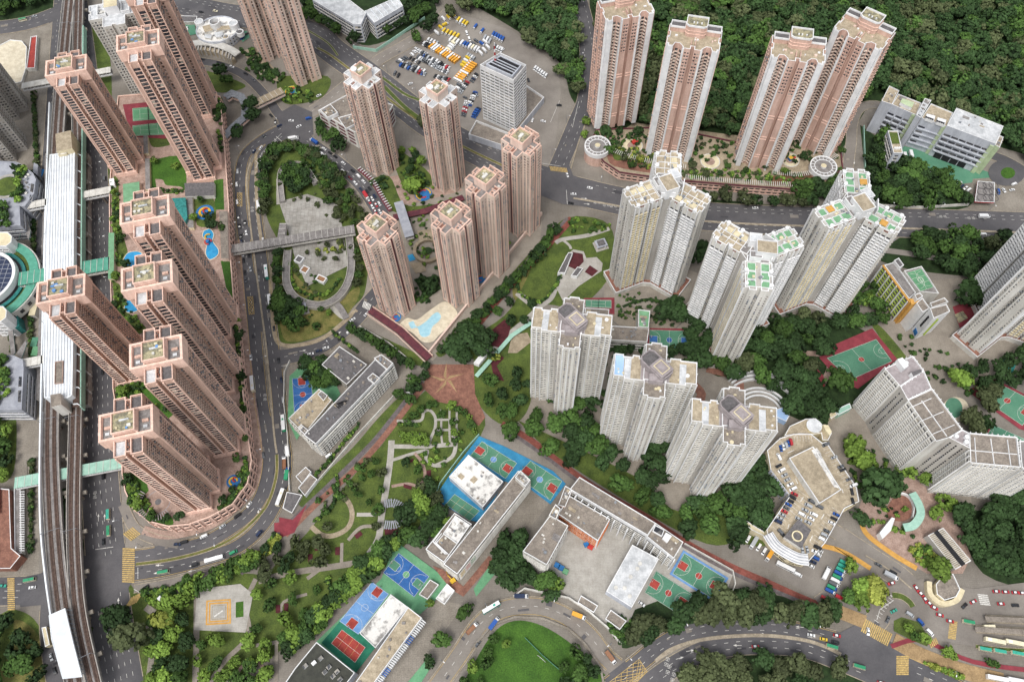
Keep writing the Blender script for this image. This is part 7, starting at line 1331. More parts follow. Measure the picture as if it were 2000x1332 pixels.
fence('low green net fence across the football pitch', [(1025, 1245), (1060, 1280), (1095, 1310)], 2, 'court_green', .25, 'net_fence', 'fence')
# bus terminus platforms
for k, (q, lb) in enumerate(((((1925, 1208), (2040, 1213)), 'upper dark roofed bus platform at the right edge'), (((1905, 1228), (2040, 1236)), 'lower dark roofed bus platform at the right edge'))):
    r = empty('bus_platform', (*G(q[0]), 0), lb, 'bus platform'); b = MB(); b.wall(GL(q), 0, .9, 4.6, 'kerb'); b.build('platform', r); b = MB(); b.wall(GL(q, 4), 3.6, 4, 3, 'roof_brown'); b.build('roof', r)
    for i in range(6): b = MB(); t = (i+.5)/6; p = G((q[0][0]+(q[1][0]-q[0][0])*t, q[0][1]+(q[1][1]-q[0][1])*t)); b.box(p, .4, .4, .5, 3.6, 0, 'steel'); b.build('post', r)
island([(1742, 1162), (1760, 1165), (1775, 1175), (1782, 1185)], 4, 'grass', name='traffic_island'); island([(1905, 1262), (1960, 1268), (2050, 1272)], 2.5, 'grass', name='traffic_island'); island([(1690, 1085), (1735, 1112), (1780, 1150)], .8, 'kerb', name='traffic_island')
sheet('traffic_island', [(1745, 1212), (1760, 1205), (1795, 1215), (1815, 1250), (1810, 1262), (1780, 1250), (1745, 1232)], 'grass', .55)
# lamp posts
LP = [(n_, s0) for n_, s0 in (('ring_inner', 20), ('ring_outer', 30), ('highway_west', 15), ('highway_north', 25), ('south_upper', 18), ('school_road', 14), ('hill_road', 22), ('centre_road', 25))]
HUM = dict(ring_inner='inner carriageway of the ring road', ring_outer='outer carriageway of the ring road', highway_west='highway beside the railway', highway_north='northern highway', south_upper='bottom dual carriageway', school_road='curved school road', hill_road='road up the wooded hill', centre_road='road around the oval park')
lm = None
for n_, s0 in LP:
    pts, wd = RD[n_][0], RD[n_][1]; c_ = cum(pts); s = s0
    while s < c_[-1]:
        p, t = at(pts, c_, s); q = (p[0]-t[1]*(wd/2+1), p[1]+t[0]*(wd/2+1)); s += 38
        if near_other(q, -1) or any(inside(q, f) for f in FOOT): continue
        r = empty('street_lamp', (*q, 0), 'grey street lamp along the '+HUM[n_], 'street lamp', 'street lamps along the '+HUM[n_], math.atan2(t[1], t[0]))
        if lm is None:
            b = MB(); b.tube((0, 0, 0), (0, 0, 9), .14, 'steel'); b.tube((0, 0, 9), (0, -2.4, 9.5), .09, 'steel'); lm = b.mesh('lamp_post'); b = MB(); b.box((0, -2.8), .5, 1.2, 9.4, 9.6, 0, 'white_clean'); lh = b.mesh('lamp_head')
        for nm, me in (('post', lm), ('lamp_head', lh)): o = bpy.data.objects.new(nm, me); COL.objects.link(o); o.parent = r
# ================================================================ vegetation
def crown_arrays(seed, clumps=62, leaves=13, size=.15, flat=.78, spread=.27, lumps=9):
    r = np.random.default_rng(seed); V = []; T = []
    lobes = r.normal(size=(lumps, 3)); lobes /= np.linalg.norm(lobes, axis=1)[:, None]; lobes[:, 2] = np.abs(lobes[:, 2])*.8; lw = r.uniform(.1, .5, lumps)
    C = r.normal(size=(clumps, 3)); C /= np.linalg.norm(C, axis=1)[:, None]; C[:, 2] = np.where(C[:, 2] < -.35, -C[:, 2], C[:, 2])
    rad = .62+(np.clip((C@lobes.T), 0, 1)**5*lw).sum(1)+r.uniform(-.12, .1, clumps)
    C = C*rad[:, None]; C[:, 2] *= flat
    ct = r.uniform(0, 1, clumps)
    for c, t, q in zip(C, ct, rad):
        L = r.normal(size=(leaves, 3)); L = L/np.linalg.norm(L, axis=1)[:, None]*r.uniform(.3, 1, leaves)[:, None]*spread; P = c+L
        n = L/np.linalg.norm(L, axis=1)[:, None]+c*.5+np.array([0, 0, .5])+r.normal(size=(leaves, 3))*.35; n /= np.linalg.norm(n, axis=1)[:, None]
        u = np.cross(n, r.normal(size=(leaves, 3))); u /= np.linalg.norm(u, axis=1)[:, None]; v = np.cross(n, u); s = size*r.uniform(.6, 1.25, leaves)[:, None]
        V.append(np.stack([P-u*s-v*s*.7, P+u*s-v*s*.7, P+u*s*.6+v*s, P-u*s*.6+v*s], 1))
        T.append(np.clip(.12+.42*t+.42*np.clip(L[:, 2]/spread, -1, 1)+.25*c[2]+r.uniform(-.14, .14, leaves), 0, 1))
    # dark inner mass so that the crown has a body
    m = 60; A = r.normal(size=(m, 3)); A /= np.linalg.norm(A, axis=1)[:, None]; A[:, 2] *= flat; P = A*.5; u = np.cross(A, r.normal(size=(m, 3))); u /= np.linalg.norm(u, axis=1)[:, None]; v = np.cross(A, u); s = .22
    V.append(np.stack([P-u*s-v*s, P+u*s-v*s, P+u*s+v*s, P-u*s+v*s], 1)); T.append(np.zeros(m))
    V = np.concatenate(V).reshape(-1, 3); T = np.concatenate(T); return V, np.arange(len(V)).reshape(-1, 4), T
def to_mesh(name, V, Fq, T, m):
    o = fastmesh(name, V, Fq, np.zeros(len(Fq)), [m], T); me = o.data; bpy.data.objects.remove(o); return me
KIND = {'dark': 'leaf_dark', 'mid': 'leaf_mid', 'bright': 'leaf_bright', 'olive': 'leaf_olive', 'yellow': 'leaf_yellow'}
WORD = {'dark': 'dense dark green', 'mid': 'rounded mid green', 'bright': 'bright green', 'olive': 'feathery olive green', 'yellow': 'yellow green'}
CA = [crown_arrays(i, 85, 15, .12, spread=.24) for i in range(5)]; CL = [crown_arrays(20+i, 56, 12, .125, flat=.7, spread=.25) for i in range(9)]; CB = [crown_arrays(40+i, 12, 8, .34, .8, .4) for i in range(4)]
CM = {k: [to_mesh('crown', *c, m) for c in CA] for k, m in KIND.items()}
tb = MB(); tb.tube((0, 0, -1.0), (.02, .01, -.35), .07, 'trunk', 7, .05)
for a in range(5): t = a*1.25; tb.tube((.02, .01, -.42), (.4*math.cos(t), .4*math.sin(t), .05), .035, 'trunk', 5, .012)
TRUNK = tb.mesh('trunk')
TREES = []
def free(p, r): return not any(inside(p, f) for f in FOOT) and not any(inside(p, f) for f in ROADS)
def tree(px, r, kind, where, z=0): TREES.append((*(G(px, z)), r, kind, where, z))
def fill(px, gap, r0, r1, kinds, where, z=0, force=False):
    P = GL(px, z); xs = [p[0] for p in P]; ys = [p[1] for p in P]; pts = []
    nmax = int((max(xs)-min(xs))*(max(ys)-min(ys))/(gap*gap)*3)+6
    for _ in range(nmax):
        p = (random.uniform(min(xs), max(xs)), random.uniform(min(ys), max(ys)))
        if not inside(p, P) or (not force and not free(p, r0)): continue
        if any((p[0]-q[0])**2+(p[1]-q[1])**2 < gap*gap for q in pts): continue
        pts.append(p); TREES.append((p[0], p[1], random.uniform(r0, r1), random.choice(kinds), where, z))
def line(px, gap, r0, r1, kinds, where, z=0, jit=1.0, rows=1):
    l = smooth(GL(px, z), 6); c_ = cum(l)
    for k in range(rows):
        s = random.uniform(0, gap)
        while s < c_[-1]:
            p, t = at(l, c_, s); e = (k-(rows-1)/2)*gap*.9+random.uniform(-jit, jit); p = (p[0]-t[1]*e, p[1]+t[0]*e)
            if free(p, 0): TREES.append((p[0], p[1], random.uniform(r0, r1), random.choice(kinds), where, z))
            s += gap*random.uniform(.8, 1.2)
D, MI, BR, OL, YE = 'dark', 'mid', 'bright', 'olive', 'yellow'
line([(516, 420), (516, 350), (540, 302), (580, 295), (640, 330), (670, 370)], 4.2, 3, 4.6, (MI, OL, D), 'around the horseshoe walkway of the oval park', rows=2)
fill([(562, 335), (590, 328), (603, 355), (600, 375), (565, 385), (558, 350)], 4, 3.5, 5, (D, MI), 'inside the horseshoe walkway of the oval park'); fill([(640, 365), (690, 380), (720, 440), (700, 448), (650, 420)], 5.5, 2.5, 4, (OL, OL, MI), 'at the upper right edge of the skating plaza')
line([(545, 490), (543, 540), (548, 580)], 5, 2.6, 3.6, (MI, D), 'along the left edge of the oval park'); fill([(540, 575), (572, 585), (600, 625), (585, 655), (552, 640)], 5, 4, 5.5, (D, MI), 'at the lower left corner of the oval park'); fill([(590, 470), (690, 440), (690, 500), (640, 520), (600, 500)], 9, 1.8, 2.6, (OL,), 'on the lower half of the skating plaza'); line([(695, 470), (705, 520), (700, 560)], 7, 2.5, 4, (MI, OL), 'right of the horseshoe ramp'); fill([(610, 625), (640, 600), (650, 620), (620, 645)], 6, 2, 3, (BR, MI), 'on the lower lawn of the oval park')
line([(1088, 450), (1045, 510), (985, 572), (940, 622), (900, 655), (862, 692)], 5.0, 3.4, 4.8, (D, MI, MI), 'in the bushy line between red cycle track and pink towers', rows=1); line([(660, 640), (700, 655), (760, 690), (812, 722)], 5, 3, 4, (D, MI), 'in the row beside the vacant school ground'); fill([(778, 772), (835, 712), (840, 738), (800, 790)], 5, 3.2, 4.4, (MI, D), 'at the corner of hedge and star plaza')
fill([(890, 660), (950, 648), (960, 700), (900, 715)], 6, 6, 7.5, (D,), 'in the large dark crown beside the star plaza'); fill([(990, 590), (1040, 600), (1020, 640), (960, 620)], 8, 3, 4.2, (D, MI), 'by the white path fork')
fill([(848, 792), (898, 795), (896, 868), (852, 865)], 6, 2.0, 2.9, (BR, MI), 'in the grid of the small square garden'); line([(785, 858), (838, 862)], 4, 2.4, 3, (BR,), 'in the bright hedge row left of the square garden', rows=2); line([(790, 840), (815, 812), (850, 790)], 6, 2, 3, (MI, BR), 'on the lawn above the square garden'); line([(905, 800), (930, 850)], 5, 2.2, 3, (BR, MI), 'on the narrow lawn right of the square garden')
fill([(795, 985), (830, 970), (868, 1000), (880, 1030), (850, 1062), (800, 1050), (782, 1020)], 5.5, 4.5, 6.5, (MI, D, BR), 'in the grove left of the blue playground'); fill([(815, 945), (850, 950), (862, 985), (830, 975)], 6, 4, 5, (D, OL), 'above the grove left of the blue playground')
line([(785, 1058), (745, 1082), (708, 1125), (660, 1172), (628, 1205), (600, 1240), (560, 1258)], 5.5, 3.6, 5.4, (MI, D, BR), 'in the belt between park path and school courts', rows=2)
fill([(300, 1190), (350, 1175), (384, 1165), (380, 1332), (295, 1332)], 7, 4, 5.6, (MI, BR, D), 'left of the striped square plaza'); fill([(388, 1245), (540, 1248), (540, 1332), (390, 1332)], 7.4, 3.4, 4.8, (BR, MI), 'below the striped square plaza'); fill([(500, 1130), (570, 1128), (600, 1150), (575, 1240), (495, 1240)], 9.5, 2.8, 4.2, (MI, BR), 'right of the striped square plaza'); line([(372, 1150), (420, 1128), (460, 1112), (505, 1098)], 5, 3.4, 4.6, (MI, BR), 'in the row above the striped square plaza', rows=2)
fill([(505, 1065), (560, 1052), (640, 1048), (645, 1100), (520, 1125)], 6.5, 3, 4.6, (OL, D, OL), 'in the olive thicket between cycle track and park path'); fill([(600, 1160), (640, 1140), (650, 1170), (590, 1220)], 9, 2.5, 3.5, (MI,), 'on the dry lawn between two paths')
for q, r, k, w_ in (((252, 1212), 8.5, D, 'at the road corner below the small yellow crossing'), ((258, 1246), 8, OL, 'just below the dark corner tree'), ((330, 1215), 6, YE, 'beside the crossing lane and square plaza'), ((497, 218), 6.5, D, 'inside the curved ramp bridge'), ((466, 270), 5.5, D, 'just left of the ring road bend'), ((500, 238), 6, D, 'below the dark ramp tree'), ((433, 150), 6, D, 'on the triangular lawn with palms'), ((445, 165), 5, MI, 'on the triangular lawn, right one'), ((835, 252), 6.5, OL, 'beside the highway between two white-roofed towers'), ((803, 373), 6, BR, 'between the feet of the two white-roofed towers'), ((1298, 618), 8.5, D, 'left on the patterned court of the white towers'), ((1322, 628), 8, D, 'right on the patterned court of the white towers'), ((1366, 505), 8, D, 'between the first two three-winged towers'), ((1632, 757), 8.5, MI, 'over the corner of the worn football court'), ((1655, 885), 8, BR, 'right of the car park roof'), ((1680, 905), 6, BR, 'second one right of the car park roof'), ((1702, 965), 11.5, D, 'very large one between car park and brick court'), ((1678, 1020), 5, D, 'small one below the very large dark crown'), ((1860, 745), 6.5, BR, 'right of the bent slab block'), ((1892, 592), 8.5, D, 'beside the lime green school'), ((1820, 1118), 6.5, BR, 'just above the round pavilion'), ((1767, 925), 4.5, BR, 'left in the gap of the slab block'), ((1802, 940), 5, BR, 'right in the gap of the slab block'), ((865, 1252), 4.5, MI, 'at the edge of the curved school road'), ((905, 1200), 4.5, MI, 'above the parked brown truck'), ((842, 1180), 3, BR, 'between two roofless huts'), ((840, 1296), 4, D, 'on the green strip at the lower frame edge'), ((1570, 810), 4, YE, 'with pale flowers near the amphitheatre'), ((1845, 990), 4.5, BR, 'beside the teal arcade'), ((1822, 1005), 4, BR, 'left of the slatted canopy'), ((1050, 862), 0, D, ''), ((1365, 1000), 6, MI, 'in the belt above the striped hall school'), ((1935, 975), 7, D, 'at the foot of the slab block, left one'), ((1960, 970), 7, D, 'at the foot of the slab block, right one'), ((1915, 795), 7, OL, 'beside the right edge courts'), ((1140, 270), 3.5, BR, 'left of the round drum'), ((1143, 245), 3.5, BR, 'above the round drum'), ((815, 85), 5, MI, 'by the vehicle lot entrance'), ((850, 50), 6, D, 'above the vehicle lot entrance'), ((838, 65), 6, D, 'left of the yellow trucks'), ((880, 35), 5.5, OL, 'above the yellow trucks'), ((975, 700), 4, MI, ''), ((968, 703), 3.6, YE, 'beside the pale green covered walk')):
    if r and w_: tree(q, r, k, w_)
fill([(945, 760), (1030, 720), (1038, 790), (985, 830), (940, 800)], 8, 3.6, 5.4, (D, D, MI), 'left of the first cruciform tower'); fill([(1000, 790), (1230, 905), (1300, 985), (1420, 985), (1480, 920), (1505, 985), (1450, 1060), (1350, 1045), (1150, 920), (1000, 850)], 8.6, 4.8, 7, (D, D, MI), 'in the dark belt below the cruciform towers')
fill([(1115, 775), (1172, 785), (1172, 870), (1105, 850)], 6.5, 5, 6.5, (D, MI), 'between the first two cruciform towers'); fill([(1238, 880), (1312, 825), (1310, 930), (1260, 950)], 6.5, 4.5, 6, (D,), 'between the middle and right cruciform towers'); fill([(1190, 685), (1345, 690), (1355, 730), (1360, 745), (1300, 690), (1200, 700)], 6, 4, 5.5, (D, MI), 'behind the middle cruciform tower'); fill([(1345, 625), (1378, 640), (1395, 715), (1350, 730)], 6, 5, 6.5, (D,), 'at the left foot of the three-winged tower')
fill([(1390, 720), (1450, 640), (1520, 610), (1640, 640), (1600, 700), (1580, 800), (1500, 770), (1440, 760)], 8.8, 4.8, 6.8, (D, D, MI, OL), 'in the grove between football court and white towers'); fill([(1560, 740), (1610, 770), (1610, 830), (1560, 825), (1530, 800)], 7, 5, 6.5, (D,), 'above the amphitheatre'); fill([(1640, 590), (1700, 590), (1720, 640), (1660, 640)], 6, 4.5, 6, (D, MI), 'beside the football court corner'); fill([(1680, 560), (1705, 565), (1700, 600), (1670, 600)], 5, 4, 5, (MI, BR), 'left of the lime green school')
fill([(1420, 930), (1505, 880), (1510, 960), (1440, 1040)], 6.5, 5, 6.5, (D,), 'left of the car park building'); fill([(1868, 1000), (2060, 1000), (2060, 1128), (1920, 1112), (1880, 1060)], 6.5, 5, 7, (D,), 'in the dark wood at the right edge'); fill([(1862, 715), (1990, 700), (2010, 740), (1900, 770)], 7, 5, 6.5, (D,), 'right of the bent slab block, dark group'); fill([(1880, 820), (1930, 770), (1945, 800), (1900, 860)], 7, 4.5, 6, (OL, D), 'between the round play area and the courts')
fill([(1780, 458), (1900, 470), (1905, 570), (1835, 525), (1775, 505)], 7, 5, 7, (D, D, MI), 'below the highway on the right'); fill([(1918, 460), (1985, 470), (1965, 535), (1918, 525)], 7, 5, 6.5, (D, OL), 'near the right frame edge below the highway'); fill([(1690, 290), (1730, 278), (1750, 318), (1850, 362), (1888, 400), (1740, 415), (1700, 385)], 6.5, 4.5, 6.5, (D, D, MI), 'on the wooded bank below the fire station')
fill([(1330, 385), (1500, 396), (1590, 396), (1600, 438), (1350, 425)], 6.5, 4.5, 6, (OL, D, OL), 'in the olive belt along the northern highway'); fill([(1545, 372), (1640, 345), (1625, 395), (1540, 395)], 7, 5, 7, (D, MI), 'right end of the hill terrace')
fill([(595, -10), (700, 55), (705, 88), (640, 62), (590, 30)], 6, 4.5, 6, (MI, D), 'between highway and the top school'); fill([(735, 78), (830, 42), (862, 8), (820, -20), (790, 40), (740, 60)], 6, 4, 5.5, (D, MI), 'in front of the ribbed white school hall')
fill([(1240, 1222), (1300, 1212), (1355, 1180), (1450, 1165), (1630, 1198), (1600, 1212), (1400, 1205), (1300, 1238), (1225, 1255)], 6.5, 5, 6.8, (OL, D, OL), 'in the feathery belt above the bottom dual carriageway'); fill([(1335, 1318), (1380, 1296), (1500, 1280), (1640, 1308), (1600, 1335), (1400, 1340)], 6.5, 4.8, 6.5, (OL, OL, D), 'in the feathery belt below the bottom dual carriageway')
fill([(1648, 1108), (1690, 1090), (1705, 1130), (1698, 1178), (1642, 1182)], 5.5, 4.5, 6, (BR, MI, YE), 'over the green lorry row'); fill([(1750, 1212), (1785, 1208), (1812, 1250), (1780, 1245)], 5, 2.8, 3.8, (BR, MI), 'on the traffic island of the interchange'); line([(1835, 1268), (1850, 1280), (1870, 1285)], 5, 2.6, 3.6, (MI, BR), 'along the yellow footway', rows=1); line([(1920, 1290), (1950, 1300)], 4, 2.4, 3, (MI,), 'at the edge of the bus terminus')
fill([(905, 1340), (935, 1270), (965, 1245), (1000, 1265), (960, 1300), (940, 1340)], 6, 2.6, 4, (BR, MI), 'at the left rim of the bright football pitch'); fill([(1095, 1300), (1130, 1270), (1160, 1300), (1165, 1340), (1080, 1340)], 6, 3.2, 4.6, (MI, D), 'at the right rim of the bright football pitch')
fill([(1022, 1115), (1070, 1118), (1108, 1140), (1092, 1178), (1055, 1165)], 5.5, 4, 5.2, (MI, BR, D), 'beside the wall of the striped hall school'); fill([(965, 1065), (1018, 1050), (1020, 1150), (975, 1150)], 6.5, 5, 6.5, (D,), 'between the excavation and the striped hall school'); fill([(1100, 1010), (1112, 985), (1060, 985), (1045, 1010)], 7, 3.5, 4.5, (D,), '') if 0 else None
fill([(598, 712), (640, 710), (672, 748), (655, 768), (618, 752)], 5, 4, 5.2, (MI, D), 'between blue court and dark hall roof'); fill([(-20, 1215), (45, 1212), (80, 1262), (95, 1332), (-20, 1332)], 7, 4, 6, (D, MI), 'in the lower left corner'); fill([(-10, 795), (25, 800), (22, 930), (-10, 930)], 6, 3.5, 5, (MI, BR, D), 'in the small park at the left edge')
line([(10, 60), (60, 50), (85, 55)], 6, 3, 4, (D,), 'beside the sports deck at the upper left'); fill([(-20, -20), (110, -20), (85, 12), (0, 38)], 6, 4, 5.5, (D, MI), 'in the upper left corner'); line([(660, 130), (700, 160)], 6, 3, 4, (D,), 'beside the highway'); fill([(620, 240), (645, 250), (680, 300), (655, 295), (625, 265)], 5.5, 3.4, 4.5, (D, MI), 'in front of the maroon striped block'); fill([(775, 290), (815, 300), (830, 330), (800, 345)], 6, 3, 4.5, (D, BR), 'in the garden between the two white-roofed towers'); fill([(828, 555), (855, 540), (862, 560), (835, 580)], 5, 4, 5, (D,), 'in the walled court between the pink towers'); fill([(1262, 1105), (1262, 1106), (1263, 1105)], 9, 1, 2, (D,), '') if 0 else None
line([(755, 150), (765, 175), (790, 200), (840, 225)], 5, 2.6, 4, (OL, D), 'on the verge of the vehicle lot'); line([(980, 298), (1010, 310), (940, 300)], 8, 3, 4, (D,), 'along the median by the office tower'); line([(170, 820), (170, 930)], 6, 3, 4, (D,), 'under the viaducts'); line([(180, 1230), (200, 1320)], 8, 2.5, 3.5, (MI,), 'on the strip right of the viaduct'); fill([(455, 1330), (470, 1290), (540, 1300), (540, 1340)], 7, 3, 4, (MI,), 'by the pink curved path')
line([(750, 900), (740, 1000), (725, 1060)], 12, 2.4, 3.4, (MI, OL), 'along the left of the straight white path'); fill([(610, 1000), (650, 970), (670, 1010), (640, 1035), (605, 1020)], 9, 2.6, 3.6, (MI, OL), 'inside the curved bench garden'); fill([(690, 940), (740, 900), (735, 990), (700, 990)], 9, 2.6, 3.6, (MI,), 'on the lawn right of the curved bench garden'); fill([(775, 900), (830, 890), (825, 930), (780, 940)], 9, 2.5, 4, (MI, D), 'inside the pink curved path')
for q, k in (((1190, 300), MI), ((1218, 315), OL), ((1248, 320), YE), ((1230, 330), MI), ((1352, 330), OL), ((1378, 345), OL), ((1420, 330), MI), ((1455, 338), MI), ((1490, 330), D), ((1320, 322), MI), ((1568, 312), D), ((1590, 355), D), ((1245, 262), D), ((1208, 265), D), ((1310, 300), OL), ((1405, 345), D), ((1530, 340), BR), ((1640, 300), MI)): tree(q, random.uniform(2.4, 3.8), k, 'on the hill terrace', 8)
for q in ((225, 380), (232, 420), (240, 470), (250, 520), (232, 545), (240, 640), (262, 645), (300, 800), (345, 330), (305, 320), (410, 430), (382, 430), (470, 660), (466, 630), (475, 740), (478, 800), (482, 860), (245, 770), (262, 780), (330, 800), (255, 940), (262, 960), (275, 990), (300, 1012), (330, 1014), (355, 1010), (300, 940), (455, 960), (470, 930), (440, 980), (465, 900), (432, 215), (425, 240), (437, 450), (418, 445), (395, 395), (228, 600), (340, 570), (345, 585)): tree(q, random.uniform(2.0, 3.6), random.choice((D, MI, BR)), 'on the pink podium garden', 12)
# the wood on the hill: one mass
FOR = []
def forest(px, gap, r0, r1):
    P = GL(px); xs = [p[0] for p in P]; ys = [p[1] for p in P]; x = min(xs); 
    while x < max(xs):
        y = min(ys)
        while y < max(ys):
            p = (x+random.uniform(-.45, .45)*gap, y+random.uniform(-.45, .45)*gap)
            if inside(p, P) and free(p, 0): FOR.append((p[0], p[1], random.uniform(r0, r1)*random.choice((1, 1, 1.25)), random.choice((D, D, D, D, MI, OL, OL)), '', 0))
            y += gap
        x += gap
forest([(1162, -60), (1175, 285), (1240, 245), (1300, 255), (1420, 265), (1640, 275), (1655, 215), (1690, 195), (1735, 190), (1960, 280), (1990, 330), (2150, 380), (2200, -60)], 8.2, 4.3, 6.2)
forest([(860, -60), (900, 20), (1000, 45), (1040, 100), (1090, 130), (1110, 195), (1140, 195), (1135, 60), (1110, -60)], 8.0, 4.5, 6.2)
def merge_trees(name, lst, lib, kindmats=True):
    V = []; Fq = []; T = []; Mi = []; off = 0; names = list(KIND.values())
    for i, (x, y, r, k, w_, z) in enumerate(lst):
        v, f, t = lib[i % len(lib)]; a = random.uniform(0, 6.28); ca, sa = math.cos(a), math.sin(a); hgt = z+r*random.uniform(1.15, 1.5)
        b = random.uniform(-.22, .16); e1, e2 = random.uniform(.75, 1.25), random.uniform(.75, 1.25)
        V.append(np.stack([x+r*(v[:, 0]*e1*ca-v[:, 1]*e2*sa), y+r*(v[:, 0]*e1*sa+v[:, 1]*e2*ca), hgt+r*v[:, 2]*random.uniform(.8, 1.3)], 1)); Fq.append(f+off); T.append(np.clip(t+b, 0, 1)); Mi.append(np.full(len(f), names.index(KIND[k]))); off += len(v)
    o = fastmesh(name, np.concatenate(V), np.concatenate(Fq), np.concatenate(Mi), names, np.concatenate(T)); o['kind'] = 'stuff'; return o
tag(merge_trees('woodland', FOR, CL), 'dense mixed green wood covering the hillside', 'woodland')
TREES.sort(key=lambda t: -t[2]/math.hypot(t[0], t[1], H))
NT = 300
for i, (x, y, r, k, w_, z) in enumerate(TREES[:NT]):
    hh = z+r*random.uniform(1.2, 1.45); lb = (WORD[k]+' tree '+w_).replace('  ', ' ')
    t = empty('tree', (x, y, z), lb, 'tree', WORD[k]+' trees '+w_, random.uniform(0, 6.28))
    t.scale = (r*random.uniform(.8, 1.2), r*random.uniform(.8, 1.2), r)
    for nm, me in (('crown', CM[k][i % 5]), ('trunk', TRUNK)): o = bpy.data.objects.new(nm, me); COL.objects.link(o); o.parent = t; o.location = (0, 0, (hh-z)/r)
from collections import Counter
cnt = Counter(t[4]+t[3] for t in TREES[:NT])
if len(TREES) > NT: tag(merge_trees('trees', TREES[NT:], CL), 'smaller trees scattered over parks, gardens and verges', 'trees')
# shrubs and hedges
SH = []
def bush(px, gap, r0, r1, kinds, z=0):
    l = smooth(GL(px, z), 5); c_ = cum(l); s = 0
    while s < c_[-1]: p, t = at(l, c_, s); SH.append((p[0]+random.uniform(-.6, .6), p[1]+random.uniform(-.6, .6), random.uniform(r0, r1), random.choice(kinds), '', z-.4)); s += gap
def bushes(px, n, r0, r1, kinds, z=0):
    P = GL(px, z); xs = [p[0] for p in P]; ys = [p[1] for p in P]; k = 0; q = 0
    while k < n and q < n*12:
        q += 1; p = (random.uniform(min(xs), max(xs)), random.uniform(min(ys), max(ys)))
        if inside(p, P) and (z or free(p, 0)): SH.append((*p, random.uniform(r0, r1), random.choice(kinds), '', z-.4)); k += 1
for px in ([(505, 1085), (540, 1040)], [(700, 830), (640, 905), (590, 960)], [(1060, 475), (1010, 560), (1060, 590), (1105, 520)], [(780, 830), (820, 832)], [(650, 650), (700, 690)], [(565, 505), (575, 560), (600, 575), (640, 575), (665, 545)], [(1050, 1100), (1010, 1085)], [(1395, 1165), (1440, 1160)], [(660, 930), (650, 990), (610, 1020)], [(650, 1190), (590, 1240), (545, 1250)], [(640, 1130), (655, 1180)]): bush(px, 1.6, .9, 1.5, (MI, BR, D))
for px, n, k in (([(500, 1090), (548, 1045), (545, 1062), (505, 1100)], 60, (YE,)), ([(275, 1150), (350, 1130), (365, 1140), (330, 1180), (290, 1178)], 70, (D, MI, BR)), ([(545, 545), (580, 600), (560, 640), (540, 600)], 30, (D, MI)), ([(1110, 425), (1190, 440), (1190, 460), (1120, 455)], 25, (MI, BR)), ([(1700, 930), (1800, 1000), (1780, 1060), (1700, 1020)], 30, (D, BR)),
                 ([(1775, 1070), (1830, 1060), (1840, 1110), (1790, 1100)], 50, (BR, YE, MI)), ([(1780, 1285), (1850, 1310), (1900, 1325), (1850, 1320)], 40, (YE, BR)), ([(600, 480), (690, 445), (690, 490), (620, 515)], 25, (OL, YE)), ([(500, 360), (640, 440), (700, 440), (640, 360)], 20, (OL,)), ([(1185, 1195), (1250, 1215), (1215, 1260), (1190, 1230)], 40, (D, MI)), ([(930, 830), (850, 960), (800, 900), (860, 860)], 30, (MI, BR)), ([(740, 870), (700, 960), (640, 1000), (620, 980)], 40, (MI, OL)),
                 ([(560, 300), (640, 330), (700, 420), (660, 400)], 60, (MI, D, OL)), ([(560, 170), (600, 172), (620, 200), (560, 204), (545, 190)], 40, (D, MI, BR)), ([(480, 110), (560, 150), (545, 170), (480, 150)], 40, (D, MI)), ([(720, 360), (760, 345), (760, 380)], 20, (D,)), ([(780, 300), (845, 360), (800, 380)], 40, (D, MI, BR)), ([(780, 560), (830, 540), (840, 590), (800, 600)], 30, (D, MI)), ([(1420, 40), (2000, 40), (2000, 250), (1700, 180), (1420, 100)], 0, (D,)), ([(1690, 1150), (1740, 1120), (1790, 1110), (1770, 1090)], 0, (D,))): bushes(px, n, .9, 1.9, k)
for px, n in (([(218, 350), (232, 350), (240, 520), (222, 520)], 60), ([(222, 545), (250, 600), (285, 645), (262, 655), (228, 610)], 50), ([(243, 925), (262, 930), (300, 1000), (330, 1020), (285, 1012), (255, 985)], 90), ([(425, 995), (470, 950), (480, 880), (486, 930), (455, 980)], 70), ([(456, 600), (462, 600), (482, 850), (476, 850)], 70), ([(226, 755), (300, 745), (240, 800)], 40), ([(430, 190), (436, 300), (428, 300), (424, 200)], 30), ([(292, 368), (360, 372), (360, 380), (295, 380)], 20)): bushes(px, n, .8, 1.6, (D, MI, BR), 12)
bushes([(1190, 285), (1300, 300), (1340, 345), (1250, 335)], 160, .8, 1.6, (MI, OL, YE), 8); bushes([(1300, 255), (1440, 285), (1560, 275), (1630, 290), (1640, 320), (1500, 320), (1340, 320)], 150, .8, 1.8, (D, MI, OL), 8); bushes([(1160, 262), (1300, 255), (1290, 280), (1180, 290)], 70, .8, 1.6, (D, MI), 8); bushes([(1340, 330), (1560, 340), (1600, 365), (1340, 350)], 130, .8, 1.7, (MI, OL, BR), 8)
for px in ([(68, 180), (74, 330)], [(66, 340), (68, 500)], [(62, 620), (64, 760)], [(66, 900), (62, 1080)], [(20, 640), (28, 690)], [(168, 330), (172, 520)], [(172, 560), (172, 700)]): bush(px, 1.7, 1, 2, (MI, D, OL))
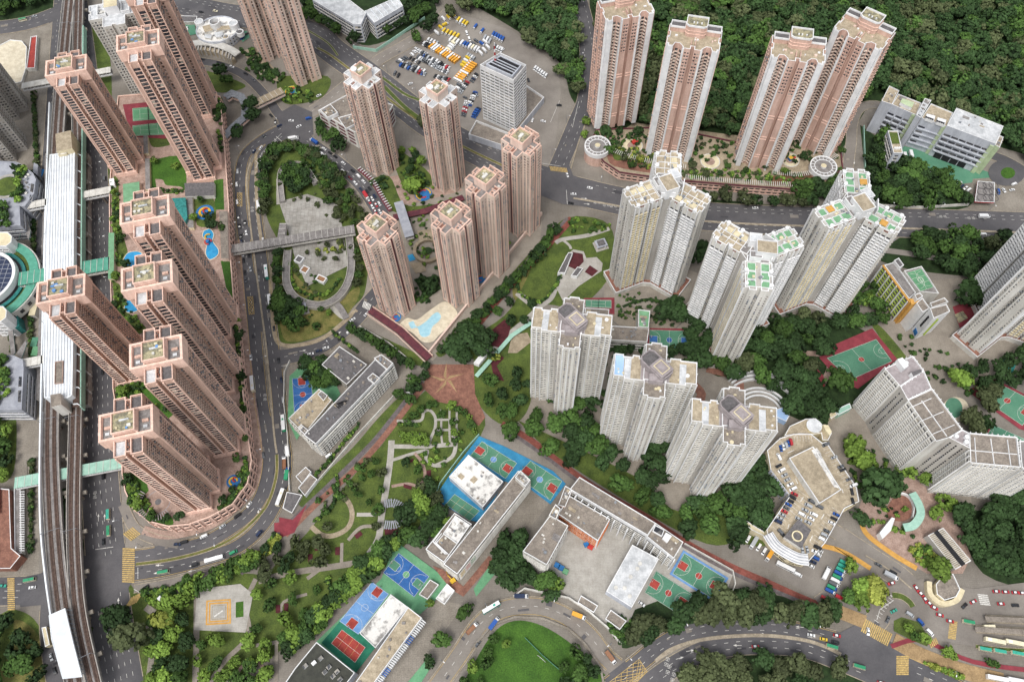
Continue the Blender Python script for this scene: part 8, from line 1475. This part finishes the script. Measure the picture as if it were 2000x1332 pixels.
bushes([(770, 300), (850, 360), (905, 380), (1000, 480), (930, 560), (860, 560), (800, 480), (780, 430)], 150, .8, 1.7, (MI, D, OL, BR)); bushes([(1210, 560), (1330, 600), (1320, 640), (1200, 620)], 60, .8, 1.5, (D, MI)); bushes([(1040, 780), (1240, 900), (1350, 860), (1330, 780), (1180, 700)], 90, .9, 1.9, (D, MI)); bushes([(1740, 640), (1880, 700), (1900, 780), (1800, 740)], 40, .9, 1.7, (D, MI)); bushes([(1640, 880), (1720, 880), (1760, 960), (1700, 1000)], 60, .9, 1.7, (MI, BR, D)); bushes([(600, 640), (540, 640), (545, 480), (640, 560)], 50, .8, 1.5, (OL, MI))
for px in ([(1245, 592), (1265, 587), (1288, 592), (1300, 604)], [(1110, 820), (1100, 770)], [(1480, 650), (1500, 700)]): bush(px, 1.3, .8, 1.3, (MI, D))
bushes([(470, 98), (505, 96), (545, 150), (540, 166), (500, 145)], 55, 1, 2.4, (D, MI, D)); bushes([(28, 318), (52, 330), (48, 392), (26, 398), (34, 362)], 30, 1.4, 2.6, (D, MI, BR), 17); bushes([(-5, 400), (20, 400), (20, 442), (-5, 445)], 22, 1.6, 2.8, (D, MI), 17); bushes([(-5, 700), (18, 700), (22, 780), (-5, 790)], 40, 1.2, 2.4, (MI, BR), 17)
tag(merge_trees('shrubbery', SH, CB), 'low clipped hedges and garden shrubs', 'shrubs')
# ================================================================ vehicles
PAINT = {'white': 'e2e3e4', 'silver': 'a9adb1', 'black': '26272a', 'grey': '5e6165', 'blue': '23529c', 'navy': '20304f', 'red': 'b03038', 'yellow': 'dcbc3a', 'orange': 'e2a23a', 'green': '2f8f66', 'cream': 'e0d8bc', 'teal': '38a08a', 'brown': '8a6248', 'maroon': '6e2730'}
for k, c in PAINT.items(): mat('paint_'+k+'_car', c, c, 1, rough=.35, fine=.04, spec=.5)
mat('car_glass', '23272c', '2c3137', 1, rough=.12, spec=.6); mat('tyre', '1d1d1e', '1a1a1a', 1)
wm = MB()
for i in range(10):
    a, b_ = 2*math.pi*i/10, 2*math.pi*(i+1)/10
    for y0, y1 in ((-.12, .12),): wm.face([(.33*math.cos(a), y0, .33*math.sin(a)), (.33*math.cos(b_), y0, .33*math.sin(b_)), (.33*math.cos(b_), y1, .33*math.sin(b_)), (.33*math.cos(a), y1, .33*math.sin(a))], 'tyre')
for y in (-.12, .12): wm.face([(.33*math.cos(2*math.pi*i/10), y, .33*math.sin(2*math.pi*i/10)) for i in range(10)], 'tyre'); wm.face([(.18*math.cos(2*math.pi*i/8), y*1.05, .18*math.sin(2*math.pi*i/8)) for i in range(8)], 'steel')
WHEEL = wm.mesh('wheel')
def prof(mb, pts, hw, m, top=None, tw=None):
    """side profile (x,z) extruded across the width; tw = half width at the top edge points"""
    n = len(pts); tw = tw or hw; zs = [p[1] for p in pts]; zt = max(zs); zb = min(zs)
    W = [hw if (tw == hw or z < zb+(zt-zb)*.55) else tw for _, z in pts]
    for i in range(n):
        j = (i+1) % n; a, b_ = pts[i], pts[j]; mb.face([(a[0], -W[i], a[1]), (a[0], W[i], a[1]), (b_[0], W[j], b_[1]), (b_[0], -W[j], b_[1])], (top if top and min(a[1], b_[1]) > zt-.02 else m))
    mb.face([(p[0], -W[i], p[1]) for i, p in enumerate(pts)], m); mb.face([(p[0], W[i], p[1]) for i, p in enumerate(pts)][::-1], m)
VM = {}
def vmeshes(kind, c):
    key = (kind, c)
    if key in VM: return VM[key]
    p = 'paint_'+c+'_car'; parts = {}; b = MB(); wh = []
    if kind in ('car', 'taxi'):
        prof(b, [(-2.2, .3), (-2.25, .8), (-2.05, .98), (-1.6, 1.0), (1.0, .98), (2.0, .8), (2.25, .6), (2.2, .3)], .9, p, tw=.8)
        b.prism([(-1.15, -.62), (.35, -.62), (.35, .62), (-1.15, .62)], 1.4, 1.47, 'paint_white_car' if kind == 'taxi' else p); g_ = MB(); prof(g_, [(-1.75, .95), (-1.2, 1.42), (.38, 1.42), (1.1, .95)], .8, 'car_glass', tw=.63); parts['windows'] = g_
        for s in (-1, 1): wh += [(-1.4, s*.82), (1.4, s*.82)]
    elif kind == 'van':
        prof(b, [(-2.4, .3), (-2.45, 1.1), (-2.3, 1.9), (1.2, 1.95), (1.75, 1.15), (2.4, .95), (2.45, .3)], .92, p, tw=.8); g_ = MB(); prof(g_, [(1.3, 1.85), (1.83, 1.2), (1.7, 1.1), (1.1, 1.8)], .84, 'car_glass', tw=.8)
        for s in (-1, 1): g_.face([(-2.1, s*.94, 1.2), (1.3, s*.94, 1.2), (1.0, s*.87, 1.7), (-2.1, s*.87, 1.7)], 'car_glass')
        g_.prism([(-1.6, -.5), (-1.0, -.5), (-1.0, .5), (-1.6, .5)], 1.93, 2.0, p) ; parts['windows'] = g_
        for s in (-1, 1): wh += [(-1.5, s*.84), (1.5, s*.84)]
    elif kind == 'minibus':
        prof(b, [(-3.5, .35), (-3.55, 1.4), (-3.4, 2.5), (3.0, 2.55), (3.5, 1.5), (3.6, .35)], 1.02, 'paint_cream_car', tw=.95); r_ = MB(); r_.prism([(-3.4, -.93), (3.0, -.93), (3.0, .93), (-3.4, .93)], 2.5, 2.62, p); r_.box((-.5, 0), 1.6, 1, 2.6, 2.85, 0, p); parts['roof_panel'] = r_
        g_ = MB()
        for s in (-1, 1): g_.face([(-3.2, s*1.04, 1.4), (3.1, s*1.04, 1.4), (3.0, s*1.01, 2.1), (-3.2, s*1.01, 2.1)], 'car_glass')
        g_.face([(3.54, -.9, 1.4), (3.54, .9, 1.4), (3.14, .85, 2.4), (3.14, -.85, 2.4)], 'car_glass'); parts['windows'] = g_
        for s in (-1, 1): wh += [(-2.2, s*.94), (2.3, s*.94)]
    elif kind in ('bus', 'coach'):
        h = 3.3 if kind == 'coach' else 4.3; prof(b, [(-5.8, .35), (-5.9, 1.4), (-5.8, h), (5.5, h), (5.85, 1.5), (5.8, .35)], 1.24, p, top=('paint_white_car' if kind == 'bus' else None), tw=1.18); b.box((-3.5, 0), 2.2, 1.5, h, h+.25, 0, 'paint_white_car'); b.box((2, 0), 1.4, 1.2, h, h+.2, 0, p); g_ = MB()
        for s in (-1, 1):
            for z in ((1.6, 2.5), (3.0, 3.8))[:(1 if kind == 'coach' else 2)]: g_.face([(-5.4, s*1.26, z[0]), (5.2, s*1.26, z[0]), (5.2, s*1.24, z[1]), (-5.4, s*1.24, z[1])], 'car_glass')
        g_.face([(5.88, -1.1, 1.5), (5.88, 1.1, 1.5), (5.64, 1.1, 2.6), (5.64, -1.1, 2.6)], 'car_glass'); parts['windows'] = g_
        for s in (-1, 1): wh += [(-3.6, s*1.12), (3.8, s*1.12)]
    else:   # truck
        b.box((3.3, 0), 1.9, 2.2, .5, 2.5, 0, 'paint_blue_car' if c == 'green' else 'paint_white_car'); b.box((-.2, 0), 8, 1.0, .5, .9, 0, 'dark'); r_ = MB(); r_.box((-1.0, 0), 6.4, 2.4, .95, 3.3 if kind == 'truck' else 1.5, 0, p); parts['cargo_box' if kind == 'truck' else 'flatbed'] = r_
        if kind != 'truck': r_.wall([(-4.2, -1.15), (2.2, -1.15), (2.2, 1.15), (-4.2, 1.15)], 1.5, 2.1, .15, p, True)
        g_ = MB(); g_.face([(4.28, -.95, 1.5), (4.28, .95, 1.5), (4.26, .95, 2.2), (4.26, -.95, 2.2)], 'car_glass'); g_.box((3.75, 0), .7, 1.9, 2.45, 2.53, 0, 'car_glass'); parts['windscreen'] = g_
        for s in (-1, 1): wh += [(-3, s*1.0), (-2, s*1.0), (3.3, s*1.0)]
    VM[key] = (b.mesh('body'), {k: v.mesh(k) for k, v in parts.items()}, wh); return VM[key]
NAMES = {'car': ('car', 'car'), 'taxi': ('taxi', 'taxi'), 'van': ('van', 'van'), 'minibus': ('minibus', 'minibus'), 'bus': ('double_decker_bus', 'bus'), 'coach': ('coach', 'coach'), 'truck': ('box_truck', 'truck'), 'lorry': ('flatbed_truck', 'truck')}
def veh(kind, c, p, ang, z, where, sc=1.0):
    me, parts, wh = vmeshes(kind, c); nm, cat = NAMES[kind]
    ad = {'taxi': 'red taxi with white roof', 'minibus': 'cream minibus with '+c+' roof', 'truck': 'box truck with '+c+' cargo box', 'lorry': c+' flatbed truck', 'bus': c+' double-decker bus'}.get(kind, c+' '+cat)
    o = bpy.data.objects.new(nm, me); COL.objects.link(o); o.location = (p[0], p[1], z); o.rotation_euler = (0, 0, ang); o.scale = (sc, sc, sc); tag(o, ad+' '+where, cat, cat+'s '+where)
    for k, m in parts.items(): q = bpy.data.objects.new(k, m); COL.objects.link(q); q.parent = o
    for x, y in wh: q = bpy.data.objects.new('wheel', WHEEL); COL.objects.link(q); q.parent = o; q.location = (x, y, .33)
def one(kind, c, px, d, where, z=.36, sc=1):
    a, b_ = G(px, z), G((px[0]+d[0], px[1]+d[1]), z); veh(kind, c, a, math.atan2(b_[1]-a[1], b_[0]-a[0]), z, where, sc)
CW = ['white']*5+['silver']*3+['black']*3+['grey']*2+['navy', 'blue', 'red', 'white', 'silver']
def row(p0, p1, n, d, where, kinds=('car', 'car', 'van'), cols=CW, z=.3, miss=.0, sc=1):
    for i in range(n):
        if random.random() < miss: continue
        t = i/max(1, n-1); x, y = p0[0]+(p1[0]-p0[0])*t, p0[1]+(p1[1]-p0[1])*t; k = random.choice(kinds); s = random.choice((1, -1)) if kinds[0] == 'car' else 1
        one(k, random.choice(cols), (x, y), (d[0]*s, d[1]*s), where, z, sc)
def on(road_, s_list, side, kind_cols, where, rev=False):
    pts, wd, _, _, _, zz = RD[road_]; c_ = cum(pts)
    for (s, (k, c)) in zip(s_list, kind_cols):
        p, t = at(pts, c_, s*c_[-1]); q = (p[0]-t[1]*side, p[1]+t[0]*side); a = math.atan2(t[1], t[0])+(math.pi if rev else 0); veh(k, c, q, a, zz+.02, where)
def L2(pts): return [(500+x/3, y/3) for x, y in pts]
LOT = 'in the crowded vehicle lot behind the striped office tower'
def lrow(a, b_, n, d, kinds, cols, miss=0, where=LOT): a, b_ = L2([a, b_]); row(a, b_, n, d, where, kinds, cols, .3, miss, .74 if kinds[0] in ('coach', 'truck') else 1)
lrow((1100, 190), (1180, 222), 5, (-4, 5), ('truck',), ['yellow']); lrow((1185, 125), (1232, 150), 4, (-4, 5), ('truck',), ['yellow', 'yellow', 'white']); lrow((1110, 150), (1130, 150), 1, (4, -2), ('truck',), ['yellow'])
lrow((1285, 165), (1325, 190), 2, (-4, 5), ('truck',), ['blue']); lrow((1390, 210), (1445, 240), 5, (-3, 5), ('truck',), ['blue']); lrow((1205, 260), (1300, 300), 7, (-4, 5), ('truck',), ['white', 'white', 'blue', 'white', 'cream']); lrow((1318, 320), (1360, 285), 3, (4, 4), ('truck',), ['white', 'cream'])
lrow((1032, 275), (1178, 360), 12, (-5, 4), ('coach',), ['orange', 'orange', 'orange', 'white', 'orange']); lrow((1272, 380), (1182, 478), 10, (6, 3), ('coach',), ['orange', 'orange', 'orange', 'white', 'orange'])
lrow((915, 325), (940, 290), 3, (5, 4), ('car', 'van'), ['white']); lrow((940, 295), (1000, 325), 6, (-4, 5), ('car',), CW); lrow((950, 340), (1120, 430), 15, (-4, 5), ('car', 'van'), CW); lrow((975, 322), (1130, 405), 14, (-4, 5), ('car', 'van'), CW, .05); lrow((835, 370), (880, 345), 4, (6, 3), ('van',), ['black', 'grey', 'white'])
lrow((850, 385), (990, 440), 10, (-4, 5), ('car', 'van'), CW+['blue']*3); lrow((885, 378), (985, 425), 7, (-4, 5), ('car', 'van'), CW+['yellow'], .1); lrow((905, 345), (955, 372), 4, (-4, 5), ('car',), CW); lrow((1000, 355), (1075, 395), 7, (-4, 5), ('car',), CW); lrow((1235, 200), (1250, 235), 2, (2, 5), ('van',), ['white']); lrow((1275, 262), (1290, 245), 2, (4, 3), ('van',), ['silver', 'grey']); lrow((1325, 265), (1345, 255), 2, (4, 3), ('truck',), ['blue', 'white']); lrow((985, 262), (1010, 275), 3, (-4, 5), ('van',), ['white', 'black']); lrow((1440, 290), (1455, 285), 1, (4, 2), ('van',), ['white']); lrow((1010, 240), (1060, 262), 4, (-4, 5), ('van',), ['white', 'silver', 'grey']); lrow((1215, 395), (1245, 350), 4, (5, 3), ('truck',), ['white', 'white', 'yellow']); lrow((1140, 240), (1180, 255), 3, (-4, 5), ('truck',), ['white', 'cream']); lrow((1100, 120), (1160, 100), 3, (4, 4), ('truck',), ['yellow', 'white']); lrow((1340, 230), (1370, 250), 3, (-3, 5), ('truck',), ['white', 'silver']); lrow((1400, 280), (1440, 300), 4, (-3, 5), ('van',), ['white', 'blue', 'grey']); lrow((1060, 200), (1085, 170), 2, (4, 3), ('truck',), ['white', 'yellow']); lrow((1240, 330), (1275, 350), 4, (-4, 5), ('van',), ['white', 'silver']); lrow((1130, 300), (1160, 262), 4, (5, 3), ('truck',), ['white', 'cream']); lrow((1180, 520), (1230, 440), 6, (5, 3), ('car', 'van'), CW); lrow((1050, 450), (1130, 470), 6, (-4, 5), ('car',), CW); lrow((815, 435), (835, 448), 2, (-3, 5), ('van',), ['grey', 'black']); one('car', 'white', L2([(905, 495)])[0], (5, -2), 'parked alone on the verge left of the crowded vehicle lot')
lrow((1195, 545), (1240, 485), 6, (5, 3), ('car',), CW); lrow((1225, 575), (1290, 560), 2, (5, 3), ('car',), CW); lrow((1215, 680), (1235, 600), 8, (6, 2), ('car',), ['white', 'white', 'silver', 'grey', 'red']); lrow((1250, 620), (1285, 545), 7, (6, 2), ('car', 'van'), CW); lrow((1275, 690), (1305, 640), 5, (6, 2), ('van', 'car'), ['navy', 'white', 'blue']); lrow((1265, 480), (1292, 440), 4, (5, 3), ('car',), CW)
row((1045, 135), (1066, 150), 6, (-4, 6), 'parked by the trees right of the striped office tower', ('van',), ['white']); one('car', 'black', (1032, 158), (1, 3), 'beside the striped office tower'); one('car', 'white', (1061, 238), (4, 1), 'on the beige yard below the striped office tower'); one('car', 'white', (1040, 236), (1, -3), 'at the foot of the striped office tower'); one('car', 'black', (1092, 207), (4, 0), 'by the gate of the hill road')
# roads
on('ring_outer', [.075, .118, .145, .17, .21, .265, .30, .335, .38], -2.4, [('minibus', 'green'), ('van', 'black'), ('coach', 'white'), ('taxi', 'green') if 0 else ('van', 'green'), ('van', 'navy'), ('bus', 'cream'), ('truck', 'green'), ('truck', 'white'), ('bus', 'green')], 'on the outer carriageway of the ring road')
on('ring_outer', [.42, .455, .49, .55, .60, .66, .73, .8], -3.2, [('van', 'silver'), ('car', 'navy'), ('car', 'black'), ('car', 'black'), ('bus', 'white'), ('bus', 'teal'), ('car', 'white'), ('bus', 'white')], 'further up the outer carriageway of the ring road')
on('ring_inner', [.105, .135, .165, .19, .215, .30, .42, .47], 4.0, [('van', 'black'), ('van', 'white'), ('car', 'silver'), ('van', 'black'), ('car', 'white'), ('car', 'grey'), ('bus', 'cream'), ('car', 'white')], 'parked at the kerb of the inner ring carriageway', True)
on('ring_inner', [.62, .635, .66, .675, .70, .712, .735, .755, .79, .83, .86], 2.4, [('car', 'grey'), ('car', 'black'), ('car', 'black'), ('van', 'white'), ('car', 'navy'), ('car', 'black'), ('car', 'black'), ('car', 'grey'), ('car', 'white'), ('car', 'white'), ('car', 'silver')], 'queueing on the inner ring carriageway near the yellow boxes', True)
on('ring_inner', [.64, .668, .69, .718, .74], -2.0, [('car', 'silver'), ('car', 'black'), ('car', 'black'), ('car', 'white'), ('car', 'black')], 'in the right lane near the long grey footbridge', True)
WH = 'on the highway beside the railway'
for q, k, c in (((213, 1005), 'minibus', 'teal'), ((214, 1037), 'minibus', 'green'), ((203, 1058), 'car', 'black'), ((203, 930), 'van', 'black'), ((201, 727), 'car', 'black'), ((188, 640), 'car', 'grey'), ((196, 430), 'car', 'silver'), ((178, 560), 'car', 'white'), ((205, 350), 'van', 'grey')): one(k, c, q, (0, -5), WH)
one('minibus', 'green', (60, 1133), (5, -1), 'waiting at the left junction arm'); one('car', 'white', (64, 1147), (-5, .5), 'leaving the left junction arm'); one('car', 'teal', (6, 1144), (5, 0), 'behind the yellow crossing at the left edge'); one('car', 'white', (128, 1145), (5, -1), 'passing under the left viaduct'); one('car', 'black', (285, 1147), (3, -2), 'on the small lane beside the park corner'); one('car', 'navy', (347, 1063), (5, 0), 'leaving the podium slip road')
for q, c in (((101, 1283), 'silver'), ((108, 1310), 'black')): one('car', c, q, (1, 4), 'in the bays beside the white platform shelter', .3)
one('truck', 'white', (322, 1176), (3, 3), 'parked in the triangular planted corner', .45)
on('centre_road', [.10, .14, .165, .185, .22, .26, .285, .31, .34, .37, .40], 3.0, [('truck', 'blue'), ('car', 'white'), ('car', 'black'), ('car', 'black'), ('car', 'white'), ('car', 'black'), ('van', 'white'), ('car', 'white'), ('car', 'black'), ('car', 'navy'), ('car', 'white')], 'queueing down from the roundabout', True)
on('centre_road', [.15, .2, .245, .275, .30, .33, .36, .38, .40, .42, .44, .46], -3.0, [('truck', 'white'), ('car', 'grey'), ('van', 'white'), ('car', 'maroon'), ('car', 'white'), ('car', 'navy'), ('truck', 'red'), ('taxi', 'red'), ('car', 'white'), ('taxi', 'red'), ('car', 'white'), ('taxi', 'red')], 'in the left queue down from the roundabout')
on('centre_road', [.345, .375, .40, .425, .45, .47], 0.2, [('car', 'black'), ('car', 'white'), ('taxi', 'red'), ('car', 'white'), ('taxi', 'red'), ('car', 'white')], 'in the middle queue before the grey vaulted footbridge')
for q, k, c, d_ in (((716, 614), 'car', 'white', (3, -3)), ((689, 625), 'car', 'white', (3, -2)), ((683, 649), 'van', 'white', (4, -3)), ((666, 662), 'van', 'black', (4, -2)), ((637, 680), 'car', 'white', (5, -1)), ((623, 686), 'car', 'navy', (5, -1)), ((607, 692), 'car', 'white', (5, -1))): one(k, c, q, d_, 'on the road below the oval park')
for q, k, c, d_ in (((569, 237), 'car', 'white', (5, 0)), ((584, 248), 'car', 'white', (4, -2)), ((546, 247), 'car', 'navy', (4, -2)), ((538, 240), 'car', 'black', (0, 3)), ((530, 227), 'car', 'black', (2, 2)), ((517, 267), 'car', 'grey', (4, -2)), ((623, 188), 'car', 'white', (4, -2)), ((603, 233), 'van', 'blue', (4, -1)), ((574, 273), 'truck', 'white', (5, -1)), ((497, 297), 'car', 'navy', (2, -3)), ((510, 290), 'car', 'white', (2, -3))): one(k, c, q, d_, 'around the small roundabout')
for q, k, c, d_ in (((393, 25), 'car', 'black', (5, 1)), ((421, 23), 'car', 'cream', (5, 1)), ((1152, 368), 'car', 'white', (5, 1)), ((1108, 343), 'car', 'white', (1, 3)), ((1120, 380), 'car', 'white', (5, 0)), ((1115, 398), 'car', 'black', (5, 1)), ((1855, 455), 'van', 'white', (5, 0)), ((1920, 459), 'van', 'white', (5, 0)), ((1920, 425), 'truck', 'white', (5, 0)), ((68, 33), 'car', 'silver', (5, -1)), ((46, 41), 'minibus', 'green', (5, -1)), ((1475, 407), 'car', 'white', (5, 0)), ((766, 205), 'taxi', 'green', (0, 1))):
    if c != 'green' or k != 'taxi': one(k, c, q, d_, 'on the northern highway')
on('drop_off_road', [.08, .2, .3, .42, .5], 2, [('car', 'black'), ('car', 'black'), ('car', 'white'), ('car', 'black'), ('car', 'grey')], 'on the drop-off road by the oval clubhouse')
SR = 'on the curved school road'
for q, k, c, d_ in (((960, 1187), 'bus', 'teal', (5, -3)), ((922, 1228), 'lorry', 'brown', (4, -4)), ((965, 1218), 'truck', 'blue', (3, -4)), ((933, 1257), 'car', 'grey', (3, -4)), ((1018, 1165), 'truck', 'navy', (5, 0)), ((1130, 1203), 'truck', 'orange', (5, 2)), ((1192, 1284), 'truck', 'brown', (3, 4))): one(k, c, q, d_, SR)
SU = 'on the bottom dual carriageway'
for q, k, c, d_ in (((1475, 1262), 'taxi', 'red', (5, 0)), ((1584, 1240), 'car', 'white', (5, 1)), ((1608, 1248), 'taxi', 'yellow', (5, 1)), ((1634, 1241), 'taxi', 'red', (5, 1)), ((1631, 1254), 'car', 'black', (5, 1)), ((1624, 1263), 'minibus', 'green', (5, 1.5)), ((1677, 1302), 'minibus', 'green', (5, 1.5)), ((1695, 1233), 'car', 'white', (0, 4)), ((1720, 1333), 'taxi', 'red', (5, 1))):
    if k == 'taxi' and c == 'yellow': k = 'car'
    one(k, c, q, d_, SU)
IX = 'winding through the station interchange'
for q, k, c, d_ in (((1715, 1103), 'car', 'grey', (4, 2)), ((1744, 1118), 'car', 'black', (4, 2)), ((1738, 1125), 'truck', 'silver', (4, 2)), ((1740, 1139), 'taxi', 'red', (-4, 1)), ((1789, 1149), 'taxi', 'red', (2, 3)), ((1806, 1171), 'taxi', 'red', (2, 4)), ((1824, 1187), 'taxi', 'red', (4, 2)), ((1835, 1201), 'taxi', 'red', (4, 1)), ((1706, 1162), 'taxi', 'red', (1, -4)), ((1745, 1193), 'car', 'teal', (4, -2)), ((1733, 1210), 'car', 'grey', (2, -4)), ((1776, 1200), 'van', 'silver', (3, 2)), ((1797, 1215), 'van', 'blue', (3, 3)), ((1815, 1235), 'van', 'white', (3, 3)), ((1883, 1183), 'car', 'black', (3, -3)), ((1954, 1179), 'taxi', 'red', (5, 0)), ((1982, 1182), 'car', 'black', (5, 0)), ((1945, 1155), 'taxi', 'red', (5, 0)), ((1963, 1156), 'taxi', 'red', (5, 0)), ((1982, 1157), 'taxi', 'red', (5, 0)), ((1996, 1158), 'taxi', 'red', (5, 0)), ((1855, 1213), 'taxi', 'red', (5, 1)), ((1798, 1160), 'taxi', 'red', (3, 3)), ((1815, 1179), 'taxi', 'red', (3, 3)), ((1900, 1175), 'taxi', 'red', (4, -2)), ((1725, 1147), 'van', 'white', (3, 3)), ((1890, 1215), 'minibus', 'green', (5, 1)), ((1930, 1224), 'minibus', 'cream', (5, 0))): one(k, c, q, d_, IX, .46)
for q, k, c, d_ in (((1940, 1252), 'coach', 'cream', (5, 1)), ((1980, 1256), 'coach', 'cream', (5, 1)), ((1922, 1268), 'minibus', 'teal', (5, 1)), ((1951, 1272), 'minibus', 'teal', (5, 1)), ((1985, 1276), 'minibus', 'teal', (5, 1)), ((1945, 1325), 'coach', 'white', (5, 1)), ((1985, 1330), 'coach', 'white', (5, 1))): one(k, c, q, d_, 'standing in the bus terminus at the right edge', .46)
# yard by the station road and depot
row((1648, 1100), (1620, 1155), 9, (4, 2), 'in the angled bays under the bright trees', ('truck',), ['green', 'green', 'blue', 'white', 'teal', 'grey'], sc=.74); row((1640, 1168), (1612, 1170), 2, (4, 2), 'at the lower end of the angled bays', ('truck',), ['white', 'red'], sc=.74)
row((1450, 1045), (1502, 1085), 6, (-3, 5), 'on the yard below the car park', ('truck', 'truck', 'van'), ['white', 'white', 'orange', 'silver']); one('truck', 'white', (1612, 1120), (2, -4), 'on the yard beside the angled bays'); row((1600, 1075), (1583, 1105), 5, (4, 2), 'parked along the right wall of the car park', ('car', 'van'), ['navy', 'blue', 'white', 'white', 'black']); one('van', 'white', (1558, 1122), (4, 2), 'on the yard, nearest the red cycle track'); one('coach', 'white', (1533, 1108), (4, 2), 'on the yard beside the boundary wall')
# car park deck
def drow(a, b_, n, d, miss=.1, cols=CW, kinds=('car', 'car', 'van')): a, b_ = z6([a, b_]); row([*a], [*b_], n, d, 'on the roof deck of the car park', kinds, cols, HC-.97, miss)
def onz(a): return a
_G = G
drow((305, 490), (375, 445), 5, (1, 4), 0, ['red', 'silver', 'blue', 'white']); drow((620, 465), (815, 750), 14, (5, -2), .3); drow((290, 550), (290, 560), 1, (2, 4), 0, ['white']); drow((290, 612), (390, 775), 6, (4, -2), .05); drow((400, 810), (285, 1005), 9, (4, 2), .1); drow((305, 1080), (325, 1105), 2, (3, 3), 0, ['black', 'grey'])
drow((520, 862), (430, 985), 5, (4, 2), .0); drow((575, 900), (495, 1010), 5, (4, 2), .1); drow((695, 955), (545, 1215), 10, (4, 2), .05, CW+['yellow']); drow((805, 795), (810, 860), 2, (1, 4), 0, ['navy', 'black']); drow((455, 1200), (490, 1200), 2, (1, 4), 0, ['white', 'silver'])
FS = 'on the green forecourt of the fire station'
row((1766, 310), (1778, 306), 2, (1, 4), FS, ('truck',), ['blue', 'white'], .5)
for q, k, c in (((1757, 318), 'van', 'white'), ((1763, 320), 'car', 'black'), ((1776, 325), 'truck', 'yellow'), ((1786, 328), 'truck', 'yellow'), ((1792, 333), 'car', 'white'), ((1810, 338), 'car', 'black'), ((1816, 341), 'van', 'white'), ((1831, 346), 'car', 'navy'), ((1839, 346), 'car', 'silver'), ((1844, 354), 'car', 'white')): one(k, c, q, (1.5, -4), FS, .5)
row((1866, 357), (1892, 372), 5, (4, -3), 'in the small yard beside the petrol station', ('car', 'van'), ['white', 'navy', 'white'], .5)
for q, k, c, d_ in (((1960, 373), 'car', 'white', (3, 4)), ((1976, 372), 'car', 'white', (5, -1)), ((1980, 361), 'van', 'white', (5, -2)), ((1949, 376), 'van', 'blue', (1, 4))): one(k, c, q, d_, 'on the petrol station forecourt', .5)
one('car', 'white', (1253, 1179), (4, 3), 'parked alone beside the green school court', .6); one('van', 'white', (800, 768), (4, 1), 'on the path corner by the star plaza', .5)
one('car', 'white', (366, 57), (0, 3), 'on the green terrace beside the oval clubhouse'); row((474, 76), (482, 68), 3, (3, -3), 'beside the oval clubhouse', ('car',), ['blue', 'black', 'teal'], .4); one('lorry', 'brown', (556, 905), (0, -5), 'carrying rubble on the outer ring carriageway'); one('van', 'white', (643, 890), (3, -2), 'parked at the site gate', .4)
